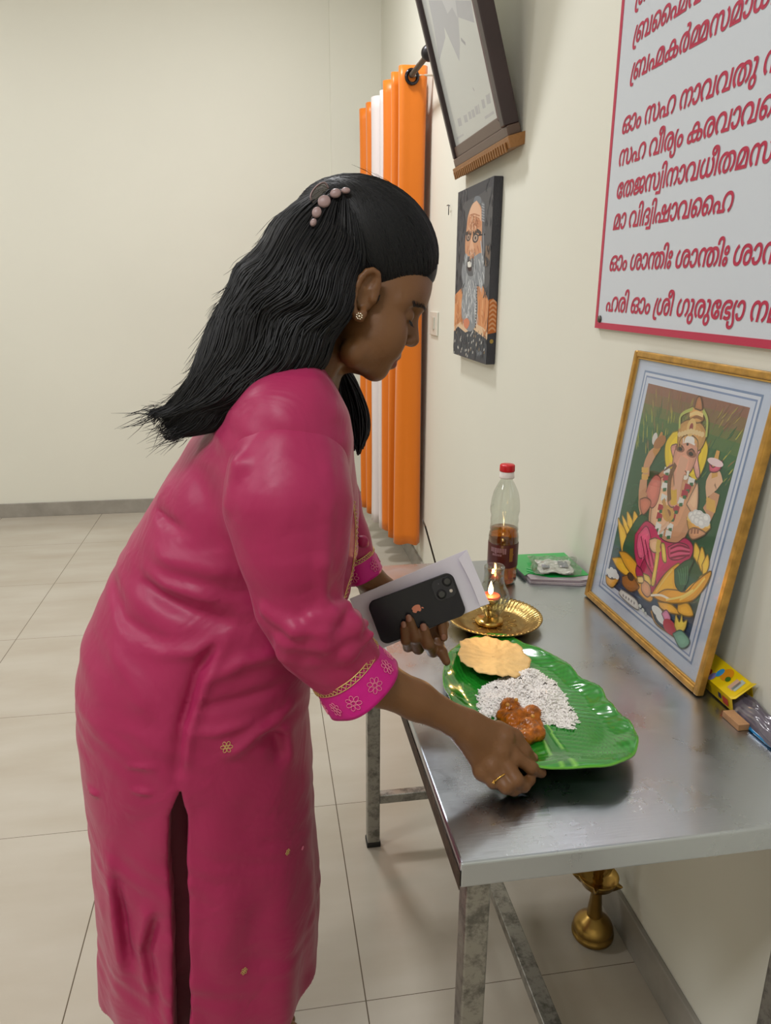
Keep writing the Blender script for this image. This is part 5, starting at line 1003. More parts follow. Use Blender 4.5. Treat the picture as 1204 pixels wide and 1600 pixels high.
pg.line([(0.610,0.370),(0.630,0.382),(0.655,0.386)], [.002,.006,.002], (36, 96, 64))
pg.line([(0.361,0.530),(0.381,0.542),(0.406,0.546)], [.002,.006,.002], (36, 96, 64))
pg.line([(0.501,0.426),(0.521,0.438),(0.546,0.442)], [.002,.006,.002], (42, 104, 72))
pg.line([(0.508,0.386),(0.528,0.398),(0.553,0.402)], [.002,.006,.002], (24, 74, 48))
pg.line([(0.543,0.521),(0.563,0.533),(0.588,0.537)], [.002,.006,.002], (36, 96, 64))
pg.line([(0.478,0.307),(0.498,0.319),(0.523,0.323)], [.002,.006,.002], (24, 74, 48))
pg.line([(0.508,0.287),(0.528,0.299),(0.553,0.303)], [.002,.006,.002], (42, 104, 72))
pg.line([(0.709,0.446),(0.729,0.458),(0.754,0.462)], [.002,.006,.002], (42, 104, 72))
pg.line([(0.332,0.432),(0.352,0.444),(0.377,0.448)], [.002,.006,.002], (20, 70, 46))
pg.line([(0.304,0.344),(0.324,0.356),(0.349,0.360)], [.002,.006,.002], (36, 96, 64))
pg.line([(0.759,0.431),(0.779,0.443),(0.804,0.447)], [.002,.006,.002], (42, 104, 72))
pg.line([(0.251,0.388),(0.271,0.400),(0.296,0.404)], [.002,.006,.002], (36, 96, 64))
pg.line([(0.326,0.552),(0.346,0.564),(0.371,0.568)], [.002,.006,.002], (36, 96, 64))
pg.line([(0.581,0.339),(0.601,0.351),(0.626,0.355)], [.002,.006,.002], (20, 70, 46))
pg.line([(0.659,0.533),(0.679,0.545),(0.704,0.549)], [.002,.006,.002], (24, 74, 48))
pg.line([(0.220,0.521),(0.240,0.533),(0.265,0.537)], [.002,.006,.002], (24, 74, 48))
pg.line([(0.301,0.423),(0.321,0.435),(0.346,0.439)], [.002,.006,.002], (24, 74, 48))
pg.line([(0.365,0.545),(0.385,0.557),(0.410,0.561)], [.002,.006,.002], (36, 96, 64))
pg.line([(0.185,0.436),(0.205,0.448),(0.230,0.452)], [.002,.006,.002], (36, 96, 64))
pg.line([(0.394,0.588),(0.414,0.600),(0.439,0.604)], [.002,.006,.002], (42, 104, 72))
pg.line([(0.478,0.515),(0.498,0.527),(0.523,0.531)], [.002,.006,.002], (42, 104, 72))
pg.line([(0.778,0.412),(0.798,0.424),(0.823,0.428)], [.002,.006,.002], (20, 70, 46))
pg.line([(0.503,0.474),(0.523,0.486),(0.548,0.490)], [.002,.006,.002], (42, 104, 72))
pg.line([(0.256,0.253),(0.276,0.265),(0.301,0.269)], [.002,.006,.002], (42, 104, 72))
pg.line([(0.564,0.325),(0.584,0.337),(0.609,0.341)], [.002,.006,.002], (36, 96, 64))
pg.line([(0.478,0.621),(0.498,0.633),(0.523,0.637)], [.002,.006,.002], (20, 70, 46))
pg.line([(0.321,0.491),(0.341,0.503),(0.366,0.507)], [.002,.006,.002], (20, 70, 46))
pg.line([(0.286,0.303),(0.306,0.315),(0.331,0.319)], [.002,.006,.002], (24, 74, 48))
pg.line([(0.465,0.535),(0.485,0.547),(0.510,0.551)], [.002,.006,.002], (36, 96, 64))
pg.line([(0.232,0.375),(0.252,0.387),(0.277,0.391)], [.002,.006,.002], (36, 96, 64))
pg.line([(0.322,0.275),(0.342,0.287),(0.367,0.291)], [.002,.006,.002], (24, 74, 48))
pg.line([(0.719,0.295),(0.739,0.307),(0.764,0.311)], [.002,.006,.002], (24, 74, 48))
pg.line([(0.600,0.492),(0.620,0.504),(0.645,0.508)], [.002,.006,.002], (42, 104, 72))
pg.line([(0.607,0.461),(0.627,0.473),(0.652,0.477)], [.002,.006,.002], (42, 104, 72))
pg.line([(0.325,0.520),(0.345,0.532),(0.370,0.536)], [.002,.006,.002], (24, 74, 48))
pg.line([(0.202,0.513),(0.222,0.525),(0.247,0.529)], [.002,.006,.002], (42, 104, 72))
pg.line([(0.266,0.253),(0.286,0.265),(0.311,0.269)], [.002,.006,.002], (20, 70, 46))
pg.line([(0.687,0.385),(0.707,0.397),(0.732,0.401)], [.002,.006,.002], (24, 74, 48))
pg.line([(0.667,0.395),(0.687,0.407),(0.712,0.411)], [.002,.006,.002], (42, 104, 72))
pg.line([(0.751,0.529),(0.771,0.541),(0.796,0.545)], [.002,.006,.002], (36, 96, 64))
pg.line([(0.438,0.335),(0.458,0.347),(0.483,0.351)], [.002,.006,.002], (24, 74, 48))
pg.line([(0.377,0.332),(0.397,0.344),(0.422,0.348)], [.002,.006,.002], (42, 104, 72))
pg.line([(0.407,0.398),(0.427,0.410),(0.452,0.414)], [.002,.006,.002], (24, 74, 48))
pg.line([(0.504,0.479),(0.524,0.491),(0.549,0.495)], [.002,.006,.002], (20, 70, 46))
pg.line([(0.219,0.402),(0.239,0.414),(0.264,0.418)], [.002,.006,.002], (20, 70, 46))
pg.line([(0.300,0.422),(0.320,0.434),(0.345,0.438)], [.002,.006,.002], (20, 70, 46))
pg.line([(0.564,0.634),(0.584,0.646),(0.609,0.650)], [.002,.006,.002], (42, 104, 72))
pg.line([(0.578,0.534),(0.598,0.546),(0.623,0.550)], [.002,.006,.002], (42, 104, 72))
pg.line([(0.562,0.560),(0.582,0.572),(0.607,0.576)], [.002,.006,.002], (36, 96, 64))
pg.line([(0.662,0.440),(0.682,0.452),(0.707,0.456)], [.002,.006,.002], (24, 74, 48))
pg.line([(0.338,0.616),(0.358,0.628),(0.383,0.632)], [.002,.006,.002], (36, 96, 64))
pg.line([(0.436,0.290),(0.456,0.302),(0.481,0.306)], [.002,.006,.002], (36, 96, 64))
pg.line([(0.301,0.450),(0.321,0.462),(0.346,0.466)], [.002,.006,.002], (20, 70, 46))
pg.line([(0.235,0.440),(0.255,0.452),(0.280,0.456)], [.002,.006,.002], (42, 104, 72))
pg.line([(0.667,0.536),(0.687,0.548),(0.712,0.552)], [.002,.006,.002], (42, 104, 72))
pg.line([(0.171,0.249),(0.191,0.261),(0.216,0.265)], [.002,.006,.002], (24, 74, 48))
pg.line([(0.195,0.160),(0.225,0.163),(0.245,0.160)], [.001,.004,.001], (80, 116, 156))
pg.line([(0.732,0.122),(0.762,0.125),(0.782,0.122)], [.001,.004,.001], (28, 44, 74))
pg.line([(0.346,0.185),(0.376,0.188),(0.396,0.185)], [.001,.004,.001], (80, 116, 156))
pg.line([(0.348,0.143),(0.378,0.146),(0.398,0.143)], [.001,.004,.001], (60, 96, 140))
pg.line([(0.354,0.164),(0.384,0.167),(0.404,0.164)], [.001,.004,.001], (80, 116, 156))
pg.line([(0.769,0.122),(0.799,0.125),(0.819,0.122)], [.001,.004,.001], (28, 44, 74))
pg.line([(0.279,0.125),(0.309,0.128),(0.329,0.125)], [.001,.004,.001], (28, 44, 74))
pg.line([(0.406,0.179),(0.436,0.182),(0.456,0.179)], [.001,.004,.001], (28, 44, 74))
pg.line([(0.480,0.170),(0.510,0.173),(0.530,0.170)], [.001,.004,.001], (60, 96, 140))
pg.line([(0.768,0.143),(0.798,0.146),(0.818,0.143)], [.001,.004,.001], (28, 44, 74))
pg.line([(0.162,0.124),(0.192,0.127),(0.212,0.124)], [.001,.004,.001], (28, 44, 74))
pg.line([(0.475,0.125),(0.505,0.128),(0.525,0.125)], [.001,.004,.001], (28, 44, 74))
pg.line([(0.609,0.164),(0.639,0.167),(0.659,0.164)], [.001,.004,.001], (80, 116, 156))
pg.line([(0.433,0.146),(0.463,0.149),(0.483,0.146)], [.001,.004,.001], (60, 96, 140))
pg.line([(0.363,0.157),(0.393,0.160),(0.413,0.157)], [.001,.004,.001], (28, 44, 74))
pg.line([(0.322,0.157),(0.352,0.160),(0.372,0.157)], [.001,.004,.001], (80, 116, 156))
pg.line([(0.288,0.126),(0.318,0.129),(0.338,0.126)], [.001,.004,.001], (80, 116, 156))
pg.line([(0.630,0.196),(0.660,0.199),(0.680,0.196)], [.001,.004,.001], (80, 116, 156))
pg.line([(0.636,0.177),(0.666,0.180),(0.686,0.177)], [.001,.004,.001], (28, 44, 74))
pg.line([(0.195,0.138),(0.225,0.141),(0.245,0.138)], [.001,.004,.001], (28, 44, 74))
pg.line([(0.189,0.151),(0.219,0.154),(0.239,0.151)], [.001,.004,.001], (80, 116, 156))
pg.line([(0.273,0.126),(0.303,0.129),(0.323,0.126)], [.001,.004,.001], (60, 96, 140))
pg.line([(0.737,0.155),(0.767,0.158),(0.787,0.155)], [.001,.004,.001], (80, 116, 156))
pg.line([(0.718,0.164),(0.748,0.167),(0.768,0.164)], [.001,.004,.001], (80, 116, 156))
pg.line([(0.397,0.185),(0.427,0.188),(0.447,0.185)], [.001,.004,.001], (80, 116, 156))
pg.line([(0.623,0.180),(0.653,0.183),(0.673,0.180)], [.001,.004,.001], (80, 116, 156))
pg.line([(0.731,0.150),(0.761,0.153),(0.781,0.150)], [.001,.004,.001], (28, 44, 74))
pg.line([(0.297,0.137),(0.327,0.140),(0.347,0.137)], [.001,.004,.001], (60, 96, 140))
pg.line([(0.643,0.121),(0.673,0.124),(0.693,0.121)], [.001,.004,.001], (80, 116, 156))
pg.line([(0.619,0.127),(0.649,0.130),(0.669,0.127)], [.001,.004,.001], (80, 116, 156))
pg.curve([(0.422,0.754),(0.5,0.774),(0.606,0.777),(0.666,0.754),(0.683,0.713),(0.675,0.663),(0.645,0.631),(0.531,0.616),(0.45,0.623),(0.406,0.663),(0.39,0.713)], (236, 206, 40))
pg.curve([(0.162,0.338),(0.14,0.374),(0.173,0.362),(0.229,0.343),(0.295,0.28),(0.299,0.241),(0.242,0.257)], (228, 184, 70))
pg.curve([(0.203,0.356),(0.171,0.392),(0.228,0.376),(0.298,0.348),(0.332,0.298)], (228, 184, 70))
pg.curve([(0.231,0.37),(0.207,0.416),(0.264,0.399),(0.326,0.369),(0.35,0.323)], (228, 184, 70))
pg.curve([(0.279,0.369),(0.263,0.431),(0.318,0.413),(0.353,0.376),(0.341,0.34)], (228, 184, 70))
pg.curve([(0.32,0.38),(0.315,0.434),(0.35,0.395),(0.352,0.363)], (228, 184, 70))
pg.curve([(0.752,0.398),(0.742,0.442),(0.785,0.425),(0.8,0.384)], (232, 188, 72))
pg.curve([(0.785,0.391),(0.788,0.441),(0.824,0.414),(0.825,0.369)], (232, 188, 72))
pg.curve([(0.815,0.389),(0.833,0.429),(0.857,0.397),(0.842,0.357)], (232, 188, 72))
pg.curve([(0.822,0.351),(0.877,0.386),(0.873,0.339),(0.831,0.29),(0.779,0.254)], (232, 188, 72))
pg.curve([(0.25,0.335),(0.312,0.424),(0.381,0.435),(0.397,0.375),(0.361,0.273),(0.279,0.248),(0.239,0.277)], (36, 84, 56))
pg.curve([(0.163,0.213),(0.251,0.24),(0.366,0.235),(0.441,0.206),(0.357,0.191),(0.244,0.189)], (230, 178, 50))
pg.curve([(0.21,0.255),(0.284,0.27),(0.402,0.253),(0.479,0.219),(0.413,0.203),(0.295,0.219)], (216, 158, 40))
pg.curve([(0.4,0.199),(0.485,0.207),(0.554,0.186),(0.538,0.161),(0.449,0.162)], (220, 160, 60))
pg.curve([(0.285,0.174),(0.351,0.203),(0.419,0.192),(0.44,0.179),(0.381,0.145),(0.308,0.147)], (150, 96, 40))
pg.ell([(0.354,0.197)][0], 0.03, 0.015, (40, 30, 26), 0)
pg.line([(0.346,0.452),(0.3,0.511),(0.284,0.559)], [.07,.065,.055], (206, 152, 116))
pg.line([(0.297,0.568),(0.284,0.609),(0.299,0.643),(0.321,0.666)], [.055,.05,.055,.04], (206, 152, 116))
pg.line([(0.769,0.545),(0.783,0.582),(0.785,0.62)], [.07,.06,.055], (206, 152, 116))
pg.line([(0.766,0.611),(0.743,0.644),(0.768,0.665),(0.8,0.645)], [.06,.055,.05,.04], (228, 184, 150))
pg.line([(0.249,0.593),(0.277,0.595),(0.3,0.602)], 0.01, (222, 176, 88))
pg.line([(0.253,0.584),(0.282,0.586),(0.305,0.593)], 0.01, (222, 176, 88))
pg.line([(0.261,0.57),(0.289,0.572),(0.312,0.579)], 0.01, (222, 176, 88))
pg.line([(0.265,0.561),(0.294,0.563),(0.316,0.57)], 0.01, (222, 176, 88))
pg.line([(0.743,0.591),(0.772,0.59),(0.8,0.59)], 0.012, (222, 176, 88))
pg.line([(0.747,0.583),(0.776,0.582),(0.804,0.582)], 0.012, (222, 176, 88))
pg.line([(0.752,0.574),(0.781,0.573),(0.809,0.574)], 0.012, (222, 176, 88))
pg.line([(0.756,0.566),(0.785,0.566),(0.813,0.566)], 0.012, (222, 176, 88))
pg.line([(0.319,0.659),(0.336,0.692),(0.343,0.742)], [.03,.05,.015], (198, 142, 72))
pg.ell([(0.3,0.711)][0], 0.02, 0.022, (216, 214, 210), 0)
pg.ell([(0.343,0.706)][0], 0.045, 0.022, (170, 112, 60), 0.4)
pg.line([(0.759,0.663),(0.743,0.703),(0.741,0.745)], [.035,.03,.02], (214, 162, 84))
pg.curve([(0.706,0.701),(0.738,0.691),(0.777,0.72),(0.779,0.694),(0.755,0.679),(0.721,0.677)], (196, 84, 110))
pg.ell([(0.741,0.708)][0], 0.05, 0.012, (236, 210, 214), 0)
pg.curve([(0.375,0.584),(0.435,0.626),(0.582,0.638),(0.673,0.612),(0.703,0.551),(0.693,0.515),(0.677,0.453),(0.639,0.406),(0.517,0.39),(0.418,0.406),(0.382,0.461),(0.385,0.537)], (206, 152, 116))
pg.curve([(0.387,0.562),(0.437,0.597),(0.535,0.534),(0.551,0.478),(0.515,0.42),(0.436,0.411),(0.401,0.453)], (228, 184, 150))
pg.curve([(0.324,0.517),(0.335,0.557),(0.371,0.592),(0.418,0.581),(0.428,0.509),(0.389,0.475)], (206, 124, 112))
pg.line([(0.337,0.45),(0.306,0.481),(0.314,0.521)], 0.05, (206, 152, 116))
pg.curve([(0.289,0.483),(0.333,0.5),(0.377,0.497),(0.379,0.473),(0.343,0.438),(0.308,0.455)], (196, 120, 100))
pg.curve([(0.63,0.545),(0.651,0.596),(0.67,0.623),(0.703,0.551),(0.688,0.525)], (228, 184, 150))
pg.curve([(0.313,0.352),(0.374,0.42),(0.461,0.418),(0.529,0.393),(0.625,0.408),(0.672,0.439),(0.729,0.432),(0.742,0.401),(0.711,0.362),(0.624,0.311),(0.581,0.265),(0.55,0.22),(0.491,0.223),(0.408,0.241),(0.344,0.288)], (196, 36, 100))
pg.curve([(0.34,0.36),(0.389,0.405),(0.444,0.369),(0.442,0.317),(0.394,0.283),(0.35,0.316)], (226, 96, 140))
pg.curve([(0.576,0.379),(0.636,0.412),(0.706,0.42),(0.719,0.394),(0.663,0.359),(0.605,0.348)], (212, 70, 118))
pg.line([(0.345,0.361),(0.389,0.321),(0.425,0.28)], 0.008, (226, 96, 140))
pg.line([(0.364,0.36),(0.407,0.321),(0.446,0.28)], 0.008, (140, 20, 70))
pg.line([(0.383,0.358),(0.424,0.321),(0.466,0.28)], 0.008, (226, 96, 140))
pg.line([(0.401,0.357),(0.442,0.321),(0.486,0.279)], 0.008, (140, 20, 70))
pg.line([(0.419,0.356),(0.459,0.321),(0.506,0.279)], 0.008, (226, 96, 140))
pg.line([(0.437,0.355),(0.476,0.321),(0.526,0.279)], 0.008, (140, 20, 70))
pg.line([(0.455,0.353),(0.493,0.321),(0.545,0.279)], 0.008, (226, 96, 140))
pg.line([(0.596,0.379),(0.651,0.407),(0.72,0.415)], 0.007, (140, 20, 70))
pg.line([(0.6,0.371),(0.656,0.399),(0.723,0.41)], 0.007, (226, 96, 140))
pg.line([(0.603,0.364),(0.66,0.39),(0.725,0.405)], 0.007, (140, 20, 70))
pg.line([(0.607,0.356),(0.664,0.382),(0.728,0.4)], 0.007, (226, 96, 140))
pg.line([(0.611,0.349),(0.668,0.374),(0.73,0.395)], 0.007, (140, 20, 70))
pg.curve([(0.426,0.293),(0.481,0.271),(0.552,0.243),(0.548,0.197),(0.485,0.207),(0.417,0.238)], (172, 28, 84))
pg.curve([(0.381,0.253),(0.427,0.248),(0.452,0.229),(0.416,0.211),(0.385,0.227)], (164, 26, 84))
pg.curve([(0.501,0.341),(0.528,0.343),(0.539,0.29),(0.546,0.228),(0.521,0.226),(0.514,0.288)], (222, 190, 90))
pg.curve([(0.523,0.379),(0.551,0.381),(0.59,0.331),(0.562,0.328)], (222, 196, 96))
pg.curve([(0.446,0.24),(0.498,0.244),(0.522,0.22),(0.479,0.212)], (216, 186, 100))
pg.curve([(0.464,0.22),(0.512,0.217),(0.536,0.192),(0.516,0.171),(0.469,0.176),(0.452,0.196)], (206, 152, 116))
pg.curve([(0.407,0.214),(0.448,0.227),(0.462,0.209),(0.424,0.197)], (230, 200, 140))
pg.curve([(0.434,0.366),(0.478,0.385),(0.517,0.377),(0.522,0.348),(0.485,0.333),(0.45,0.342)], (228, 184, 150))
pg.line([(0.505,0.386),(0.508,0.359),(0.525,0.342)], 0.03, (220, 190, 96))
pg.curve([(0.538,0.183),(0.562,0.224),(0.599,0.284),(0.641,0.328),(0.681,0.35),(0.682,0.299),(0.711,0.266),(0.695,0.224),(0.617,0.196)], (230, 170, 40))
pg.curve([(0.56,0.187),(0.623,0.236),(0.7,0.262),(0.766,0.279),(0.81,0.33),(0.877,0.386),(0.866,0.331),(0.819,0.268),(0.732,0.225),(0.631,0.194)], (224, 158, 40))
pg.curve([(0.657,0.321),(0.708,0.367),(0.762,0.39),(0.747,0.338),(0.748,0.291),(0.735,0.268),(0.687,0.276)], (34, 88, 60))
pg.line([(0.679,0.328),(0.7,0.311),(0.719,0.287)], 0.006, (70, 128, 92))
pg.line([(0.693,0.336),(0.713,0.315),(0.727,0.29)], 0.006, (70, 128, 92))
pg.line([(0.706,0.344),(0.726,0.319),(0.736,0.293)], 0.006, (70, 128, 92))
pg.line([(0.719,0.352),(0.738,0.323),(0.744,0.295)], 0.006, (70, 128, 92))
pg.line([(0.732,0.359),(0.751,0.327),(0.752,0.298)], 0.006, (70, 128, 92))
pg.line([(0.539,0.186),(0.61,0.211),(0.672,0.218)], 0.008, (245, 236, 220))
pg.line([(0.569,0.21),(0.607,0.268),(0.645,0.32)], 0.008, (244, 206, 96))
pg.line([(0.738,0.239),(0.806,0.293),(0.854,0.356)], 0.008, (246, 210, 104))
pg.line([(0.651,0.208),(0.743,0.253),(0.803,0.298)], 0.007, (250, 222, 120))
pg.curve([(0.597,0.182),(0.679,0.205),(0.743,0.204),(0.76,0.195),(0.694,0.176),(0.631,0.169)], (226, 168, 64))
pg.curve([(0.735,0.22),(0.794,0.247),(0.842,0.223),(0.793,0.202),(0.746,0.199)], (224, 168, 60))
pg.line([(0.445,0.633),(0.445,0.622),(0.446,0.611)], 0.042, (232, 234, 232))
pg.line([(0.439,0.608),(0.463,0.613)], 0.012, (50, 110, 70))
pg.line([(0.45,0.607),(0.451,0.597),(0.451,0.585)], 0.042, (176, 44, 70))
pg.line([(0.445,0.582),(0.469,0.587)], 0.012, (50, 110, 70))
pg.line([(0.453,0.581),(0.454,0.57),(0.454,0.558)], 0.042, (232, 234, 232))
pg.line([(0.448,0.555),(0.472,0.561)], 0.012, (50, 110, 70))
pg.line([(0.468,0.542),(0.468,0.531),(0.469,0.519)], 0.042, (232, 234, 232))
pg.line([(0.462,0.516),(0.486,0.522)], 0.012, (50, 110, 70))
pg.line([(0.463,0.504),(0.464,0.493),(0.464,0.481)], 0.042, (176, 44, 70))
pg.line([(0.458,0.478),(0.482,0.484)], 0.012, (50, 110, 70))
pg.line([(0.468,0.474),(0.468,0.463),(0.469,0.451)], 0.042, (176, 44, 70))
pg.line([(0.462,0.448),(0.486,0.455)], 0.012, (50, 110, 70))
pg.line([(0.476,0.44),(0.476,0.428),(0.477,0.416)], 0.042, (232, 234, 232))
pg.line([(0.471,0.413),(0.495,0.42)], 0.012, (50, 110, 70))
pg.line([(0.504,0.425),(0.504,0.414),(0.505,0.402)], 0.042, (232, 234, 232))
pg.line([(0.499,0.399),(0.522,0.406)], 0.012, (50, 110, 70))
pg.line([(0.625,0.634),(0.625,0.624),(0.626,0.613)], 0.042, (232, 234, 232))
pg.line([(0.62,0.611),(0.642,0.615)], 0.012, (50, 110, 70))
pg.line([(0.612,0.609),(0.612,0.599),(0.613,0.587)], 0.042, (176, 44, 70))
pg.line([(0.607,0.585),(0.629,0.59)], 0.012, (50, 110, 70))
pg.line([(0.601,0.586),(0.602,0.576),(0.603,0.565)], 0.042, (176, 44, 70))
pg.line([(0.596,0.562),(0.618,0.567)], 0.012, (50, 110, 70))
pg.line([(0.589,0.558),(0.589,0.547),(0.59,0.536)], 0.042, (232, 234, 232))
pg.line([(0.584,0.533),(0.606,0.538)], 0.012, (50, 110, 70))
pg.line([(0.57,0.527),(0.57,0.516),(0.571,0.504)], 0.042, (176, 44, 70))
pg.line([(0.565,0.502),(0.587,0.507)], 0.012, (50, 110, 70))
pg.line([(0.557,0.497),(0.557,0.486),(0.558,0.474)], 0.042, (176, 44, 70))
pg.line([(0.552,0.471),(0.575,0.477)], 0.012, (50, 110, 70))
pg.line([(0.559,0.461),(0.559,0.45),(0.56,0.438)], 0.042, (232, 234, 232))
pg.line([(0.553,0.436),(0.576,0.442)], 0.012, (50, 110, 70))
pg.line([(0.559,0.434),(0.56,0.423),(0.561,0.411)], 0.042, (232, 234, 232))
pg.line([(0.554,0.408),(0.577,0.415)], 0.012, (50, 110, 70))
pg.ell([(0.523,0.487)][0], 0.045, 0.028, (214, 166, 84), 0)
pg.ell([(0.523,0.487)][0], 0.022, 0.014, (150, 96, 60), 0)
pg.line([(0.468,0.525),(0.505,0.491),(0.553,0.461)], 0.02, (204, 156, 90))
pg.line([(0.494,0.408),(0.521,0.434),(0.545,0.46)], 0.012, (236, 196, 170))
pg.curve([(0.465,0.72),(0.435,0.703),(0.478,0.658),(0.444,0.634),(0.426,0.619),(0.472,0.645),(0.518,0.666),(0.494,0.713)], (214, 150, 140))
pg.curve([(0.603,0.738),(0.637,0.727),(0.629,0.704),(0.668,0.655),(0.652,0.641),(0.61,0.678),(0.583,0.718)], (216, 160, 150))
pg.curve([(0.49,0.741),(0.543,0.761),(0.602,0.751),(0.621,0.713),(0.615,0.667),(0.593,0.64),(0.566,0.646),(0.543,0.619),(0.562,0.576),(0.569,0.542),(0.545,0.514),(0.512,0.517),(0.497,0.538),(0.518,0.554),(0.535,0.54),(0.545,0.56),(0.517,0.59),(0.49,0.631),(0.469,0.668),(0.471,0.709)], (216, 156, 132))
pg.line([(0.544,0.688),(0.541,0.641),(0.544,0.596),(0.552,0.55),(0.543,0.524)], [.06,.055,.05,.045,.03], (228, 176, 150))
pg.line([(0.505,0.563),(0.525,0.564),(0.546,0.573)], 0.012, (224, 182, 70))
pg.line([(0.509,0.556),(0.529,0.557),(0.55,0.565)], 0.012, (224, 182, 70))
pg.line([(0.512,0.548),(0.533,0.549),(0.554,0.558)], 0.012, (224, 182, 70))
pg.line([(0.516,0.541),(0.536,0.542),(0.558,0.55)], 0.012, (224, 182, 70))
pg.line([(0.52,0.533),(0.54,0.534),(0.561,0.543)], 0.012, (224, 182, 70))
pg.line([(0.524,0.526),(0.544,0.527),(0.565,0.536)], 0.012, (224, 182, 70))
pg.line([(0.496,0.656),(0.478,0.605),(0.493,0.561),(0.514,0.53)], 0.025, (120, 84, 54))
pg.ell([(0.499,0.71)][0], 0.034, 0.012, (150, 98, 78), 0)
pg.ell([(0.583,0.707)][0], 0.034, 0.012, (150, 98, 78), 0)
pg.ell([(0.501,0.709)][0], 0.016, 0.0065, (24, 20, 22), 0)
pg.ell([(0.581,0.706)][0], 0.016, 0.0065, (24, 20, 22), 0)
pg.line([(0.473,0.715),(0.494,0.723),(0.52,0.717)], 0.005, (90, 54, 44))
pg.line([(0.56,0.715),(0.58,0.722),(0.602,0.716)], 0.005, (90, 54, 44))
pg.line([(0.504,0.748),(0.54,0.756),(0.585,0.755)], 0.009, (240, 238, 234))
pg.line([(0.507,0.741),(0.544,0.749),(0.588,0.747)], 0.009, (240, 238, 234))
pg.line([(0.511,0.734),(0.547,0.742),(0.592,0.74)], 0.009, (240, 238, 234))
pg.ell([(0.544,0.732)][0], 0.008, 0.005, (50, 26, 26), 0)
pg.line([(0.572,0.625),(0.592,0.629),(0.59,0.651)], 0.014, (240, 236, 226))
pg.curve([(0.469,0.738),(0.459,0.782),(0.518,0.811),(0.601,0.809),(0.646,0.783),(0.645,0.745),(0.621,0.724),(0.603,0.754),(0.542,0.764),(0.492,0.742),(0.488,0.701)], (196, 148, 84))
pg.curve([(0.518,0.811),(0.501,0.844),(0.532,0.854),(0.583,0.855),(0.605,0.823),(0.573,0.807)], (206, 156, 88))
pg.curve([(0.534,0.849),(0.535,0.882),(0.554,0.889),(0.578,0.865),(0.58,0.849)], (168, 110, 70))
pg.line([(0.511,0.824),(0.552,0.837),(0.599,0.835)], 0.012, (236, 206, 140))
pg.line([(0.524,0.811),(0.558,0.825),(0.607,0.823)], 0.01, (150, 100, 56))
pg.line([(0.464,0.772),(0.454,0.816),(0.523,0.847)], 0.012, (180, 190, 100))
pg.line([(0.591,0.851),(0.632,0.824),(0.651,0.773)], 0.012, (180, 190, 100))
pg.ell([(0.542,0.788)][0], 0.03, 0.03, (226, 190, 120), 0)
pg.ell([(0.542,0.788)][0], 0.012, 0.014, (150, 60, 60), 0)
pg.ell([(0.473,0.754)][0], 0.012, 0.009, (232, 204, 150), 0)
pg.ell([(0.492,0.759)][0], 0.012, 0.009, (232, 204, 150), 0)
pg.ell([(0.51,0.765)][0], 0.012, 0.009, (232, 204, 150), 0)
pg.ell([(0.528,0.771)][0], 0.012, 0.009, (232, 204, 150), 0)
pg.ell([(0.545,0.776)][0], 0.012, 0.009, (232, 204, 150), 0)
pg.ell([(0.565,0.776)][0], 0.012, 0.009, (232, 204, 150), 0)
pg.ell([(0.585,0.777)][0], 0.012, 0.009, (232, 204, 150), 0)
pg.ell([(0.605,0.777)][0], 0.012, 0.009, (232, 204, 150), 0)
pg.ell([(0.624,0.777)][0], 0.012, 0.009, (232, 204, 150), 0)
pg.curve([(0.655,0.505),(0.721,0.505),(0.806,0.516),(0.799,0.497),(0.761,0.473),(0.708,0.461),(0.674,0.481)], (214, 160, 76))
pg.line([(0.657,0.506),(0.733,0.503),(0.806,0.516)], 0.014, (236, 200, 110))
pg.ell([(0.685,0.518)][0], 0.026, 0.015, (222, 224, 226), 0)
pg.ell([(0.681,0.52)][0], 0.014, 0.008, (244, 246, 246), 0)
pg.ell([(0.708,0.53)][0], 0.026, 0.015, (222, 224, 226), 0)
pg.ell([(0.704,0.531)][0], 0.014, 0.008, (244, 246, 246), 0)
pg.ell([(0.73,0.533)][0], 0.026, 0.015, (222, 224, 226), 0)
pg.ell([(0.726,0.534)][0], 0.014, 0.008, (244, 246, 246), 0)
pg.ell([(0.754,0.53)][0], 0.026, 0.015, (222, 224, 226), 0)
pg.ell([(0.75,0.531)][0], 0.014, 0.008, (244, 246, 246), 0)
pg.ell([(0.7,0.512)][0], 0.026, 0.015, (222, 224, 226), 0)
pg.ell([(0.696,0.513)][0], 0.014, 0.008, (244, 246, 246), 0)
pg.ell([(0.725,0.52)][0], 0.026, 0.015, (222, 224, 226), 0)
pg.ell([(0.721,0.521)][0], 0.014, 0.008, (244, 246, 246), 0)
pg.ell([(0.75,0.521)][0], 0.026, 0.015, (222, 224, 226), 0)
pg.ell([(0.746,0.522)][0], 0.014, 0.008, (244, 246, 246), 0)
pg.ell([(0.775,0.522)][0], 0.026, 0.015, (222, 224, 226), 0)
pg.ell([(0.771,0.523)][0], 0.014, 0.008, (244, 246, 246), 0)
pg.ell([(0.775,0.533)][0], 0.026, 0.015, (222, 224, 226), 0)
pg.ell([(0.771,0.534)][0], 0.014, 0.008, (244, 246, 246), 0)
pg.ell([(0.724,0.51)][0], 0.026, 0.015, (222, 224, 226), 0)
pg.ell([(0.72,0.511)][0], 0.014, 0.008, (244, 246, 246), 0)
pg.ell([(0.753,0.51)][0], 0.026, 0.015, (222, 224, 226), 0)
pg.ell([(0.749,0.511)][0], 0.014, 0.008, (244, 246, 246), 0)
pg.curve([(0.69,0.474),(0.719,0.487),(0.774,0.491),(0.789,0.483),(0.727,0.449),(0.693,0.457)], (206, 152, 116))
pg.line([(0.704,0.482),(0.709,0.464)], 0.012, (160, 104, 78))
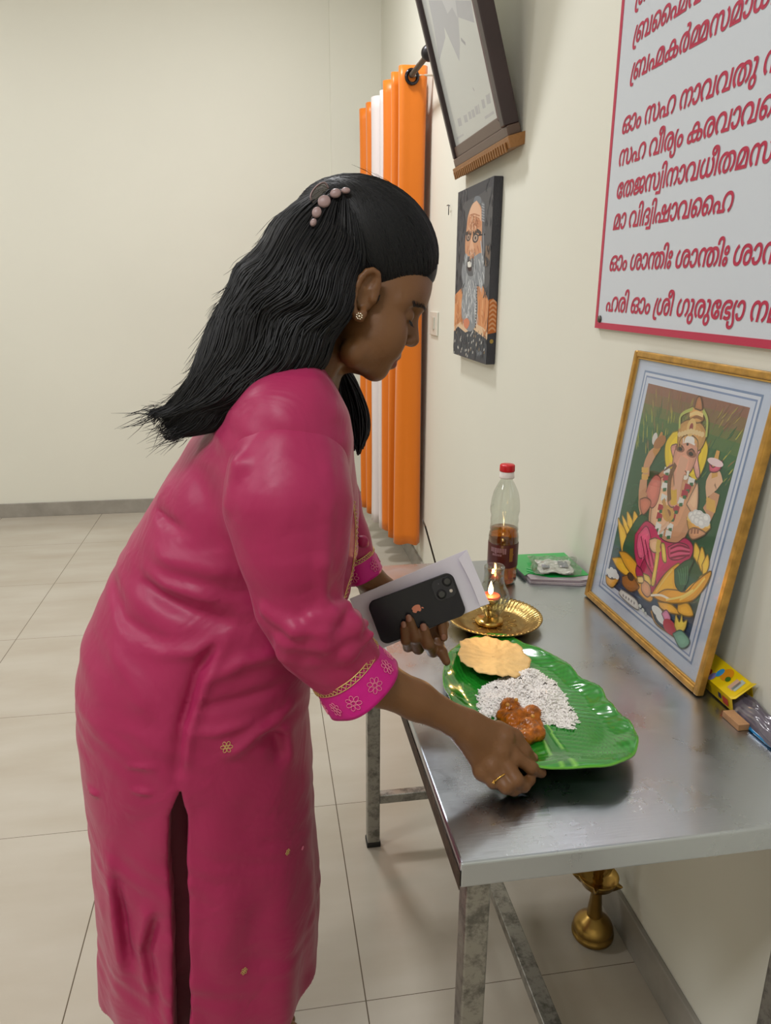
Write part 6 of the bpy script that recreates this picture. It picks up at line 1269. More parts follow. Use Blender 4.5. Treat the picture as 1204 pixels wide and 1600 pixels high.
pg.line([(0.722,0.487),(0.728,0.469)], 0.012, (160, 104, 78))
pg.line([(0.741,0.492),(0.746,0.474)], 0.012, (160, 104, 78))
pg.curve([(0.143,0.135),(0.204,0.137),(0.263,0.16),(0.244,0.126),(0.22,0.107),(0.167,0.107)], (206, 150, 50))
pg.ell([(0.159,0.155)][0], 0.022, 0.012, (222, 226, 228), 0)
pg.ell([(0.187,0.169)][0], 0.022, 0.012, (222, 226, 228), 0)
pg.ell([(0.22,0.171)][0], 0.022, 0.012, (222, 226, 228), 0)
pg.ell([(0.18,0.148)][0], 0.022, 0.012, (222, 226, 228), 0)
pg.ell([(0.214,0.157)][0], 0.022, 0.012, (222, 226, 228), 0)
pg.ell([(0.242,0.162)][0], 0.022, 0.012, (222, 226, 228), 0)
pg.curve([(0.302,0.128),(0.341,0.131),(0.442,0.133),(0.475,0.107),(0.405,0.099),(0.297,0.105)], (204, 206, 206))
pg.line([(0.326,0.113),(0.34,0.111)], 0.01, (150, 150, 156))
pg.line([(0.351,0.114),(0.365,0.113)], 0.01, (150, 150, 156))
pg.line([(0.376,0.116),(0.39,0.114)], 0.01, (150, 150, 156))
pg.line([(0.401,0.117),(0.414,0.115)], 0.01, (150, 150, 156))
pg.line([(0.425,0.118),(0.438,0.116)], 0.01, (150, 150, 156))
pg.curve([(0.563,0.134),(0.631,0.169),(0.738,0.14),(0.801,0.116),(0.727,0.111),(0.622,0.107)], (190, 140, 70))
pg.curve([(0.578,0.138),(0.634,0.163),(0.725,0.141),(0.772,0.123),(0.633,0.112)], (44, 60, 80))
pg.ell([(0.613,0.151)][0], 0.045, 0.016, (226, 232, 236), 0)
pg.ell([(0.654,0.138)][0], 0.045, 0.016, (226, 232, 236), 0)
pg.curve([(0.645,0.155),(0.673,0.178),(0.712,0.161),(0.687,0.139)], (206, 130, 170))
pg.ell([(0.719,0.133)][0], 0.05, 0.024, (190, 60, 80), 0)
pg.curve([(0.746,0.149),(0.74,0.185),(0.772,0.172),(0.775,0.201),(0.794,0.181),(0.815,0.195),(0.815,0.159),(0.777,0.137)], (228, 200, 90))
pg.curve([(0.749,0.119),(0.795,0.15),(0.86,0.14),(0.851,0.112),(0.811,0.095)], (110, 160, 140))
pg.ell([(0.481,0.123)][0], 0.012, 0.007, (200, 210, 210), 0)
pg.ell([(0.51,0.117)][0], 0.012, 0.007, (200, 210, 210), 0)
pg.ell([(0.534,0.113)][0], 0.01, 0.006, (190, 200, 204), 0)
pg.build('deity_print', attr_mat('print_ink', .4, .4), gf)
slabs('glass_pane', [(w_, 1-w_, h_, 1-h_, -.0045, -.0040)], glass_mat('picture_glass', refl=.06), gf, *ga)

# ================================================================== THINGS ON THE TABLE
BRASS = mat('brass', (190, 154, 82), .24, 1, bump=.06, bscale=60, var=.12, vscale=30)
# brass tray with a fluted rim
ty = thing('brass_tray', 'round brass tray with a fluted rim under the small oil lamp', 'tray', (.4445, 1.33, TZ))
def flute(r, z, a, i): return (r*(1+(.012*math.cos(a*64) if 6 <= i <= 10 else 0)), z+(.0012*math.cos(a*64) if 6 <= i <= 10 else 0))
lathe('dish', [(.001, .0), (.062, .0), (.066, .001), (.080, .012), (.0945, .0165), (.0955, .0185), (.094, .0195), (.088, .0175), (.083, .0150), (.078, .0125), (.073, .0085), (.064, .0042), (.058, .0032), (.03, .0034), (.001, .0036)], mat('tray_brass', (172, 144, 88), .32, 1, bump=.12, bscale=160, var=.2, vscale=60), ty, 256, (.4445, 1.33, TZ), flute)
for i in range(12):
    a = i*PI/6; c = (.4445+.036*math.cos(a), 1.33+.036*math.sin(a), TZ+.0036)
    Acc().tube([(c[0]+.010*math.cos(t)*math.cos(a)-.005*math.sin(t)*math.sin(a), c[1]+.010*math.cos(t)*math.sin(a)+.005*math.sin(t)*math.cos(a), c[2]) for t in np.arange(12)*PI/6], .0007, n=5, closed=True).build('engraving', BRASS, ty)
# oil lamp
LC = (.434, 1.33, TZ+.0038)
lp = thing('oil_lamp', 'small brass oil lamp with a burning red wick cup standing on the brass tray', 'lamp', LC)
lathe('base', [(.001, 0), (.0265, 0), (.0285, .002), (.0285, .006), (.025, .009), (.018, .0105), (.010, .013), (.001, .0135)], BRASS, lp, 48, LC)
lathe('stem', [(.007, .012), (.0052, .017), (.0045, .026), (.006, .031), (.0045, .034), (.007, .039), (.013, .044), (.001, .044)], BRASS, lp, 32, LC)
lathe('bowl', [(.001, .042), (.012, .043), (.019, .049), (.021, .056), (.0195, .056), (.0175, .050), (.001, .047)], BRASS, lp, 40, LC)
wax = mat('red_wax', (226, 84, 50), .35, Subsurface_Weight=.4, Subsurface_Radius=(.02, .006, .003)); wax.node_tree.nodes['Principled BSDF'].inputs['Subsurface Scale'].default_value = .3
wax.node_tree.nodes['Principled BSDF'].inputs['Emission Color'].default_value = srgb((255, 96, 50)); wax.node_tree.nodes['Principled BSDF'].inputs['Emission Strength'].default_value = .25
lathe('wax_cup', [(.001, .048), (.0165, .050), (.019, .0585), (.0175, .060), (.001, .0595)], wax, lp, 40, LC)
fm = bpy.data.materials.new('flame'); fm.use_nodes = True; fb = fm.node_tree.nodes['Principled BSDF']; fb.inputs['Base Color'].default_value = (1, .6, .2, 1)
fb.inputs['Emission Color'].default_value = (1, .62, .26, 1); fb.inputs['Emission Strength'].default_value = 14
lathe('flame', [(.0005, .060), (.0035, .063), (.0052, .068), (.0045, .075), (.0025, .082), (.0004, .089)], fm, lp, 20, LC, cap0=True)
fl = bpy.data.lights.new('flame_light', 'POINT'); fl.energy = .35; fl.color = (1, .55, .2); fl.shadow_soft_size = .008
flo = bpy.data.objects.new('flame_light', fl); C.objects.link(flo); flo.location = (LC[0]-.004, LC[1]-.010, LC[2]+.082)
CLR = glass_mat('clear_glass', (240, 244, 241), .22, .85, 2.0)
GC_ = (.4420, 1.338, TZ+.012)
gp = [(.014, .0), (.0165, .006), (.024, .018), (.0315, .032), (.0335, .042), (.031, .054), (.024, .068), (.0205, .080), (.0195, .094), (.0205, .108), (.0195, .110), (.0182, .096), (.0192, .081), (.0226, .068), (.0296, .054), (.032, .042), (.030, .032), (.0226, .018), (.015, .006), (.0128, .0)]
o = lathe('glass_chimney', gp, CLR, None, 56, GC_, cap0=False, cap1=False); tag(o, 'clear bulb-shaped glass chimney around the small flame on the brass tray', 'glass chimney')

# oil bottle
BC = (.529, 1.547, TZ)
bt = thing('oil_bottle', 'tall clear plastic bottle half full of amber oil with a red cap', 'bottle', BC)
bprof = [(.001, .004), (.020, .004), (.028, .0), (.0325, .006), (.0335, .014), (.0325, .03), (.0335, .044), (.0337, .100), (.0337, .112), (.0325, .120), (.031, .124), (.0322, .130), (.0305, .142), (.0315, .150), (.0300, .160), (.0325, .172), (.032, .184), (.0305, .198), (.0265, .216), (.019, .232), (.0135, .242), (.0125, .250), (.0125, .258)]
def ribs(r, z, a, i):
    if i < 7: return (r*(1+.018*math.cos(a*12)), z)
    if 15 <= i <= 19: return (r*(1+.022*math.cos(a*6+1)), z)
    return (r, z)
inner = [(max(.001, r-.0012), z) for r, z in bprof[::-1]]
lathe('bottle_shell', bprof, glass_mat('clear_plastic', (242, 245, 241), .2, .8, 2.2), bt, 72, BC, ribs, cap1=False)
liq = mat('amber_oil', (214, 112, 18), .04, spec=.5, Transmission_Weight=.75, IOR=1.25)
liq.node_tree.nodes['Principled BSDF'].inputs['Base Color'].default_value = srgb((226, 128, 22))
lprof = [(.001, .0065), (.019, .0065), (.0275, .003), (.0315, .008), (.0324, .014), (.0314, .03), (.0324, .044), (.0326, .100), (.0326, .112), (.0314, .120), (.0303, .123), (.0303, .131), (.001, .131)]
lathe('oil', lprof, liq, bt, 72, BC, ribs)
lab = mat('bottle_label', (92, 34, 30), .3, var=.1)
lathe('label', [(.0342, .044), (.0345, .045), (.0345, .098), (.0342, .099), (.0340, .098), (.0340, .045), (.0342, .044)], lab, bt, 72, BC, cap0=False, cap1=False)
a = Acc(); rg = random.Random(4)
def wrap(a0, a1, z0, z1, R=.0348):
    ks = 8; V = []; F = []
    for i in range(ks+1):
        t = a0+(a1-a0)*i/ks
        V += [(BC[0]+R*math.cos(t), BC[1]+R*math.sin(t), BC[2]+z0), (BC[0]+R*math.cos(t), BC[1]+R*math.sin(t), BC[2]+z1)]
    for i in range(ks): F.append((2*i, 2*i+2, 2*i+3, 2*i+1))
    return V, F
x = -2.75
while x < -1.75: w = rg.uniform(.06, .13); a.add(*wrap(x, x+w, .082-.004*rg.random(), .092)); x += w+.03
x = -2.6
while x < -2.0: w = rg.uniform(.05, .1); a.add(*wrap(x, x+w, .073, .078)); x += w+.03
a.build('label_print', mat('label_ink', (170, 130, 140), .4), bt)
a = Acc()
for i, (t0, t1, z0, z1) in enumerate([(-1.45, -1.2, .060, .092), (-1.4, -1.15, .0745, .078)]): a.add(*wrap(t0, t1, z0, z1))
a.build('label_emblem', mat('label_gold', (170, 122, 44), .4), bt)
lathe('neck_ring', [(.0128, .2465), (.0165, .2475), (.0168, .250), (.0160, .252), (.0155, .262), (.0135, .263)], mat('white_ring', (232, 226, 222), .4), bt, 40, BC)
lathe('cap', [(.0150, .2622), (.0163, .2625), (.0165, .264), (.0163, .2755), (.0150, .2775), (.001, .278)], mat('red_cap', (206, 20, 34), .35), bt, 60, BC, lambda r, z, a, i: (r*(1+(.02*math.cos(a*30) if 1 <= i <= 3 else 0)), z))

# green folder with papers, clear packet
o = thing('green_folder', 'bright green plastic folder lying at the back corner of the steel table', 'folder', (.66, 1.6, TZ))
fq = [(.585, 1.548), (.60, 1.560), (.64, 1.53), (.695, 1.525), (.735, 1.53), (.737, 1.684), (.58, 1.688)]
a = Acc(); n = len(fq); zt = TZ+.011
def prism(poly, z0, z1):
    n = len(poly); return [(x, y, z0) for x, y in poly]+[(x, y, z1) for x, y in poly], [tuple(range(n-1, -1, -1)), tuple(range(n, 2*n))]+[(i, (i+1) % n, n+(i+1) % n, n+i) for i in range(n)]
a.add(*prism(fq, zt-.0012, zt)); a.build('cover', mat('green_plastic', (18, 168, 74), .3, Coat_Weight=.3), o, False)
a = Acc().tube([(.600, 1.575, zt+.0008), (.615, 1.555, zt+.0012), (.632, 1.545, zt+.0008)], .0012, n=6).tube([(.605, 1.59, zt+.0008), (.622, 1.57, zt+.0012)], .001, n=6)
a.build('crease', mat('crease_plastic', (120, 214, 150), .25), o)
pp = thing('paper_pile', 'mauve-grey printed booklet lying under the green folder', 'booklet', (.65, 1.6, TZ))
for i in range(4):
    q = [(.590+.001*i, 1.522+.002*i), (.700, 1.490+.004*i), (.735, 1.50+.003*i), (.736, 1.68), (.592, 1.682)]
    a = Acc(); a.add(*prism(q, TZ+.0003+.0024*i, TZ+.0022+.0024*i)); a.build('page', mat('booklet_paper', [(168, 160, 168), (196, 188, 192), (150, 138, 146), (188, 176, 182)][i], .5), pp, False)
pk = thing('plastic_packet', 'crumpled clear packet with a white printed label on top of the green folder', 'packet', (.68, 1.57, zt))
rg = np.random.default_rng(2)
def pillow(cx, cy, z0, lx, ly, h, ang, seed, n=26, sag=.0):
    rg = np.random.default_rng(seed); ph = rg.uniform(0, 6, 8); V = []; F = []
    for s in (1, -1):
        for i in range(n+1):
            for j in range(n+1):
                u, v = i/n*2-1, j/n*2-1; e = max(0, (1-u*u))*max(0, (1-v*v)); hh = h*e**.45
                w = .12*h*(math.sin(9*u+5*v+ph[0])+math.sin(13*v-7*u+ph[1])+.7*math.sin(21*u+ph[2])*math.cos(17*v+ph[3])); x = u*lx*(1-.06*math.sin(5*v+ph[4])); y = v*ly*(1-.05*math.sin(4*u+ph[5]))
                z = z0+(h*.55+hh*.45+w*min(1, e*6)+.002*math.sin(6*u+ph[6])*(1-e) if s > 0 else h*.5*(1-e)+.0002)
                V.append((cx+x*math.cos(ang)-y*math.sin(ang), cy+x*math.sin(ang)+y*math.cos(ang), z))
    m = (n+1)**2
    for s in (0, 1):
        for i in range(n):
            for j in range(n):
                q = [s*m+i*(n+1)+j, s*m+(i+1)*(n+1)+j, s*m+(i+1)*(n+1)+j+1, s*m+i*(n+1)+j+1]; F.append(tuple(q if s == 0 else q[::-1]))
    return V, F
pyd('contents', *pillow(.668, 1.575, zt+.0006, .040, .042, .012, -.25, 3), mat('packet_paper', (240, 234, 228), .45, var=.12, vscale=90), pk, True)
pyd('wrapper', *pillow(.670, 1.578, zt+.0003, .056, .058, .017, -.25, 5), glass_mat('crinkled_film', (232, 236, 232), .3), pk, True)
a = Acc()
for (x0, x1, y0, y1) in [(-.032, -.014, -.028, -.008), (.008, .030, -.02, .02)]:
    ca, sa = math.cos(-.25), math.sin(-.25)
    a.add([(.668+x*ca-y*sa, 1.575+x*sa+y*ca, zt+.0142) for x, y in ((x0, y0), (x1, y0), (x1, y1), (x0, y1))], [(0, 1, 2, 3)])
a.build('packet_print', mat('packet_ink', (150, 150, 158), .5), pk, False)

# incense stick in a small holder
ih = thing('incense_stick', 'thin dark incense stick standing behind the white envelope', 'incense', (.372, 1.45, TZ))
Acc().tube([(0.3187,1.45,0.9289), (0.3244,1.45,0.9147)], .0016, n=8).build('ash_tip', mat('ash', (120, 116, 110), .9), ih)
Acc().tube([(0.3244,1.45,0.9147), (.372, 1.45, TZ+.008)], .0018, n=8).build('stick', mat('incense', (44, 38, 32), .9), ih)
lathe('holder', [(.001, 0), (.014, 0), (.014, .004), (.006, .007), (.004, .012), (.001, .012)], BRASS, ih, 24, (.372, 1.45, TZ))

# yellow carton, pouch, match box in the corner by the picture frame
yb = thing('yellow_box', 'open yellow cardboard box lying between the gold picture frame and the wall', 'box', (.74, 1.0, TZ))
YM = mat('yellow_card', (238, 204, 8), .35, Coat_Weight=.3)
def YB(s, t, h): # s along the wall, t across, h up ; slightly rolled so its far side rests higher against the wall
    return (.7215+.031*t*1.0-.006*h+.004*s*0, 1.075-.127*s, TZ+.003+.024*h+.026*t)
a = Acc(); T = .03
V = [YB(s, t, h) for s in (0, 1) for t in (0, 1) for h in (0, 1)]
a.add(V, [(0, 4, 5, 1), (2, 3, 7, 6), (1, 5, 7, 3), (0, 2, 6, 4), (0, 1, 3, 2)])
o = a.build('carton', YM, yb, False); md = o.modifiers.new('t', 'SOLIDIFY'); md.thickness = .0008; md.offset = -1
a = Acc().add([YB(1, 0, 1), YB(1, 1, 1), YB(1.10, 1.0, 1.25), YB(1.04, .1, 1.02)], [(0, 1, 2, 3)]); o = a.build('flap', YM, yb, False); md = o.modifiers.new('t', 'SOLIDIFY'); md.thickness = .0008
def decal(lst, name, col):
    a = Acc()
    for s0, s1, t0, t1 in lst: a.add([YB(s0, t0, 1.03), YB(s1, t0, 1.03), YB(s1, t1, 1.03), YB(s0, t1, 1.03)], [(0, 1, 2, 3)])
    a.build(name, mat(name+'_ink', col, .4), yb, False)
def decal_ell(c, rs, rt, name, col, k=1.03):
    V = [YB(c[0]+rs*math.cos(q), c[1]+rt*math.sin(q), k) for q in np.arange(20)*PI/10]; Acc().add(V, [tuple(range(20))]).build(name, mat(name+'_ink', col, .4), yb, False)
decal_ell((.40, .22), .05, .17, 'red_spot', (176, 52, 24)); decal_ell((.50, .18), .045, .2, 'lilac_spot', (132, 122, 186), 1.04); decal_ell((.54, .50), .045, .22, 'blue_spot', (56, 150, 212), 1.05)
decal_ell((.64, .62), .09, .3, 'mango_picture', (226, 148, 22), 1.04); decal_ell((.71, .50), .04, .12, 'leaf_picture', (70, 110, 30), 1.05)
decal([(.80, .90, .25, .75)], 'label_patch', (206, 166, 140)); decal([(.86, .94, .3, .85)], 'label_patch_grey', (176, 186, 176))
def side(s0, s1, h0, h1, name, col):
    q = lambda s, h: tuple(np.array(YB(s, -.03, h)))
    Acc().add([q(s0, h0), q(s1, h0), q(s1, h1), q(s0, h1)], [(0, 1, 2, 3)]).build(name, mat(name+'_ink', col, .4), yb, False)
side(.80, .92, .2, .75, 'red_badge', (196, 60, 48)); side(.71, .77, .35, .75, 'navy_badge', (50, 48, 84)); side(.3, .55, .2, .7, 'fine_print', (176, 150, 14))
pu = thing('grey_pouch', 'shiny grey plastic pouch sticking out of the open yellow box', 'pouch', (.74, .92, TZ))
V = []; F = []; n = 30; rg = np.random.default_rng(9); ph = rg.uniform(0, 6, 6)
for s in (0, 1):
    for i in range(n+1):
        for j in range(n+1):
            u, v = i/n, j/n; e = (1-(2*v-1)**2)*min(1, (1-u)*4+.15); y = .968-.165*u; w = .030+.008*u
            x = .7225+w*v*(1 if u > .12 else 1)*.96-.006*u; x = min(x, WX-.0015)
            top = .020*e**.5*(.7+.3*math.sin(3*u+1))+.0022*(math.sin(19*u+6*v+ph[0])+math.sin(27*v-9*u+ph[1]))*e
            V.append((x, y, TZ+.004+.016*v*(1-u)+(top if s else 0)))
m = (n+1)**2
for s in (0, 1):
    for i in range(n):
        for j in range(n):
            q = [s*m+i*(n+1)+j, s*m+(i+1)*(n+1)+j, s*m+(i+1)*(n+1)+j+1, s*m+i*(n+1)+j+1]; F.append(tuple(q if s else q[::-1]))
pyd('pouch_film', V, F, mat('grey_film', (96, 90, 102), .12, spec=.8, var=.3, vscale=50, Coat_Weight=.7), pu, True)
Acc().tube([(.7215, .950, TZ+.003), (.7205, .90, TZ+.0025), (.722, .86, TZ+.003), (.73, .82, TZ+.004)], [.002, .003, .0035, .004], n=8).build('blue_edge', mat('blue_film', (24, 120, 176), .2), pu)
boxo('match_box', (.700, .902, TZ+.0002), (.7185, .944, TZ+.011), mat('match_card', (176, 132, 92), .6, var=.15, vscale=60), None, .0008)
tag(C.objects['match_box'], 'small brown cardboard matchbox under the grey plastic pouch', 'matchbox')

# ------------------------------------------------------------------ melamine banana-leaf plate with the meal
LEAF = [(0.415, 1.263, 0.752), (0.443, 1.253, 0.752), (0.466, 1.216, 0.754), (0.488, 1.173, 0.755), (0.506, 1.14, 0.757), (0.51, 1.103, 0.758), (0.511, 1.063, 0.76), (0.522, 1.038, 0.762), (0.526, 1.009, 0.763), (0.52, 0.975, 0.765), (0.519, 0.946, 0.767), (0.521, 0.916, 0.769), (0.519, 0.887, 0.771), (0.509, 0.856, 0.773), (0.488, 0.826, 0.775), (0.464, 0.809, 0.777), (0.437, 0.802, 0.778), (0.408, 0.806, 0.778), (0.377, 0.809, 0.778), (0.351, 0.812, 0.778), (0.33, 0.826, 0.777), (0.311, 0.852, 0.775), (0.294, 0.886, 0.773), (0.284, 0.933, 0.77), (0.277, 0.994, 0.766), (0.275, 1.044, 0.763), (0.278, 1.082, 0.761), (0.29, 1.129, 0.759), (0.308, 1.179, 0.756), (0.337, 1.222, 0.754), (0.374, 1.248, 0.753)]
LC2 = np.array((.400, 1.020)); lo_ = crom(LEAF+[LEAF[0]], 5)[:-1]
MR0 = np.array((.413, 1.259)); MR1 = np.array((.386, .805)); MD = (MR1-MR0)/np.linalg.norm(MR1-MR0); MT = np.array((-MD[1], MD[0]))
def lplane(y): return .752+.026*(1.26-y)/.455
_lang = np.arctan2(lo_[:, 1]-LC2[1], lo_[:, 0]-LC2[0]); _lr = np.hypot(lo_[:, 0]-LC2[0], lo_[:, 1]-LC2[1]); _o = np.argsort(_lang)
def leafz(x, y):
    a = math.atan2(y-LC2[1], x-LC2[0]); R = np.interp(a, _lang[_o], _lr[_o], period=2*PI); q = min(1, math.hypot(x-LC2[0], y-LC2[1])/R)
    s = max(0, (q-.72)/.28); s = s*s*(3-2*s)
    p = np.array((x, y))-MR0; al = p@MD; ac = p@MT
    rip = .0009*math.cos((al-.35*abs(ac))*2*PI/.0125)*min(1, abs(ac)/.02)*(1-.5*s)+.0020*s*math.cos((al-.3*abs(ac))*2*PI/.062+1.2*math.sin(al*19))
    mid = .0016*math.exp(-((abs(ac)-.010)/.003)**2)
    return lplane(y)-.0115*(1-s)+rip+mid*(1-s)
LM = bpy.data.materials.new('leaf_melamine'); LM.use_nodes = True; nt = LM.node_tree; b = nt.nodes['Principled BSDF']
at = nt.nodes.new('ShaderNodeAttribute'); at.attribute_name = 'Col'; nt.links.new(at.outputs['Color'], b.inputs['Base Color'])
b.inputs['Roughness'].default_value = .16; b.inputs['Coat Weight'].default_value = .5; b.inputs['Coat Roughness'].default_value = .06
lt = thing('leaf_plate', 'large glossy green banana-leaf shaped plate holding the meal on the steel table', 'plate', (.40, 1.02, .745))
V = []; F = []; K = 44; n = len(lo_)
for i in range(K+1):
    q = (i/K)**.9
    for j in range(n):
        x = LC2[0]+(lo_[j, 0]-LC2[0])*q; y = LC2[1]+(lo_[j, 1]-LC2[1])*q; V.append((x, y, leafz(x, y) if i else leafz(LC2[0]+.0001, LC2[1])))
for i in range(K):
    for j in range(n): F.append((i*n+j, i*n+(j+1) % n, (i+1)*n+(j+1) % n, (i+1)*n+j))
o = pyd('plate_dish', V, F, LM, lt, True)
bm = bmesh.new(); bm.from_mesh(o.data); bmesh.ops.remove_doubles(bm, verts=bm.verts, dist=1e-5); bmesh.ops.recalc_face_normals(bm, faces=bm.faces)
if sum(f.normal.z for f in bm.faces) < 0: bmesh.ops.reverse_faces(bm, faces=bm.faces)
bm.to_mesh(o.data); bm.free()
ca = o.data.color_attributes.new('Col', 'FLOAT_COLOR', 'POINT'); cols = []
for v in o.data.vertices:
    p = np.array(v.co[:2])-MR0; al = p@MD; ac = abs(p@MT); s = .5+.5*math.cos((al-.35*ac)*2*PI/.0125)
    c = np.array((34, 138, 40))*(.86+.2*s)
    if abs(ac-.010) < .0016 and al > .02: c = np.array((120, 190, 70))
    elif ac < .010: c = np.array((30, 118, 42))
    a_ = math.atan2(v.co.y-LC2[1], v.co.x-LC2[0]); q = math.hypot(v.co.x-LC2[0], v.co.y-LC2[1])/np.interp(a_, _lang[_o], _lr[_o], period=2*PI)
    if q > .985: c = np.array((96, 172, 44))
    cols += list(srgb(c))
ca.data.foreach_set('color', cols)
md = o.modifiers.new('t', 'SOLIDIFY'); md.thickness = .0028; md.offset = -1
# papadum
V = []; F = []; K = 16; n = 72; PCn = (.386, 1.150); rg = np.random.default_rng(5); ph = rg.uniform(0, 6, 6)
for i in range(K+1):
    for j in range(n):
        a = 2*PI*j/n; rr = i/K*(1+.035*math.sin(7*a+ph[0])+.022*math.sin(12*a+ph[1])+.012*math.sin(23*a+ph[2]))
        x = PCn[0]+.060*rr*math.cos(a); y = PCn[1]+.086*rr*math.sin(a)
        z = lplane(y)+.001+.005*rr**2*(.6+.4*math.sin(3*a+1))+.0004*math.sin(x*260+2*math.sin(y*130))*math.cos(y*210+ph[3])+.0012*(i/K)**4*math.sin(19*a+ph[4])-.001
        V.append((x, y, z+.004))
for i in range(K):
    for j in range(n): F.append((i*n+j, i*n+(j+1) % n, (i+1)*n+(j+1) % n, (i+1)*n+j))
o = pyd('papadum', V, F, mat('fried_papadum', (226, 188, 122), .5, bump=.12, bscale=110, var=.10, vscale=40), None, True); md = o.modifiers.new('t', 'SOLIDIFY'); md.thickness = .0012
tag(o, 'round crisp pale-yellow papadum lying on the far end of the leaf plate', 'papadum')
# rice: a heap of grains
RP = [(0.339,1.063,0.763), (0.405,1.102,0.76), (0.451,1.114,0.76), (0.466,1.058,0.762), (0.458,1.001,0.765), (0.453,0.943,0.768), (0.435,0.918,0.77), (0.401,0.941,0.768), (0.355,0.955,0.768), (0.318,0.975,0.768), (0.319,1.009,0.766)]
rpoly = [(p[0], p[1]) for p in RP]; rcx = sum(p[0] for p in rpoly)/11; rcy = sum(p[1] for p in rpoly)/11
rg = np.random.default_rng(11); xs = rg.uniform(.28, .5, 60000); ys = rg.uniform(.88, 1.15, 60000); ins = inpoly(xs, ys, rpoly)
dd, _ = pdist(xs, ys, rpoly+[rpoly[0]]); sd = np.where(ins, dd, -dd); ok = sd > -.006*rg.random(60000)**2; xs, ys, sd = xs[ok][:3600], ys[ok][:3600], sd[ok][:3600]
oc = []; of = []; rpoly2 = [tuple(rpoly[i][k]+(rpoly[(i+1) % 11][k]-rpoly[i][k])*t for k in (0, 1)) for i in range(11) for t in (0, .25, .5, .75)]
g0 = [(math.cos(a)*.5, math.sin(a)*.5) for a in np.arange(6)*PI/3]
for x, y, s in zip(xs, ys, sd):
    hgt = .020*min(1, max(0, s)/.032)**.7*(.8+.35*math.sin(x*90+1)*math.cos(y*70)); z = leafz(x, y)+.0014+hgt*rg.uniform(.75, 1.06)
    L = rg.uniform(.0034, .0052); r = rg.uniform(.0010, .0014); az = rg.uniform(0, PI); tl = rg.normal(0, .35); d = np.array((math.cos(az)*math.cos(tl), math.sin(az)*math.cos(tl), math.sin(tl))); u = np.cross(d, (0, 0, 1)); u /= np.linalg.norm(u); w = np.cross(d, u); c = np.array((x, y, z)); bnd = rg.normal(0, .0005)
    o_ = len(oc)
    for t, q in ((-1, .25), (-.5, .9), (.1, 1), (.7, .75), (1, .2)):
        for g in g0: oc.append(tuple(c+d*L*t+w*bnd*(1-t*t)+(u*g[0]+w*g[1])*2*r*q))
    for k in range(4):
        for j in range(6): of.append((o_+k*6+j, o_+k*6+(j+1) % 6, o_+(k+1)*6+(j+1) % 6, o_+(k+1)*6+j))
nb_ = len(oc); mr = 14; lp_m = [(rcx+(x-rcx)*q/mr*.97, rcy+(y-rcy)*q/mr*.97) for q in range(1, mr+1) for x, y in rpoly2]
for x, y in lp_m:
    dq, _ = pdist(np.array([x]), np.array([y]), rpoly+[rpoly[0]]); oc.append((x, y, leafz(x, y)+.0008+.020*min(1, float(dq[0])/.032)**.7*(.8+.35*math.sin(x*90+1)*math.cos(y*70))*.86))
m_ = len(rpoly2); of += [(nb_+q*m_+j, nb_+q*m_+(j+1) % m_, nb_+(q+1)*m_+(j+1) % m_, nb_+(q+1)*m_+j) for q in range(mr-1) for j in range(m_)]; of.append(tuple(nb_+j for j in range(m_)))
o = pyd('rice', oc, of, mat('boiled_rice', (250, 246, 242), .45), None, True); tag(o, 'heap of white boiled rice in the middle of the leaf plate', 'rice', None, 'stuff')
sp_ = Acc(); rg2 = random.Random(8)
for c in [(0.447,1.017,0.768), (0.43,1.017,0.772), (0.348,1.017,0.772), (0.438,0.932,0.774), (0.394,1.034,0.775)]:
    sp_.tube([(c[0]-.0025, c[1], c[2]+.008), (c[0]+.001, c[1]+.001, c[2]+.010), (c[0]+.003, c[1]-.001, c[2]+.008)], [.0006, .0014, .0006], n=6)
o = sp_.build('mustard_seeds', mat('dark_spice', (40, 32, 30), .5)); tag(o, 'few dark fried seeds scattered over the white rice', 'seeds', None, 'stuff')
# curry: gravy and chunks
cpts = [((0.359,0.976,0.775), .016), ((0.366,0.953,0.775), .012), ((0.388,0.957,0.775), .013), ((0.37,0.922,0.776), .014), ((0.374,0.901,0.776), .013), ((0.356,0.894,0.776), .012), ((0.352,0.946,0.774), .012), ((0.342,0.961,0.772), .010), ((0.349,0.913,0.773), .010)]
prm = []; rg = np.random.default_rng(3)
for (c, r) in cpts:
    prm.append(el((c[0], c[1], leafz(c[0], c[1])+r*.75), [(1, 0, 0), (0, 1, 0), (0, 0, 1)], (r, r*1.05, r*.85), .008))
    for q in range(9):
        v = rg.normal(size=3); v[2] = abs(v[2]); v /= np.linalg.norm(v); prm.append(el((c[0]+v[0]*r*.8, c[1]+v[1]*r*.8, leafz(c[0], c[1])+r*.75+v[2]*r*.72), [(1, 0, 0), (0, 1, 0), (0, 0, 1)], (rg.uniform(.002, .004),)*3, .002))
prm.append(el((.368, .945, leafz(.368, .945)+.004), [(1, 0, 0), (0, 1, 0), (0, 0, 1)], (.030, .050, .008), .006)); V, Q = nets(prm, (.30, .86, .745), (.44, 1.05, .81), .0016, lambda P, d: .0007*np.sin(P[:, 0]*900+2*np.sin(P[:, 2]*500))*np.sin(P[:, 1]*1100))
o = np_mesh('curry', V, Q, mat('curry_gravy', (164, 90, 14), .3, spec=.4, var=.6, vscale=90), None); tag(o, 'oily brown chickpea and potato curry on the white rice', 'curry')
for c in [(0.371,0.913,0.79), (0.362,0.96,0.79), (0.346,0.952,0.788)]:
    Vv, Ff = lathe_data([(.0003, -.003), (.0026, -.0016), (.0032, .0004), (.0022, .0024), (.0003, .0032)], 14, (c[0], c[1], c[2]+.001)); pyd('chickpea', Vv, Ff, mat('chickpea', (216, 150, 62), .3), o, True)

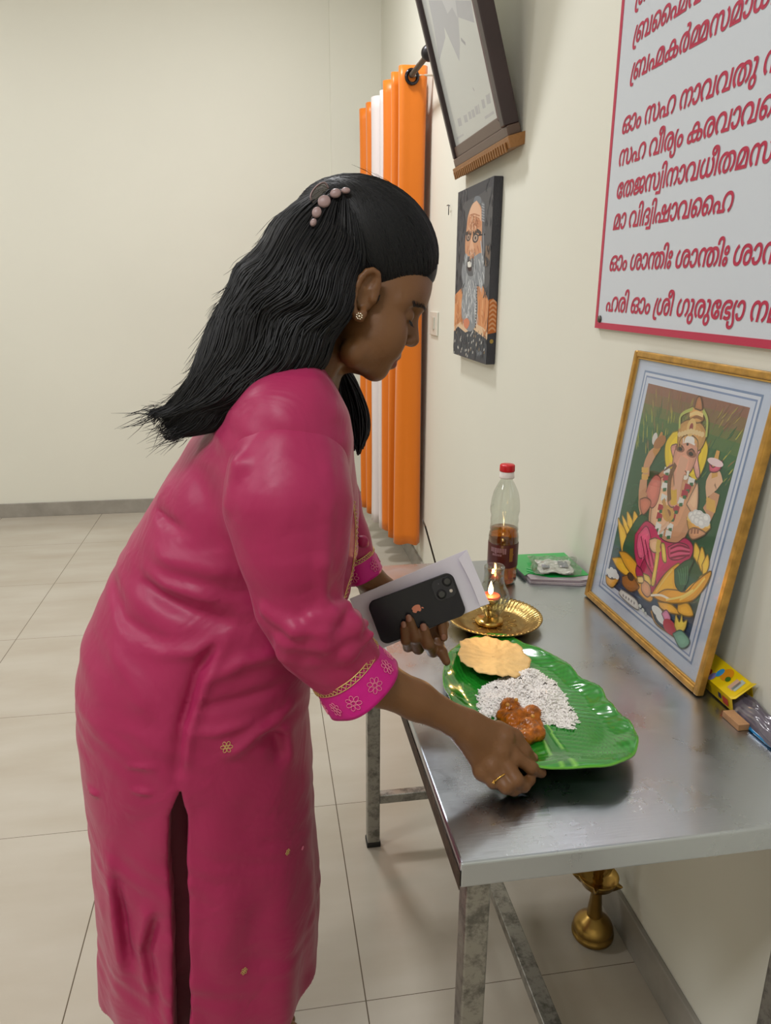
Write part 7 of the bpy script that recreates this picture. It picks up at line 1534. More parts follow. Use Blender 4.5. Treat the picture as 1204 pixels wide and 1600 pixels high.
# ------------------------------------------------------------------ tall brass lamp standing on the floor below the table
NC = (.683, 1.245, 0)
nl = thing('standing_lamp', 'traditional brass standing lamp on the floor beneath the steel table', 'lamp', NC)
AB = mat('aged_brass', (166, 134, 72), .32, 1, bump=.05, bscale=40, var=.15, vscale=20)
lathe('base', [(.001, 0), (.044, 0), (.046, .004), (.046, .012), (.042, .016), (.0435, .020), (.0435, .026), (.040, .034), (.031, .044), (.020, .052), (.016, .056), (.001, .058)], AB, nl, 56, NC)
lathe('stem', [(.0165, .055), (.0168, .058), (.0105, .125), (.013, .128), (.011, .132), (.001, .134)], AB, nl, 40, NC)
def spout(r, z, a, i):
    s = max(0, math.cos(5*(a-.4)))**14
    return (r*(1+.28*s) if i in (3, 4, 5) else r*(1+.1*s) if i in (2, 6) else r, z)
lathe('oil_pan', [(.010, .128), (.022, .132), (.036, .142), (.0425, .158), (.044, .162), (.0425, .163), (.034, .150), (.018, .142), (.008, .142)], AB, nl, 200, NC, spout)
lathe('upper_stem', [(.009, .138), (.0115, .150), (.008, .156), (.0115, .162), (.009, .168), (.0125, .176), (.010, .190), (.0085, .24), (.0105, .27), (.0085, .30), (.0115, .31), (.009, .33)], AB, nl, 40, NC)
lathe('finial', [(.009, .325), (.016, .335), (.018, .35), (.012, .37), (.005, .39), (.001, .40)], AB, nl, 40, NC)

# ================================================================== THE WOMAN
WLAB = 'long-haired woman in a pink kurti bending over the steel table to set down the plate'
wm = thing('person', WLAB, 'person', (0, 1.06, 0))
skin = mat('skin', (112, 75, 43), .46, spec=.38, bump=.06, bscale=260, Subsurface_Weight=.12); skin.node_tree.nodes['Principled BSDF'].inputs['Subsurface Scale'].default_value = .02
skin.node_tree.nodes['Principled BSDF'].inputs['Subsurface Radius'].default_value = (1, .35, .2)
lipm = mat('lips', (112, 58, 48), .38); nailm = mat('nail', (146, 102, 80), .28); pale = mat('pale_finger_skin', (196, 130, 104), .4)
HD = A3((0.0037,0.0204,-0.0005)); HL = HD/np.linalg.norm(HD)          # across the head, pointing away from the photographer's side
_dn = A3((0.1631,1.0167,1.2724))-A3((0.2168,1.0338,1.3579)); _dn -= HL*(_dn@HL); _dn /= np.linalg.norm(_dn)   # down the face
HF = np.cross(_dn, HL); HF /= np.linalg.norm(HF)
if HF[0] < 0: HF = -HF
AX = [HF, _dn, HL]
head = [
 el((0.1436,1.0702,1.4378), AX, (0.1013, 0.0821, .073), .01),                # cranium
 el((0.1491,1.0413,1.3459), AX, (0.0463, 0.0751, .057), .02),                 # mid face
 el((0.1996,1.0432,1.3796), AX, (0.0279, 0.0297, .050), .03),                 # forehead
 rc((0.1206,0.9837,1.308), (0.1504,1.0084,1.2871), .019, .013, .02), rc((0.1323,1.0789,1.3001), (0.1546,1.0365,1.2843), .019, .013, .02),   # jaw
 rc((0.1544,1.0119,1.2833), (0.1572,1.0299,1.2814), .0118, .0118, .018),                        # chin
 el((0.1654,0.9947,1.3233), AX, (.024, .028, .020), .03), el((0.1771,1.0654,1.3185), AX, (.024, .028, .020), .03),   # cheeks
 rc((0.2117,1.0276,1.3698), (0.1855,0.9956,1.372), .0085, .007, .012), rc((0.2159,1.048,1.3694), (0.2026,1.0875,1.3704), .0085, .007, .012),   # brow
 el((0.2031,1.0054,1.3547), AX, (.010, .010, .013), .012, sub=True), el((0.2146,1.0622,1.3527), AX, (.010, .010, .013), .012, sub=True),
 rc((0.2048,1.0365,1.3604), (0.2023,1.0255,1.3228), .0062, .0098, .010), rc((0.2087,1.0328,1.3504), (0.2066,1.0245,1.3219), .0048, .0084, .005),   # nose
 rc((0.1955,1.0131,1.3202), (0.2015,1.0165,1.3208), .0056, .006, .003), rc((0.2002,1.0372,1.3186), (0.2047,1.0326,1.3197), .0056, .006, .003),
 el((0.1979,1.011,1.3144), AX, (.0040, .0022, .0026), .002, sub=True),
 rc((0.1781,1.0081,1.3081), (0.1838,1.0402,1.3054), .009, .009, .008),                        # above the lip
 rc((0.1723,1.0042,1.3025), (0.1818,1.016,1.3014), .0034, .0062, .003), rc((0.1818,1.016,1.3014), (0.1839,1.0281,1.3004), .0058, .0058, .004), rc((0.1839,1.0281,1.3004), (0.1788,1.0423,1.2992), .0058, .0034, .004),
 rc((0.1671,1.0038,1.295), (0.1749,1.0141,1.2914), .0036, .0072, .003), rc((0.1749,1.0141,1.2914), (0.177,1.0261,1.2903), .0066, .0066, .004), rc((0.177,1.0261,1.2903), (0.1731,1.0399,1.2916), .0066, .0036, .004),
 rc((0.1629,0.9998,1.3005), (0.1891,1.0195,1.2959), .0007, .0012, .002, sub=True),
 el((0.1912,1.0066,1.3555), AX, (.0125, .0125, .0125), .003), el((0.2024,1.0655,1.3535), AX, (.0125, .0125, .0125), .003),   # lowered lids
 # ear
 el((0.1346,0.9799,1.3831), AX, (.017, .030, .006), .006),
]
ear = [(590,437),(589,428),(582,423),(573,425),(564,434),(557,447),(553,462),(551.5,476),(553,488),(558,496),(563,497),(567,490),(568,482)]
eard = [.950,.943,.939,.938,.938,.938,.939,.941,.943,.944,.945,.947,.950]
EAR = [(0.1515,0.9832,1.3996),(0.1498,0.9781,1.4064),(0.1438,0.976,1.4102),(0.1365,0.9757,1.4086),(0.129,0.9748,1.4016),(0.1231,0.9728,1.3916),(0.1195,0.9709,1.3801),(0.1181,0.97,1.3692),(0.1192,0.9691,1.3599),(0.123,0.9676,1.3537),(0.1271,0.9677,1.3529),(0.1308,0.9709,1.3583),(0.1323,0.9757,1.3644)]
head += chain([(p, .0046 if i > 7 else .0040) for i, p in enumerate(EAR)], .003)
head += [el((0.1357,0.9704,1.3801), AX, (.0085, .013, .006), .004, sub=True), el((0.1404,0.9748,1.3971), AX, (.006, .009, .0035), .004, sub=True), rc((0.146,0.9798,1.3855), (0.1446,0.9759,1.3754), .004, .0045, .005)]
neck = [rc((0.0874,1.0586,1.3341), (0.0489,1.0552,1.25), .046, .050, .015), rc((0.0904,1.0104,1.2993), (0.071,1.0124,1.2604), .017, .015, .015),
        rc((0.0432,1.0528,1.2388), (0.011,1.0508,1.1627), .05, .07, .03), rc((0.011,1.0508,1.1627), (-0.0641,1.0618,1.0184), .075, .09, .03),
        rc((0.0269,0.9537,1.1999), (0.0221,1.1413,1.1528), .04, .04, .03)]
# right arm (nearer the photographer): shoulder, elbow, wrist
armN = chain([((0.0314,0.918,1.2069), .042), ((0.0379,0.8544,1.0533), .038), ((0.0593,0.8557,0.9475), .036), ((0.1283,0.8521,0.9037), .0300), ((0.184,0.8537,0.8697), .0245), ((0.243,0.8485,0.8326), .0200)], .012)
Z = 1.0
handN = [
 rc((0.2405,0.8491,0.8334), (0.2574,0.8451,0.8226), .0200, .0205, .010), 
 rc((0.2584,0.8495,0.8305), (0.307,0.8423,0.8125), .0165, .0110, .010), rc((0.257,0.8442,0.8262), (0.2981,0.8295,0.8002), .0175, .0120, .010), rc((0.2542,0.8426,0.8196), (0.2864,0.8259,0.7821), .0175, .0115, .010), rc((0.2516,0.8451,0.8123), (0.2699,0.8256,0.7721), .0160, .0100, .010),
 rc((0.2655,0.8557,0.806), (0.2958,0.8471,0.7804), .015, .014, .015)]
fingN = [
 chain([((0.303,0.8342,0.8044), .0118), ((0.3148,0.8217,0.7908), .0096), ((0.3343,0.8163,0.7766), .0086), ((0.3517,0.8219,0.7627), .0074)], .004),        # index
 chain([((0.2947,0.8258,0.7931), .0118), ((0.3085,0.8,0.7714), .0098), ((0.3202,0.8038,0.7593), .0090), ((0.3337,0.8142,0.7591), .0076)], .004),              # middle
 chain([((0.2822,0.8207,0.7802), .0112), ((0.2946,0.7989,0.7639), .0094), ((0.3068,0.8028,0.7557), .0085), ((0.319,0.8126,0.756), .0072)], .004),            # ring
 chain([((0.2685,0.8239,0.7726), .0100), ((0.2808,0.8107,0.7638), .0084), ((0.2933,0.8128,0.7568), .0076), ((0.306,0.8192,0.7567), .0066)], .004),               # little
 chain([((0.2985,0.8523,0.8129), .014), ((0.3183,0.8427,0.8061), .0112), ((0.3298,0.8343,0.7916), .0092), ((0.344,0.8354,0.7752), .0078)], .006)]             # thumb, lying on the plate rim
for i, (a_, b_) in enumerate([((0.3038,0.8328,0.8141), .010), ((0.2953,0.8232,0.7988), .0105), ((0.2814,0.8183,0.782), .011), ((0.2684,0.8231,0.7701), .0095)]): handN.append(el(a_, [(1,0,0),(0,1,0),(0,0,1)], (b_, b_, b_), .010))
# left arm, reaching past and holding envelope and phone
armF = chain([((0.0585,1.1851,1.1427), .04), ((0.1101,1.1504,1.022), .032), ((0.1355,1.1233,0.9644), .0275), ((0.1872,1.137,0.9054), .0225), ((0.2337,1.1226,0.8658), .0175)], .010)
handF = [rc((0.2281,1.122,0.8711), (0.2637,1.1031,0.846), .019, .017, .012), rc((0.2305,1.107,0.8685), (0.2398,1.092,0.8381), .017, .013, .012), rc((0.2413,1.1065,0.8657), (0.2566,1.0895,0.8322), .017, .013, .012), rc((0.247,1.1086,0.8689), (0.272,1.0916,0.8405), .016, .012, .012)]
fingF = [
 chain([((0.2333,1.0918,0.8409), .0095), ((0.2167,1.0771,0.8322), .0078), ((0.2081,1.053,0.8562), .0074), ((0.2058,1.0562,0.8758), .0066)], .004),
 chain([((0.2438,1.0904,0.8351), .0105), ((0.2325,1.0717,0.8303), .0088), ((0.2232,1.0492,0.8624), .0086), ((0.2153,1.0581,0.8875), .0072)], .004),
 chain([((0.2603,1.0871,0.8331), .0110), ((0.255,1.0632,0.8283), .0092), ((0.2417,1.0432,0.8529), .0094), ((0.2371,1.0504,0.8741), .0080)], .004),
 chain([((0.2742,1.0924,0.8445), .0105), ((0.274,1.0764,0.8682), .0088), ((0.2689,1.0648,0.8762), .0082), ((0.2692,1.0509,0.8582), .0066)], .004),
 chain([((0.253,1.0929,0.8343), .0115), ((0.264,1.0708,0.8375), .0100), ((0.267,1.0517,0.832), .0084), ((0.2721,1.041,0.8203), .0066)], .004)]
prims = head+neck+armN+handN+armF+handF
def unite(f): return f
for f in fingN+fingF: prims += f
Vb, Qb = nets(prims, (-.16, .735, .70), (.50, 1.33, 1.56), .0022)
# legs and feet, mostly inside the clothes
legs = []
for ly, tx in ((.98, -.165), (1.145, -.16)): legs += chain([((-.16, 1.06+(ly-1.06)*.5, .78), .10), ((-.14, ly+.01, .45), .060), ((tx-.005, ly, .11), .038), ((tx, ly, .06), .036)], .03)
def foot(x, y):
    r = [rc((x-.02, y, .032), (x+.02, y, .05), .030, .032, .02), rc((x, y, .045), (x+.125, y, .022), .032, .019, .02, ((0, 0, 1), .8)), rc((x+.09, y-.022, .018), (x+.11, y+.024, .016), .016, .014, .02)]
    for k, (dx, dy, rr) in enumerate([(.168, -.030, .0125), (.166, -.010, .0095), (.158, .004, .009), (.148, .017, .0085), (.136, .029, .008)]):
        r += chain([((x+.11, y+dy*.9, .018), .012), ((x+dx-.012, y+dy, .018), rr), ((x+dx, y+dy, .0125), rr*.92)], .005)
    return r
legs += foot(-.165, .98)+foot(-.16, 1.145)
Vl, Ql = nets(legs, (-.30, .85, -.005), (.05, 1.30, .80), .0038)
V = np.vstack([Vb, Vl]); Q = np.vstack([Qb, Ql+len(Vb)])
# lips keep their own colour: faces in a small region round the mouth
ctr = V[Qb].mean(1) if False else V[Q].mean(1)
mi = np.zeros(len(Q), int)
lc = A3((0.1805,1.0209,1.2959)); rel = ctr-lc; lu, lv, lw = rel@HF, rel@_dn, rel@HL
mi[(np.abs(lv) < .0135-.35*np.abs(lw)) & (np.abs(lw) < .025) & (lu > -.014) & (lu < .02) & (lv > -.0085)] = 1
body = np_mesh('body', V, Q, [skin, lipm], wm, mi)

# finger nails (thin plates on the tips that show)
def nail(c, n, t, w, l):
    c, n, t = A3(c), A3(n), A3(t); n /= np.linalg.norm(n); t -= n*(t@n); t /= np.linalg.norm(t); s = np.cross(n, t); V = []; F = []
    for i in range(7):
        u = i/6*2-1
        for j in range(7):
            v = j/6*2-1; k = math.sqrt(max(0, 1-.45*v*v)); V.append(c+t*l*u*.5*k+s*w*v*.5*math.sqrt(max(.05, 1-.35*u*u))-n*(.18*w*(v*v))-n*.02*l*u*u)
    for i in range(6):
        for j in range(6): F.append((i*7+j, i*7+j+1, (i+1)*7+j+1, (i+1)*7+j))
    o = pyd('fingernail', V, F, nailm, wm, True); md = o.modifiers.new('t', 'SOLIDIFY'); md.thickness = .0006; md.offset = 0
CB = -np.array(cf)
for c, d, w, l in [((0.2045,1.0521,0.8844), (-0.0022,0.0067,0.0312), .0085, .011), ((0.2126,1.0528,0.8945), (-0.0076,0.0106,0.0308), .0095, .012), ((0.2346,1.0444,0.8815), (-0.0049,0.0085,0.0251), .0105, .0125), ((0.2676,1.0447,0.8613), (0.0003,-0.0139,-0.018), .008, .010), ((0.3433,0.8295,0.7814), (0.0142,0.0011,-0.0164), .011, .013)]:
    nail(c, CB+A3(d)/np.linalg.norm(d)*.25, d, w, l)
# eyes: dark lash lines and brows
EYEB = mat('lash_hair', (16, 12, 11), .6)
for sgn, d0 in ((1, .9805), (-1, 1.0595)):
    P = []
    for t in np.linspace(-1, 1, 9):
        q = A3((0.1968,1.036,1.3545))+HL*(-.0325*sgn)+HF*(.0128*math.cos(t*.95))*1.03+HL*(-sgn)*(-.0128*math.sin(t*.95))*1.0+_dn*(.0045-.002*t*t)
        P.append(q)
    Acc().tube(P, [.0004, .0009, .0012, .0013, .0014, .0013, .0012, .0009, .0004], n=6).build('eyelash', EYEB, wm)
    a = Acc()
    for t in np.linspace(-.9, .9, 12):
        q = A3((0.1968,1.036,1.3545))+HL*(-.0325*sgn)+HF*(.0130*math.cos(t*.95))+HL*sgn*(.0130*math.sin(t*.95))+_dn*.004
        a.tube([q, q+HF*.004+_dn*.003, q+HF*.0065+_dn*.0035], [.0004, .0003, .0001], n=4)
    a.build('lashes', EYEB, wm)
a = Acc(); rg = np.random.default_rng(4)
from mathutils.bvhtree import BVHTree
bbv = BVHTree.FromPolygons([tuple(v) for v in V], [tuple(int(i) for i in q) for q in Q])
def onskin(p, off=.0006):
    """the point of the skin that lies nearest to p"""
    h = bbv.find_nearest(Vector([float(t) for t in p])); n = np.array(h[1]); c = np.array(h[0]); n = n if n@(c-CRN) > 0 else -n; return c+n*off
CRN = A3((0.1485,1.0496,1.3726))
for side_ in (-1, 1):
    a = Acc()
    for k in range(60):
        t = rg.random(); q = A3((0.2238,1.0339,1.3622))*(1-t)+A3((0.2053,1.0397,1.3712))*t+HL*side_*(.010+.030*t)+_dn*(rg.normal(0, .0010)-.002*math.sin(t*3)); d = HL*side_*.006-HF*.004*t-_dn*.0015
        a.tube([onskin(q), onskin(q+d*.5, .0010), onskin(q+d, .0006)], [.0004, .0004, .0001], n=4)
    a.build('eyebrow', EYEB, wm)
# jewellery
GOLDJ = mat('gold_jewellery', (226, 178, 92), .22, 1)
e = Acc(); ec = A3((0.1242,0.9579,1.3556))
for k in range(8): a = k*PI/4; c = ec+(HF*math.cos(a)+_dn*math.sin(a))*.0034; e.add(*lathe_data([(.0002, -.0012), (.0012, -.0006), (.0014, .0004), (.0002, .0014)], 8, tuple(c)))
e.add(*lathe_data([(.0002, -.0016), (.0018, -.0006), (.0018, .0006), (.0002, .0016)], 8, tuple(ec-HL*.001)))
e.build('earring', mat('earring_stone', (232, 220, 196), .15, .8), wm)
Acc().tube(crom([(0.0762,0.9814,1.3004), (0.0781,0.9778,1.2861), (0.0828,0.9768,1.2714), (0.0902,0.9874,1.2583), (0.0974,1.0102,1.25)], 5), .0009, n=6).build('necklace', GOLDJ, wm)
RC0, RC1 = A3((0.2822,0.8207,0.7802)), A3((0.2946,0.7989,0.7639)); RA = (RC1-RC0)/np.linalg.norm(RC1-RC0); RU = np.cross(RA, (0, 0, 1)); RU /= np.linalg.norm(RU); RW = np.cross(RA, RU); RCn = RC0*.42+RC1*.58
rp = [RCn+.0112*(math.cos(a)*RU+math.sin(a)*RW) for a in np.arange(24)*PI/12]
rgo = Acc().tube(rp, .0011, n=6, closed=True)
RB = -A3(cf)-RA*(-A3(cf)@RA); RB /= np.linalg.norm(RB); RB = RB*.5-A3(cu)*.6-A3(cr)*.5; RB -= RA*(RB@RA); RB /= np.linalg.norm(RB)
for k in range(5):
    c = RCn+RB*.0122+np.cross(RA, RB)*.003*(k-2)*.9+RA*(.0012 if k % 2 else -.0004); rgo.add(*lathe_data([(.0002, -.0018), (.0018, 0), (.0002, .0018)], 8, tuple(c)))
rgo.build('finger_ring', GOLDJ, wm)

# ------------------------------------------------------------------ kurti
def satin(name, c1, c2, rough=.36):
    m = mat(name, c1, rough, spec=.35, Sheen_Weight=.08, Sheen_Roughness=.4); nt = m.node_tree; b = nt.nodes['Principled BSDF']
    tc = nt.nodes.new('ShaderNodeTexCoord'); wv = nt.nodes.new('ShaderNodeTexNoise'); mp = nt.nodes.new('ShaderNodeMapping'); mp.inputs['Scale'].default_value = (500, 500, 60)
    nt.links.new(tc.outputs['Object'], mp.inputs[0]); nt.links.new(mp.outputs[0], wv.inputs['Vector']); wv.inputs['Scale'].default_value = 1; wv.inputs['Detail'].default_value = 2
    bp = nt.nodes.new('ShaderNodeBump'); bp.inputs['Strength'].default_value = .12; bp.inputs['Distance'].default_value = .0006
    nt.links.new(wv.outputs[0], bp.inputs['Height'])
    n2 = nt.nodes.new('ShaderNodeTexNoise'); n2.inputs['Scale'].default_value = 11; n2.inputs['Detail'].default_value = 3; n2.inputs['Distortion'].default_value = .6; nt.links.new(tc.outputs['Object'], n2.inputs['Vector'])
    b2 = nt.nodes.new('ShaderNodeBump'); b2.inputs['Strength'].default_value = .5; b2.inputs['Distance'].default_value = .012; nt.links.new(n2.outputs[0], b2.inputs['Height']); nt.links.new(bp.outputs[0], b2.inputs['Normal'])
    nt.links.new(b2.outputs[0], b.inputs['Normal'])
    return m
PINK = satin('pink_satin', (162, 35, 84), None, .44); HOT = satin('magenta_band', (190, 6, 122), None, .5); PANT = satin('legging_cloth', (96, 24, 44), None, .6)
ROWS = [[0.1189,-0.1341,0.1668,0.215,1.06],[0.2068,-0.1275,0.1717,0.21,1.06],[0.2918,-0.1226,0.1767,0.205,1.06],[0.4007,-0.1176,0.1774,0.2,1.06],[0.5306,-0.1171,0.1754,0.195,1.06],[0.6292,-0.1171,0.1733,0.19,1.06],[0.7002,-0.117,0.1718,0.19,1.06],[0.769,-0.1184,0.1718,0.19,1.06],[0.8349,-0.1135,0.1725,0.186,1.06],[0.8978,-0.0936,0.1778,0.175,1.06],[0.9582,-0.0611,0.1829,0.165,1.06],[1.0178,-0.0401,0.1711,0.162,1.065],[1.076,-0.0201,0.1543,0.165,1.065],[1.1329,-0.0017,0.1334,0.17,1.065],[1.1792,0.0108,0.1156,0.17,1.065],[1.2156,0.0235,0.0939,0.155,1.06],[1.2424,0.0389,0.0678,0.125,1.055],[1.2601,0.0529,0.0468,0.095,1.05],[1.274,0.0633,0.0294,0.07,1.045],[1.2846,0.0688,0.0152,0.05,1.04]]
ROWS = np.array(ROWS); ROWS = ROWS[np.argsort(ROWS[:, 0])]
HEM = .285
def f_torso(P):
    z = P[:, 2]; o = [np.interp(z, ROWS[:, 0], ROWS[:, k]) for k in range(1, 5)]
    cx, rx, ry, yc = o; q = 2.25
    u = np.abs((P[:, 0]-cx)/rx); v = np.abs((P[:, 1]-yc)/ry); s = (u**q+v**q)**(1/q)
    th = np.arctan2((P[:, 1]-yc)/ry, (P[:, 0]-cx)/rx)
    amp = np.clip((.78-z)/.5, 0, 1)*.007
    d = (s-1)*np.minimum(rx, ry)*.9-amp*(np.sin(7*th+1.2+1.5*np.sin(2*z*4))*.6+np.sin(13*th+.5)*.4)
    d = np.maximum(d, z-ROWS[-1, 0]); return np.maximum(d, HEM-z)
# folds of the cloth: (x, z) lines seen from the side, half width, height
def XZ(*a): return [(p[0], p[2]) for p in a]
FOLDS = [
 (XZ((-0.157,0.9669,1.0388), (-0.1334,0.938,1.0262), (-0.0976,0.9085,1.0183), (-0.0615,0.8885,1.007)), .010, .006), (XZ((-0.1659,0.9647,1.0266), (-0.1367,0.9325,1.0063), (-0.0909,0.8979,0.9872), (-0.0416,0.8747,0.9724)), .012, -.007),
 (XZ((-0.1548,0.9848,1.064), (-0.0961,0.9189,1.0533), (-0.0478,0.8862,1.0416)), .014, .005), (XZ((-0.2144,0.9985,1.007), (-0.1885,0.9617,0.9696), (-0.1259,0.9022,0.9473)), .012, -.004),
 (XZ((-0.1559,0.9476,0.9411), (-0.1026,0.9076,0.9429), (-0.06,0.8846,0.9601)), .010, .004), (XZ((-0.0688,0.8952,0.9555), (-0.0958,0.8968,0.9111), (-0.1198,0.9105,0.8388), (-0.1301,0.911,0.7651)), .009, -.006),
 (XZ((-0.0592,0.8925,0.9516), (-0.0861,0.894,0.9072), (-0.1114,0.9091,0.8389), (-0.123,0.9111,0.7693)), .008, .005),
 (XZ((-0.1097,0.9089,0.8389), (-0.0762,0.9014,0.8325), (-0.0253,0.8945,0.8377)), .008, .003), (XZ((-0.0879,0.8931,0.9032), (-0.0377,0.8806,0.9242), (0.0192,0.8722,0.9277)), .010, .004), (XZ((-0.1084,0.9174,0.8676), (-0.0492,0.9084,0.8704), (0.0101,0.9004,0.8764)), .009, -.003),
 (XZ((-0.0182,0.8839,0.8066), (-0.0037,0.8765,0.7903), (0.0036,0.8839,0.7491)), .009, -.005), (XZ((-0.0694,0.8885,0.794), (-0.0263,0.8877,0.8148), (0.0335,0.8829,0.8315)), .010, .004), (XZ((0.0075,0.8822,0.8149), (0.0191,0.8728,0.7904), (0.0237,0.8768,0.7367)), .008, .004),
 (XZ((-0.2305,0.9434,0.6083), (-0.2244,0.94,0.5308), (-0.2218,0.9365,0.451)), .008, -.006), (XZ((-0.2344,0.9437,0.6418), (-0.2375,0.9421,0.5307), (-0.2363,0.9305,0.4233)), .010, .005), (XZ((-0.1849,0.9225,0.5643), (-0.2019,0.9253,0.4949), (-0.1955,0.9182,0.4052)), .010, .005), (XZ((-0.1748,0.9154,0.5467), (-0.1939,0.9213,0.4859), (-0.1829,0.9049,0.3686)), .008, -.005),
 (XZ((-0.1971,0.9397,0.7881), (-0.1566,0.9229,0.79)), .004, .002), (XZ((-0.1899,0.9277,0.7527), (-0.1639,0.9229,0.7512)), .004, .0025), (XZ((-0.2631,0.9621,0.7216), (-0.243,0.9491,0.7246)), .004, .003),
 (XZ((-0.2047,1.016,1.0697), (-0.1613,0.9996,1.109), (-0.1257,0.9865,1.155)), .012, .004), (XZ((-0.0917,0.966,1.1757), (-0.0679,0.9138,1.1215), (-0.0623,0.8967,1.0682)), .02, -.004), (XZ((-0.1433,0.9844,1.1038), (-0.127,0.9587,1.0977), (-0.1024,0.9318,1.0922)), .009, -.005), (XZ((-0.2207,0.9792,0.9401), (-0.1786,0.9401,0.9041), (-0.1635,0.9252,0.8632)), .014, .003)]
SLIT = XZ((-0.1281,0.9063,0.7509), (-0.1342,0.9062,0.7125), (-0.1396,0.9112,0.6563), (-0.1412,0.9153,0.5646), (-0.1471,0.9134,0.4507), (-0.1577,0.9205,0.2942))
def f_slit(P):
    d, t = pdist(P[:, 0], P[:, 2], SLIT); w = .0015+.0105*np.clip(t*5, 0, 1)
    return np.maximum(d-w, P[:, 1]-.965)
def disp(P, d):
    x_, y_, z_ = P.T; o = .0011*np.sin(38*x_+22*z_+3*np.sin(17*z_+9*x_))*np.sin(26*z_-31*x_+2*np.sin(21*x_))+.0006*np.sin(90*x_+60*z_+4*np.sin(31*z_)); m = (P[:, 1] < 1.06) & (np.abs(d) < .03)
    if m.any():
        x, z = P[m, 0], P[m, 2]; s = np.zeros(m.sum()); fade = np.clip((1.06-P[m, 1])/.06, 0, 1)
        for pl, w, h in FOLDS:
            pl = np.array(pl)
            if x.max() < pl[:, 0].min()-3*w or x.min() > pl[:, 0].max()+3*w or z.max() < pl[:, 1].min()-3*w or z.min() > pl[:, 1].max()+3*w: continue
            dd, t = pdist(x, z, pl); s += h*np.exp(-(dd/w)**2)*np.sin(np.clip(t, .02, .98)*PI)**.5
        o[m] += -s*fade*1.7
    return o
tor = [dict(f=f_torso, k=.001, sub=False), rc((0.0305,0.9381,1.2029), (0.0269,0.8831,1.1347), .054, .066, .06),
       rc((0.0307,0.9241,1.2266), (0.0286,1.1683,1.1756), .061, .058, .05), dict(f=f_slit, k=.004, sub=True)]
neckcut = [rc((0.1007,1.0422,1.3222), (0.079,1.0458,1.2702), .050, .047, .004, sub=True)]
Vk, Qk = nets(tor+neckcut, (-.46, .80, .27), (.16, 1.32, 1.34), .0040, disp)
kt = np_mesh('kurti', Vk, Qk, PINK, wm)
# leggings under the slit and hem
lg = []
for ly, tx in ((.98, -.165), (1.145, -.16)): lg += chain([((-.16, 1.06+(ly-1.06)*.45, .72), .112), ((-.145, ly+.01, .45), .082), ((tx-.005, ly, .12), .058), ((tx, ly, .085), .055)], .03)
Vg, Qg = nets(lg, (-.32, .84, .0), (.05, 1.30, .84), .0055)
np_mesh('leggings', Vg, Qg, PANT, wm)
# sleeves
def sleeve(ch, lo, hi, folds, flat):
    pr = chain(ch, .022, flat)
    for pts, r in folds: pr += chain([(p, r*(1-.5*abs(2*i/(len(pts)-1)-1))) for i, p in enumerate(pts)], .016)
    V, Q = nets(pr, lo, hi, .0032); return np_mesh('sleeve', V, Q, PINK, kt)
FL = None
sleeve([((0.0292,0.9448,1.2066), .046), ((0.0283,0.9014,1.1784), .0680), ((0.0267,0.8763,1.1367), .0735), ((0.0299,0.8628,1.0838), .0620), ((0.034,0.8572,1.0186), .0500), ((0.0534,0.8575,0.9676), .0460), ((0.0822,0.8587,0.9351), .0430), ((0.0962,0.8597,0.9216), .0440)],
  (-.14, .70, .74), (.20, 1.12, 1.34),
  [([(-0.0059,0.8165,1.0266), (0.0277,0.7979,1.0083), (0.0598,0.8001,1.005), (0.0891,0.8263,1.0065), (0.1013,0.8494,1.002)], .0075), ([(0.0185,0.8055,0.9864), (0.0597,0.8038,0.9858), (0.0945,0.8205,0.9902), (0.1155,0.848,0.9878)], .0095), ([(0.0485,0.8126,0.9636), (0.0872,0.8126,0.9674), (0.1208,0.8291,0.9807)], .0075), ([(0.0474,0.799,1.0227), (0.0705,0.8079,1.0228), (0.0921,0.8308,1.0228)], .006), ([(0.0793,0.8082,0.9938), (0.0974,0.8183,1.002), (0.1031,0.8389,1.0032)], .006),
   ([(0.0671,0.8601,1.2098), (0.0671,0.8395,1.184), (0.0638,0.8175,1.1444), (0.0603,0.8058,1.0867), (0.0609,0.806,1.0389)], .0035), ([(0.0113,0.813,0.9899), (0.0185,0.8212,0.9684), (0.0377,0.8318,0.944)], .009), ([(0.006,0.8673,1.2177), (-0.0243,0.8537,1.1913), (-0.0395,0.8482,1.1475)], .010)], FL)
sleeve([((0.0691,1.1863,1.1526), .050), ((0.1016,1.1638,1.0616), .045), ((0.1209,1.1371,1.0018), .038), ((0.1379,1.1253,0.9723), .031)], (-.08, 1.0, .95), (.20, 1.36, 1.34), [([(0.128,1.0832,1.0196), (0.1434,1.0795,1.0159), (0.1502,1.0862,1.007)], .006)], FL)
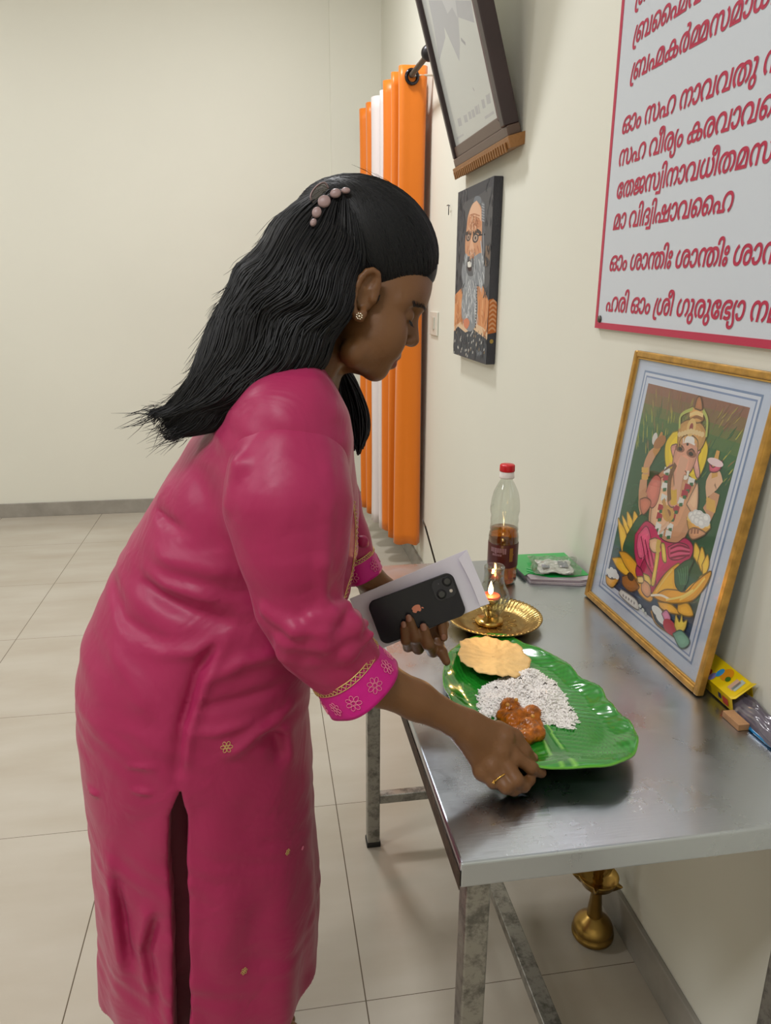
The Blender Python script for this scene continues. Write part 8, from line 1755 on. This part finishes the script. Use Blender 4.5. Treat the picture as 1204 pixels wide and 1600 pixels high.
# cuffs: open bands, with gold zigzag and outlined flowers
def cuff(c0, c1, r0, r1, n, skew=(0, 0, 0)):
    c0, c1 = A3(c0), A3(c1); ax = (c1-c0); L = np.linalg.norm(ax); ax /= L
    vw = -A3(cf); e1 = vw-ax*(vw@ax); e1 /= np.linalg.norm(e1); e2 = np.cross(ax, e1)   # e1 towards the photographer
    def S(a, t, off=0.0):
        r = r0+(r1-r0)*t+off+.0022*math.sin(3*a+2)+.0012*math.sin(5*a)*t
        return c0+ax*L*t+(e1*math.cos(a)+e2*math.sin(a))*r
    V = []; F = []; N = 72; K = 10
    for i in range(K+1):
        for j in range(N): V.append(S(2*PI*j/N, i/K))
    for i in range(K):
        for j in range(N): F.append((i*N+j, i*N+(j+1) % N, (i+1)*N+(j+1) % N, (i+1)*N+j))
    o = pyd('cuff', V, F, HOT, kt, True); md = o.modifiers.new('t', 'SOLIDIFY'); md.thickness = .0022; md.offset = -1
    GT = mat('gold_thread', (214, 178, 116), .4, .35); a = Acc(); zz = 46
    a.tube([S(2*PI*j/(zz*2), (.02 if j % 2 else .13), .0012) for j in range(zz*2)], .0008, n=5, closed=True)
    a.tube([S(2*PI*j/60, .0, .001) for j in range(60)], .0009, n=5, closed=True); a.tube([S(2*PI*j/60, .15, .0008) for j in range(60)], .0006, n=5, closed=True)
    a.build('zigzag_trim', GT, o)
    FT = mat('flower_thread', (230, 130, 160), .45)
    for k in range(n):
        a0 = 2*PI*(k+.35)/n; a = Acc(); rr = (r0+r1)/2
        def T(u, v): return S(a0+u/rr, .58+v/L, .0009)
        for q in range(7):
            b = 2*PI*q/7; cx, cy = .0066*math.cos(b), .0066*math.sin(b)
            a.tube([T(cx+.0035*math.cos(s)*math.cos(b)-.0025*math.sin(s)*math.sin(b), cy+.0035*math.cos(s)*math.sin(b)+.0025*math.sin(s)*math.cos(b)) for s in np.arange(10)*PI/5], .00045, n=4, closed=True)
        a.tube([T(.0026*math.cos(s), .0026*math.sin(s)) for s in np.arange(8)*PI/4], .00045, n=4, closed=True)
        a.build('embroidered_flower', FT, o)
cuff((0.0906,0.8613,0.924), (0.1173,0.8566,0.8882), .0490, .0555, 10)
cuff((0.136,1.1263,0.9742), (0.1518,1.1207,0.9401), .0335, .0340, 5)
# flowers on the skirt and the trimmed front opening
def dist_surface(P):
    P = A3(P); d = A3(P)-np.array((0, 0, 1.39)); d /= np.linalg.norm(d); return P, d
def flower_at(pt, r, name='embroidered_flower'):
    """lay a small outlined flower on the cloth where the line of sight through pt meets it"""
    from mathutils.bvhtree import BVHTree
    P, d = dist_surface(pt); bv = flower_at.b; h = bv.ray_cast(Vector(P-d*.5), Vector(d))
    if h[0] is None: return
    n = np.array(h[1]); 
    if n@d > 0: n = -n
    c = np.array(h[0])+n*.0008; u = np.cross(n, (0, 0, 1)); u /= np.linalg.norm(u); v = np.cross(n, u); a = Acc()
    for q in range(6):
        b = 2*PI*q/6; cx, cy = r*.62*math.cos(b), r*.62*math.sin(b)
        a.tube([c+u*(cx+r*.34*math.cos(s)*math.cos(b)-r*.26*math.sin(s)*math.sin(b))+v*(cy+r*.34*math.cos(s)*math.sin(b)+r*.26*math.sin(s)*math.cos(b)) for s in np.arange(9)*2*PI/9], .0005, n=4, closed=True)
    a.tube([c+u*r*.2*math.cos(s)+v*r*.2*math.sin(s) for s in np.arange(8)*PI/4], .0005, n=4, closed=True)
    a.build(name, bpy.data.materials['flower_thread'] if r < .005 else bpy.data.materials['gold_thread'], kt)
from mathutils.bvhtree import BVHTree
flower_at.b = BVHTree.FromPolygons([tuple(v) for v in Vk], [tuple(int(i) for i in q) for q in Qk])
for p, r in [((-0.0657,0.8899,0.8006), .0082), ((0.0095,0.9205,0.5943), .005), ((-0.0609,0.8811,0.4262), .0055), ((0.0311,0.9186,0.5998), .003)]: flower_at(p, r)
hits = []
for p in [(0.1143,0.9564,1.1171), (0.1153,0.9517,1.1024), (0.1163,0.9465,1.086), (0.1154,0.9405,1.0655), (0.1128,0.9347,1.045), (0.1086,0.9291,1.0245), (0.1028,0.9251,1.008), (0.097,0.921,0.9916), (0.0906,0.9184,0.9793)]:
    P, d = dist_surface(p); h = flower_at.b.ray_cast(Vector(P-d*.5), Vector(d))
    if h[0] is not None: hits.append(np.array(h[0])-d*.001)
if len(hits) > 3:
    c = crom(hits, 6); a = Acc().tube(c, .0011, n=5); a.tube([q+np.array((.0035 if i % 2 else 0, 0, 0)) for i, q in enumerate(c)], .0008, n=5); a.build('front_trim', bpy.data.materials['gold_thread'], kt)
nk = [A3((0.0749,0.9993,1.2889)), A3((0.0844,0.984,1.2788)), A3((0.0946,0.9887,1.2648)), A3((0.1054,0.9967,1.2449)), A3((0.1145,1.0099,1.2236))]

# ------------------------------------------------------------------ hair
HAIR = mat('black_hair', (12, 12, 15), .5, spec=.3)
UP = [A3(p) for p in ((0.0969,1.1008,1.5127), (0.0635,1.1017,1.4975), (0.0329,1.089,1.474), (0.005,1.0732,1.4418), (-0.0235,1.0605,1.4192), (-0.0332,1.0462,1.3843), (-0.0494,1.0333,1.3505), (-0.0721,1.0214,1.3163), (-0.0923,1.0074,1.2768), (-0.1169,0.9962,1.244), (-0.138,0.9899,1.2289))]
LO = [A3(p) for p in ((0.1406,1.0864,1.4896), (0.1426,1.0255,1.4295), (0.1257,1.0002,1.3893), (0.112,0.9788,1.3462), (0.0916,0.9667,1.3128), (0.0648,0.9635,1.2878), (0.0351,0.9623,1.2674), (0.0022,0.962,1.2485), (-0.0307,0.9622,1.2312), (-0.0652,0.9691,1.2176), (-0.1212,0.9799,1.2054))]
LT = np.array([.045, .074, .080, .078, .072, .066, .058, .050, .040, .030, .014])     # half thickness towards and away from the photographer
UPc, LOc = crom(UP, 4), crom(LO, 4); KN = len(UPc); LTc = np.interp(np.linspace(0, 1, KN), np.linspace(0, 1, len(LT)), LT)
def strand(v, sd, rg, ext=0.0, lift=1.0):
    """v -1..1 from the upper to the lower edge of the fall; sd is the side"""
    ph = rg.uniform(0, 2*PI, 3)*.25; P = []
    w = UPc-LOc; wn = w/np.linalg.norm(w, axis=1)[:, None]
    for i in range(KN):
        t = i/(KN-1); c = (UPc[i]+LOc[i])/2-(LOc[i]-UPc[i])/2*(-v)
        wave = (.0085*math.sin(15*t+1.6*v+ph[0])+.0026*math.sin(29*t+4*v+ph[1]))*min(1, 3*t)
        lat = -sd*math.sqrt(max(0, 1-v*v))*LTc[i]*lift
        lat += (.004*math.sin(13*t+6*v+ph[2]))*min(1, 3*t)
        P.append(c+wn[i]*wave+HL*lat)
    return np.array(P)
# under volume
hp = []
MC = (UPc+LOc)/2; MT_ = np.gradient(MC, axis=0); MT_ /= np.linalg.norm(MT_, axis=1)[:, None]
def perp(i): w = UPc[i]-LOc[i]; return np.linalg.norm(w-MT_[i]*(w@MT_[i]))
HP = [(MC[i], perp(i)/2*.80, LTc[i]*.80) for i in range(2, KN-1, 2)]
for i in range(len(HP)-1):
    (c0, r0, l0), (c1, r1, l1) = HP[i], HP[i+1]
    hp.append(rc(c0, c1, r0, r1, .012, (HL, min(1, (l0+l1)/(r0+r1)))))
hwave = None
CC_, CA = A3((0.1436,1.0707,1.4395)), (0.1074, 0.0899, .081)
HL2 = [(0.2576,0.9744,1.4112),(0.2366,0.9776,1.4103),(0.2272,0.9756,1.3985),(0.2116,0.976,1.3913),(0.1984,0.9765,1.3858),(0.1756,0.9786,1.3802),(0.1641,0.979,1.3754),(0.1573,0.9778,1.3676),(0.1514,0.9768,1.3613),(0.1479,0.9812,1.3738),(0.1503,0.9865,1.3926),(0.1493,0.991,1.4066),(0.1447,0.9934,1.4121),(0.1367,0.9947,1.4121),(0.1292,0.9943,1.4065),(0.1222,0.9921,1.3955),(0.1183,0.988,1.3799),(0.1158,0.9817,1.3579),(0.1091,0.9757,1.3344),(0.0985,0.9708,1.3124),(0.0871,0.9662,1.2913),(0.1212,0.9451,1.2406),(0.2825,0.9187,1.2415),(0.2901,0.971,1.4176)]
hpoly = [((A3(p)-CC_)@HF, (A3(p)-CC_)@_dn) for p in HL2]
def f_face(P):
    q = P-CC_; x, y = q@HF, q@_dn; d, _ = pdist(x, y, hpoly+[hpoly[0]]); ins = inpoly(x, y, hpoly); return np.where(ins, -d, d)
cap = [el(CC_, AX, CA, .02)]
Vh, Qh = nets(cap+hp+[dict(f=f_face, k=.004, sub=True)], (-.30, .84, 1.12), (.32, 1.20, 1.60), .0030, hwave)
hair = np_mesh('hair', Vh, Qh, HAIR, wm)
rg = np.random.default_rng(21); N = 1500; a = Acc()
ST = []
for i in range(N):
    v = math.sin(rg.uniform(-PI/2, PI/2)); v = max(-.995, min(.995, v+rg.normal(0, .02))); sd = 1 if rg.random() < .8 else -1
    ST.append((strand(v, sd, rg, lift=rg.uniform(.95, 1.07)), sd, int(rg.integers(0, 10)), KN-int(abs(rg.normal(0, 4))), rg.uniform(.0006, .0019), rg.uniform(.0005, .006)))
AP = np.concatenate([q[0] for q in ST]); SD = np.concatenate([np.full(KN, q[1]) for q in ST]); LF = np.concatenate([np.full(KN, q[5]) for q in ST])
for _ in range(3):                                            # lift the strands out of the volume below them
    dd = sdf(cap+hp, AP); AP = AP-np.outer(np.clip(LF-dd, 0, .02)*SD, HL)*.9
for i, (P, sd, k0, k1, r, lf) in enumerate(ST):
    P = AP[i*KN:(i+1)*KN][k0:max(k0+8, k1)]; a.tube(P, r*np.interp(np.linspace(0, 1, len(P)), [0, .1, .7, 1], [.5, 1, .8, .15]), n=4, caps=False)
a.build('hair_strands', HAIR, hair)['kind'] = 'stuff'
# combed hair over the crown, from the hairline back to the clip
a = Acc(); clip = A3((0.0962,1.0576,1.4924)); HLp = [A3(p) for p in [(0.2525,1.049,1.4275),(0.246,1.024,1.4112),(0.2352,1.0066,1.4003),(0.2138,0.9862,1.3913),(0.1984,0.9765,1.3858),(0.1743,0.9714,1.3803),(0.16,0.9692,1.3756),(0.1533,0.9683,1.3724),(0.1494,0.9754,1.3972),(0.1458,0.9787,1.4095),(0.1348,0.9814,1.4125),(0.1271,0.9842,1.4071)]]; HLc = crom(HLp, 6)
def onskull(p, lift):
    q = p-CC_; u = np.array((q@HF/CA[0], q@_dn/CA[1], q@HL/CA[2])); s = np.linalg.norm(u)+1e-9; return CC_+q/s*(1+lift)
def far(p): return p-2*HL*((p-CC_)@HL)
for i in range(1000):
    s = HLc[int(rg.integers(0, len(HLc)))]+rg.normal(0, .0015, 3); side_ = rg.random() < .28
    if side_: s = far(s)
    e = clip+rg.normal(0, .006, 3); e = far(e) if side_ else e; r = rg.uniform(.0004, .0010); P = []
    b = rg.normal(0, .010); 
    for t in np.linspace(0, 1, 16):
        p = s*(1-t)+e*t-_dn*math.sin(PI*t)*(.03+b); P.append(onskull(p, .006+.018*math.sin(PI*min(1, t*1.1))+rg.normal(0, .0012)))
    a.tube(P, r*np.interp(np.linspace(0, 1, 16), [0, .15, .85, 1], [.3, 1, 1, .5]), n=4, caps=False)
a.build('combed_hair', HAIR, hair)['kind'] = 'stuff'
a = Acc()
for i in range(70):
    t = rg.random(); q = A3((0.1546,0.9767,1.3801))*(1-t)+A3((0.1642,0.9747,1.3786))*t; d = _dn*rg.uniform(.004, .016)*(1-.5*t)-HF*rg.uniform(.0, .005); p1 = onskin(q, .001); p2 = onskin(q+d*.5, .0014); p3 = onskin(q+d, .0012); a.tube([p1, p2, p3], [.0005, .0004, .0001], n=4, caps=False)
a.build('sideburn', HAIR, hair)['kind'] = 'stuff'
# front lock hanging on the far side of the neck
a = Acc()
for i in range(240):
    v = rg.uniform(-1, 1); c = crom([A3((0.1138,1.1045,1.2908)), A3((0.1235,1.1023,1.2539))+A3((.016, 0, 0))*v, A3((0.1312,1.09,1.2178))+A3((.021, 0, 0))*v, A3((0.1342,1.0699,1.1882))+A3((.017, 0, 0))*v, A3((0.135,1.0553,1.158))+A3((.007*v, 0, .014*abs(v)))], 4)
    c = c+HL*rg.normal(0, .009)+np.outer(np.sin(np.linspace(0, 7, len(c))+rg.uniform(0, 6)), (.0016, 0, 0)); a.tube(c[:len(c)-int(rg.integers(0, 4))], rg.uniform(.0007, .0018), n=4)
a.build('front_lock', HAIR, hair)['kind'] = 'stuff'
# flyaway hairs
a = Acc()
for i in range(170):
    v = rg.uniform(-1.0, -.6) if rg.random() < .6 else rg.uniform(-1, 1); P = strand(v, 1, rg); k0 = int(rg.integers(4, KN-8)); seg = P[k0:k0+8].copy(); w = UPc[k0]-LOc[k0]; w /= np.linalg.norm(w)
    out = w*rg.uniform(.004, .020)*(1 if v < 0 else .3)+HL*rg.normal(0, .01)+_dn*rg.normal(0, .006)
    seg += np.outer(np.linspace(0, 1, len(seg))**1.6, out); a.tube(seg, [.00028]*(len(seg)-1)+[.0001], n=3, caps=False)
for i in range(90):
    T0 = KN-3; v = rg.uniform(-1, 1); P = strand(v, 1, rg); d = P[-1]-P[-6]; d /= np.linalg.norm(d); q = P[-3]+rg.normal(0, .004, 3); e = d*rg.uniform(.015, .05)+rg.normal(0, .007, 3)
    a.tube([q, q+e*.5+rg.normal(0, .002, 3), q+e], [.0006, .0004, .0001], n=3, caps=False)
for i in range(26):
    t = rg.random()*.8; s = HLc[int(rg.integers(0, 20))]; p = onskull(s*(1-t)+clip*t-_dn*math.sin(PI*t)*.05, .015); o_ = (p-CC_)/np.linalg.norm(p-CC_); dv = (clip-s)/np.linalg.norm(clip-s)
    a.tube([p, p+dv*.015+o_*.003, p+dv*.035+o_*rg.uniform(.001, .006)], [.0003, .00025, .0001], n=3, caps=False)
a.build('flyaway_hair', HAIR, hair)['kind'] = 'stuff'
# claw clip with five oval stones
hbv = BVHTree.FromPolygons([tuple(v) for v in Vh], [tuple(int(i) for i in q) for q in Qh])
def onhair(p, off):
    P, d = dist_surface(p); h = hbv.ray_cast(Vector(P-d*.4), Vector(d)); return (np.array(h[0]) if h[0] is not None else P)-d*off
cl = bpy.data.objects.new('hair_clip', None); C.objects.link(cl); cl.parent = wm; cl.location = (0, 0, 0); cl.matrix_parent_inverse = wm.matrix_world.inverted()
STN = mat('clip_stone', (150, 124, 122), .4); CLP = glass_mat('clip_plastic', (206, 196, 192), .35); CM = mat('clip_metal', (110, 92, 90), .3, .6)
for (c, rx, ry, an) in [((0.0873,1.0096,1.493), 10.5, 9.8, -.7), ((0.1022,1.0145,1.5034), 9, 7.6, -.3), ((0.1155,1.0177,1.5073), 7.2, 5, 0), ((0.0775,1.0071,1.4798), 7.4, 9, .3), ((0.073,1.0064,1.4678), 5, 6.6, .4)]:
    V = []; F = []; K = 5; M_ = 20; px = 0.0008
    right = np.array(cr); up_ = np.array(cu)
    for i in range(K+1):
        q = i/K
        for j in range(M_):
            t = 2*PI*j/M_; x = rx*math.cos(t); y = ry*math.sin(t); X = x*math.cos(an)-y*math.sin(an); Y = x*math.sin(an)+y*math.cos(an); rr = math.sin(q*PI/2+.0001) if i < K else 1
            V.append(onhair(c, .013)+(right*X-up_*Y)*px*(1-(q)**2*.35 if True else 1)*(1 if i else 1)-HL*.0035*q)
    for i in range(K):
        for j in range(M_): F.append((i*M_+j, i*M_+(j+1) % M_, (i+1)*M_+(j+1) % M_, (i+1)*M_+j))
    F.append(tuple(range(K*M_, (K+1)*M_))); F.append(tuple(range(M_-1, -1, -1)))
    pyd('stone', V, F, STN, cl, True)
lp_ = [onhair((0.0883,1.0232,1.4965), .006)+up_*.006+(np.array(cr)*x-np.array(cu)*y)*0.0008 for x, y in [(-17, 13), (-21, 4), (-18, -6), (-10, -15), (-2, -19), (3, -18), (7, -10)]]
a = Acc().tube(crom(lp_, 5), .0013, n=6); a.build('claw_loop', CM, cl)
W_ = crom(lp_, 4); pyd('claw_plate', list(W_), [tuple(range(len(W_)))], CLP, cl)
Acc().tube(crom([onhair(p, .003) for p in ((0.0705,1.0112,1.4649), (0.0766,1.0129,1.4772), (0.0867,1.0146,1.4919), (0.1018,1.0185,1.5024), (0.1186,1.0232,1.5063))], 5), .0045, n=8).build('clip_bar', mat('clip_black', (34, 26, 28), .4), cl)

# ------------------------------------------------------------------ envelope and phone in her left hand
def plate(pts, thick, name, m, parent=None, rad=0, n=8, off=0.0):
    """flat plate through four corner points (rounded corners), thickness away from the photographer"""
    P = [A3(p) for p in pts]; ex = P[1]-P[0]; ey = P[3]-P[0]; Lx, Ly = np.linalg.norm(ex), np.linalg.norm(ey); ex /= Lx; ey -= ex*(ey@ex); ey /= np.linalg.norm(ey); nz = np.cross(ex, ey)
    if nz@np.array(cf) < 0: nz = -nz
    out = []
    if rad:
        for cx, cy, a0 in ((rad, rad, PI), (Lx-rad, rad, 1.5*PI), (Lx-rad, Ly-rad, 0), (rad, Ly-rad, .5*PI)):
            for k in range(n+1): a = a0+PI/2*k/n; out.append((cx+rad*math.cos(a), cy+rad*math.sin(a)))
    else: out = [(0, 0), (Lx, 0), (Lx, Ly), (0, Ly)]
    V = [P[0]+ex*x+ey*y+nz*off for x, y in out]+[P[0]+ex*x+ey*y+nz*(off+thick) for x, y in out]; k = len(out)
    F = [tuple(range(k)), tuple(range(2*k-1, k-1, -1))]+[(i, (i+1) % k, k+(i+1) % k, k+i)[::-1] for i in range(k)]
    o = pyd(name, V, F, m, parent); return o, P[0], ex, ey, nz, Lx, Ly
ev = thing('envelope', 'white paper envelope with an open flap held behind the black phone', 'envelope', (0.236,1.0856,0.9126))
PAP = mat('white_paper', (222, 218, 228), .6, var=.02, vscale=20)
E4 = [(0.1258,1.1062,0.9098), (0.315,1.0983,0.9868), (0.3501,1.0676,0.9051), (0.1734,1.0756,0.8352)]
o, P0, ex, ey, nz, Lx, Ly = plate(E4, .0012, 'front_sheet', PAP, ev)
plate(E4, .0012, 'back_sheet', PAP, ev, off=.0035)
fv = [P0+ex*(Lx*.90)+ey*(-.002)-nz*.0006, P0+ex*(Lx*1.0)+ey*(-.001)-nz*.004, P0+ex*(Lx*1.0)+ey*Ly-nz*.004, P0+ex*(Lx*.925)+ey*(Ly*1.0)-nz*.0006]
fl_ = [P0+ex*(Lx*(.905+.015*t+.012*math.sin(PI*t)))+ey*Ly*t-nz*.0075 for t in np.linspace(.08, .97, 9)]+[P0+ex*Lx+ey*Ly*t-nz*.0035 for t in np.linspace(1, 0, 9)]
o = pyd('flap', fl_, [tuple(range(len(fl_)))], PAP, ev); md = o.modifiers.new('t', 'SOLIDIFY'); md.thickness = .0005
ph_ = thing('phone', 'black smartphone with two rear cameras held in her left hand', 'phone', (0.2284,1.0731,0.9019))
PHM = mat('phone_glass', (20, 19, 27), .25, spec=.4); PHB = mat('phone_edge', (24, 25, 32), .3, .3)
P4 = [(0.1503,1.0845,0.9109), (0.2851,1.077,0.9598), (0.3053,1.0536,0.8938), (0.1731,1.061,0.8459)]
o, p0, px, py, pz, PLx, PLy = plate(P4, .0075, 'case', PHB, ph_, .0125, 8); md = o.modifiers.new('b', 'BEVEL'); md.width = .0012; md.segments = 3; md.limit_method = 'ANGLE'
q4 = [p0+px*.0012+py*.0012, p0+px*(PLx-.0012)+py*.0012, p0+px*(PLx-.0012)+py*(PLy-.0012), p0+px*.0012+py*(PLy-.0012)]
plate(q4, .0005, 'back_glass', PHM, ph_, .0115, 8, off=-.0004)
def pp_(x, y): return p0+px*x+py*y
ch_ = [pp_(PLx-.038, .004), pp_(PLx-.004, .004), pp_(PLx-.004, .038), pp_(PLx-.038, .038)]
bump, *_ = plate(ch_, .0018, 'camera_bump', mat('camera_plate', (30, 30, 38), .18), ph_, .009, 8, off=-.0022)
LNM = mat('lens_ring', (20, 20, 26), .25, .5); LNG = mat('lens_glass', (4, 5, 8), .03, spec=.9)
def disc(c, r, h, name, m, par):
    V = []; F = []; M_ = 28
    for k, (rr, hh) in enumerate([(r, 0), (r, h*.8), (r*.9, h), (r*.0001, h)]):
        for j in range(M_): t = 2*PI*j/M_; V.append(c+(px*math.cos(t)+py*math.sin(t))*rr-pz*hh)
    for i in range(3):
        for j in range(M_): F.append((i*M_+j, i*M_+(j+1) % M_, (i+1)*M_+(j+1) % M_, (i+1)*M_+j))
    pyd(name, V, F, m, par, True)
for x, y in ((PLx-.0125, .0125), (PLx-.0275, .0285)):
    disc(pp_(x, y)-pz*.0022, .0078, .0016, 'lens', LNM, ph_); disc(pp_(x, y)-pz*.0037, .0052, .0004, 'lens_glass', LNG, ph_)
disc(pp_(PLx-.0115, .0285)-pz*.0022, .0026, .0003, 'flash', mat('flash_lens', (205, 195, 180), .3), ph_); disc(pp_(PLx-.0265, .0115)-pz*.0022, .0009, .0003, 'microphone', mat('mic_dot', (90, 90, 96), .4), ph_)
# the bitten apple mark, lying sideways on the back
LG = Acc(); lm = mat('logo_mirror', (206, 130, 106), .25, .5)
body_ = [(0, -.0054), (.0022, -.0062), (.0046, -.0050), (.0058, -.0028), (.0044, -.0012), (.0040, .0008), (.0046, .0022), (.0060, .0034), (.0044, .0066), (.0022, .0082), (0, .0074), (-.0022, .0082), (-.0044, .0062), (-.0060, .0018), (-.0060, -.0020), (-.0046, -.0050), (-.0022, -.0062)]
c = pp_(PLx*.5, PLy*.5)-pz*.0007
sm = crom([tuple(q)+(0,) for q in body_+[body_[0]]], 4)[:-1]
LG.add([c+px*(-q[1])*1.0+py*q[0] for q in sm], [tuple(range(len(sm)))])
lf = [(0, -.0066), (.0006, -.0090), (.0030, -.0104), (.0026, -.0078)]
sm = crom([tuple(q)+(0,) for q in lf+[lf[0]]], 4)[:-1]; LG.add([c+px*(-q[1])+py*q[0] for q in sm], [tuple(range(len(sm)))])
LG.build('logo', lm, ph_, False)
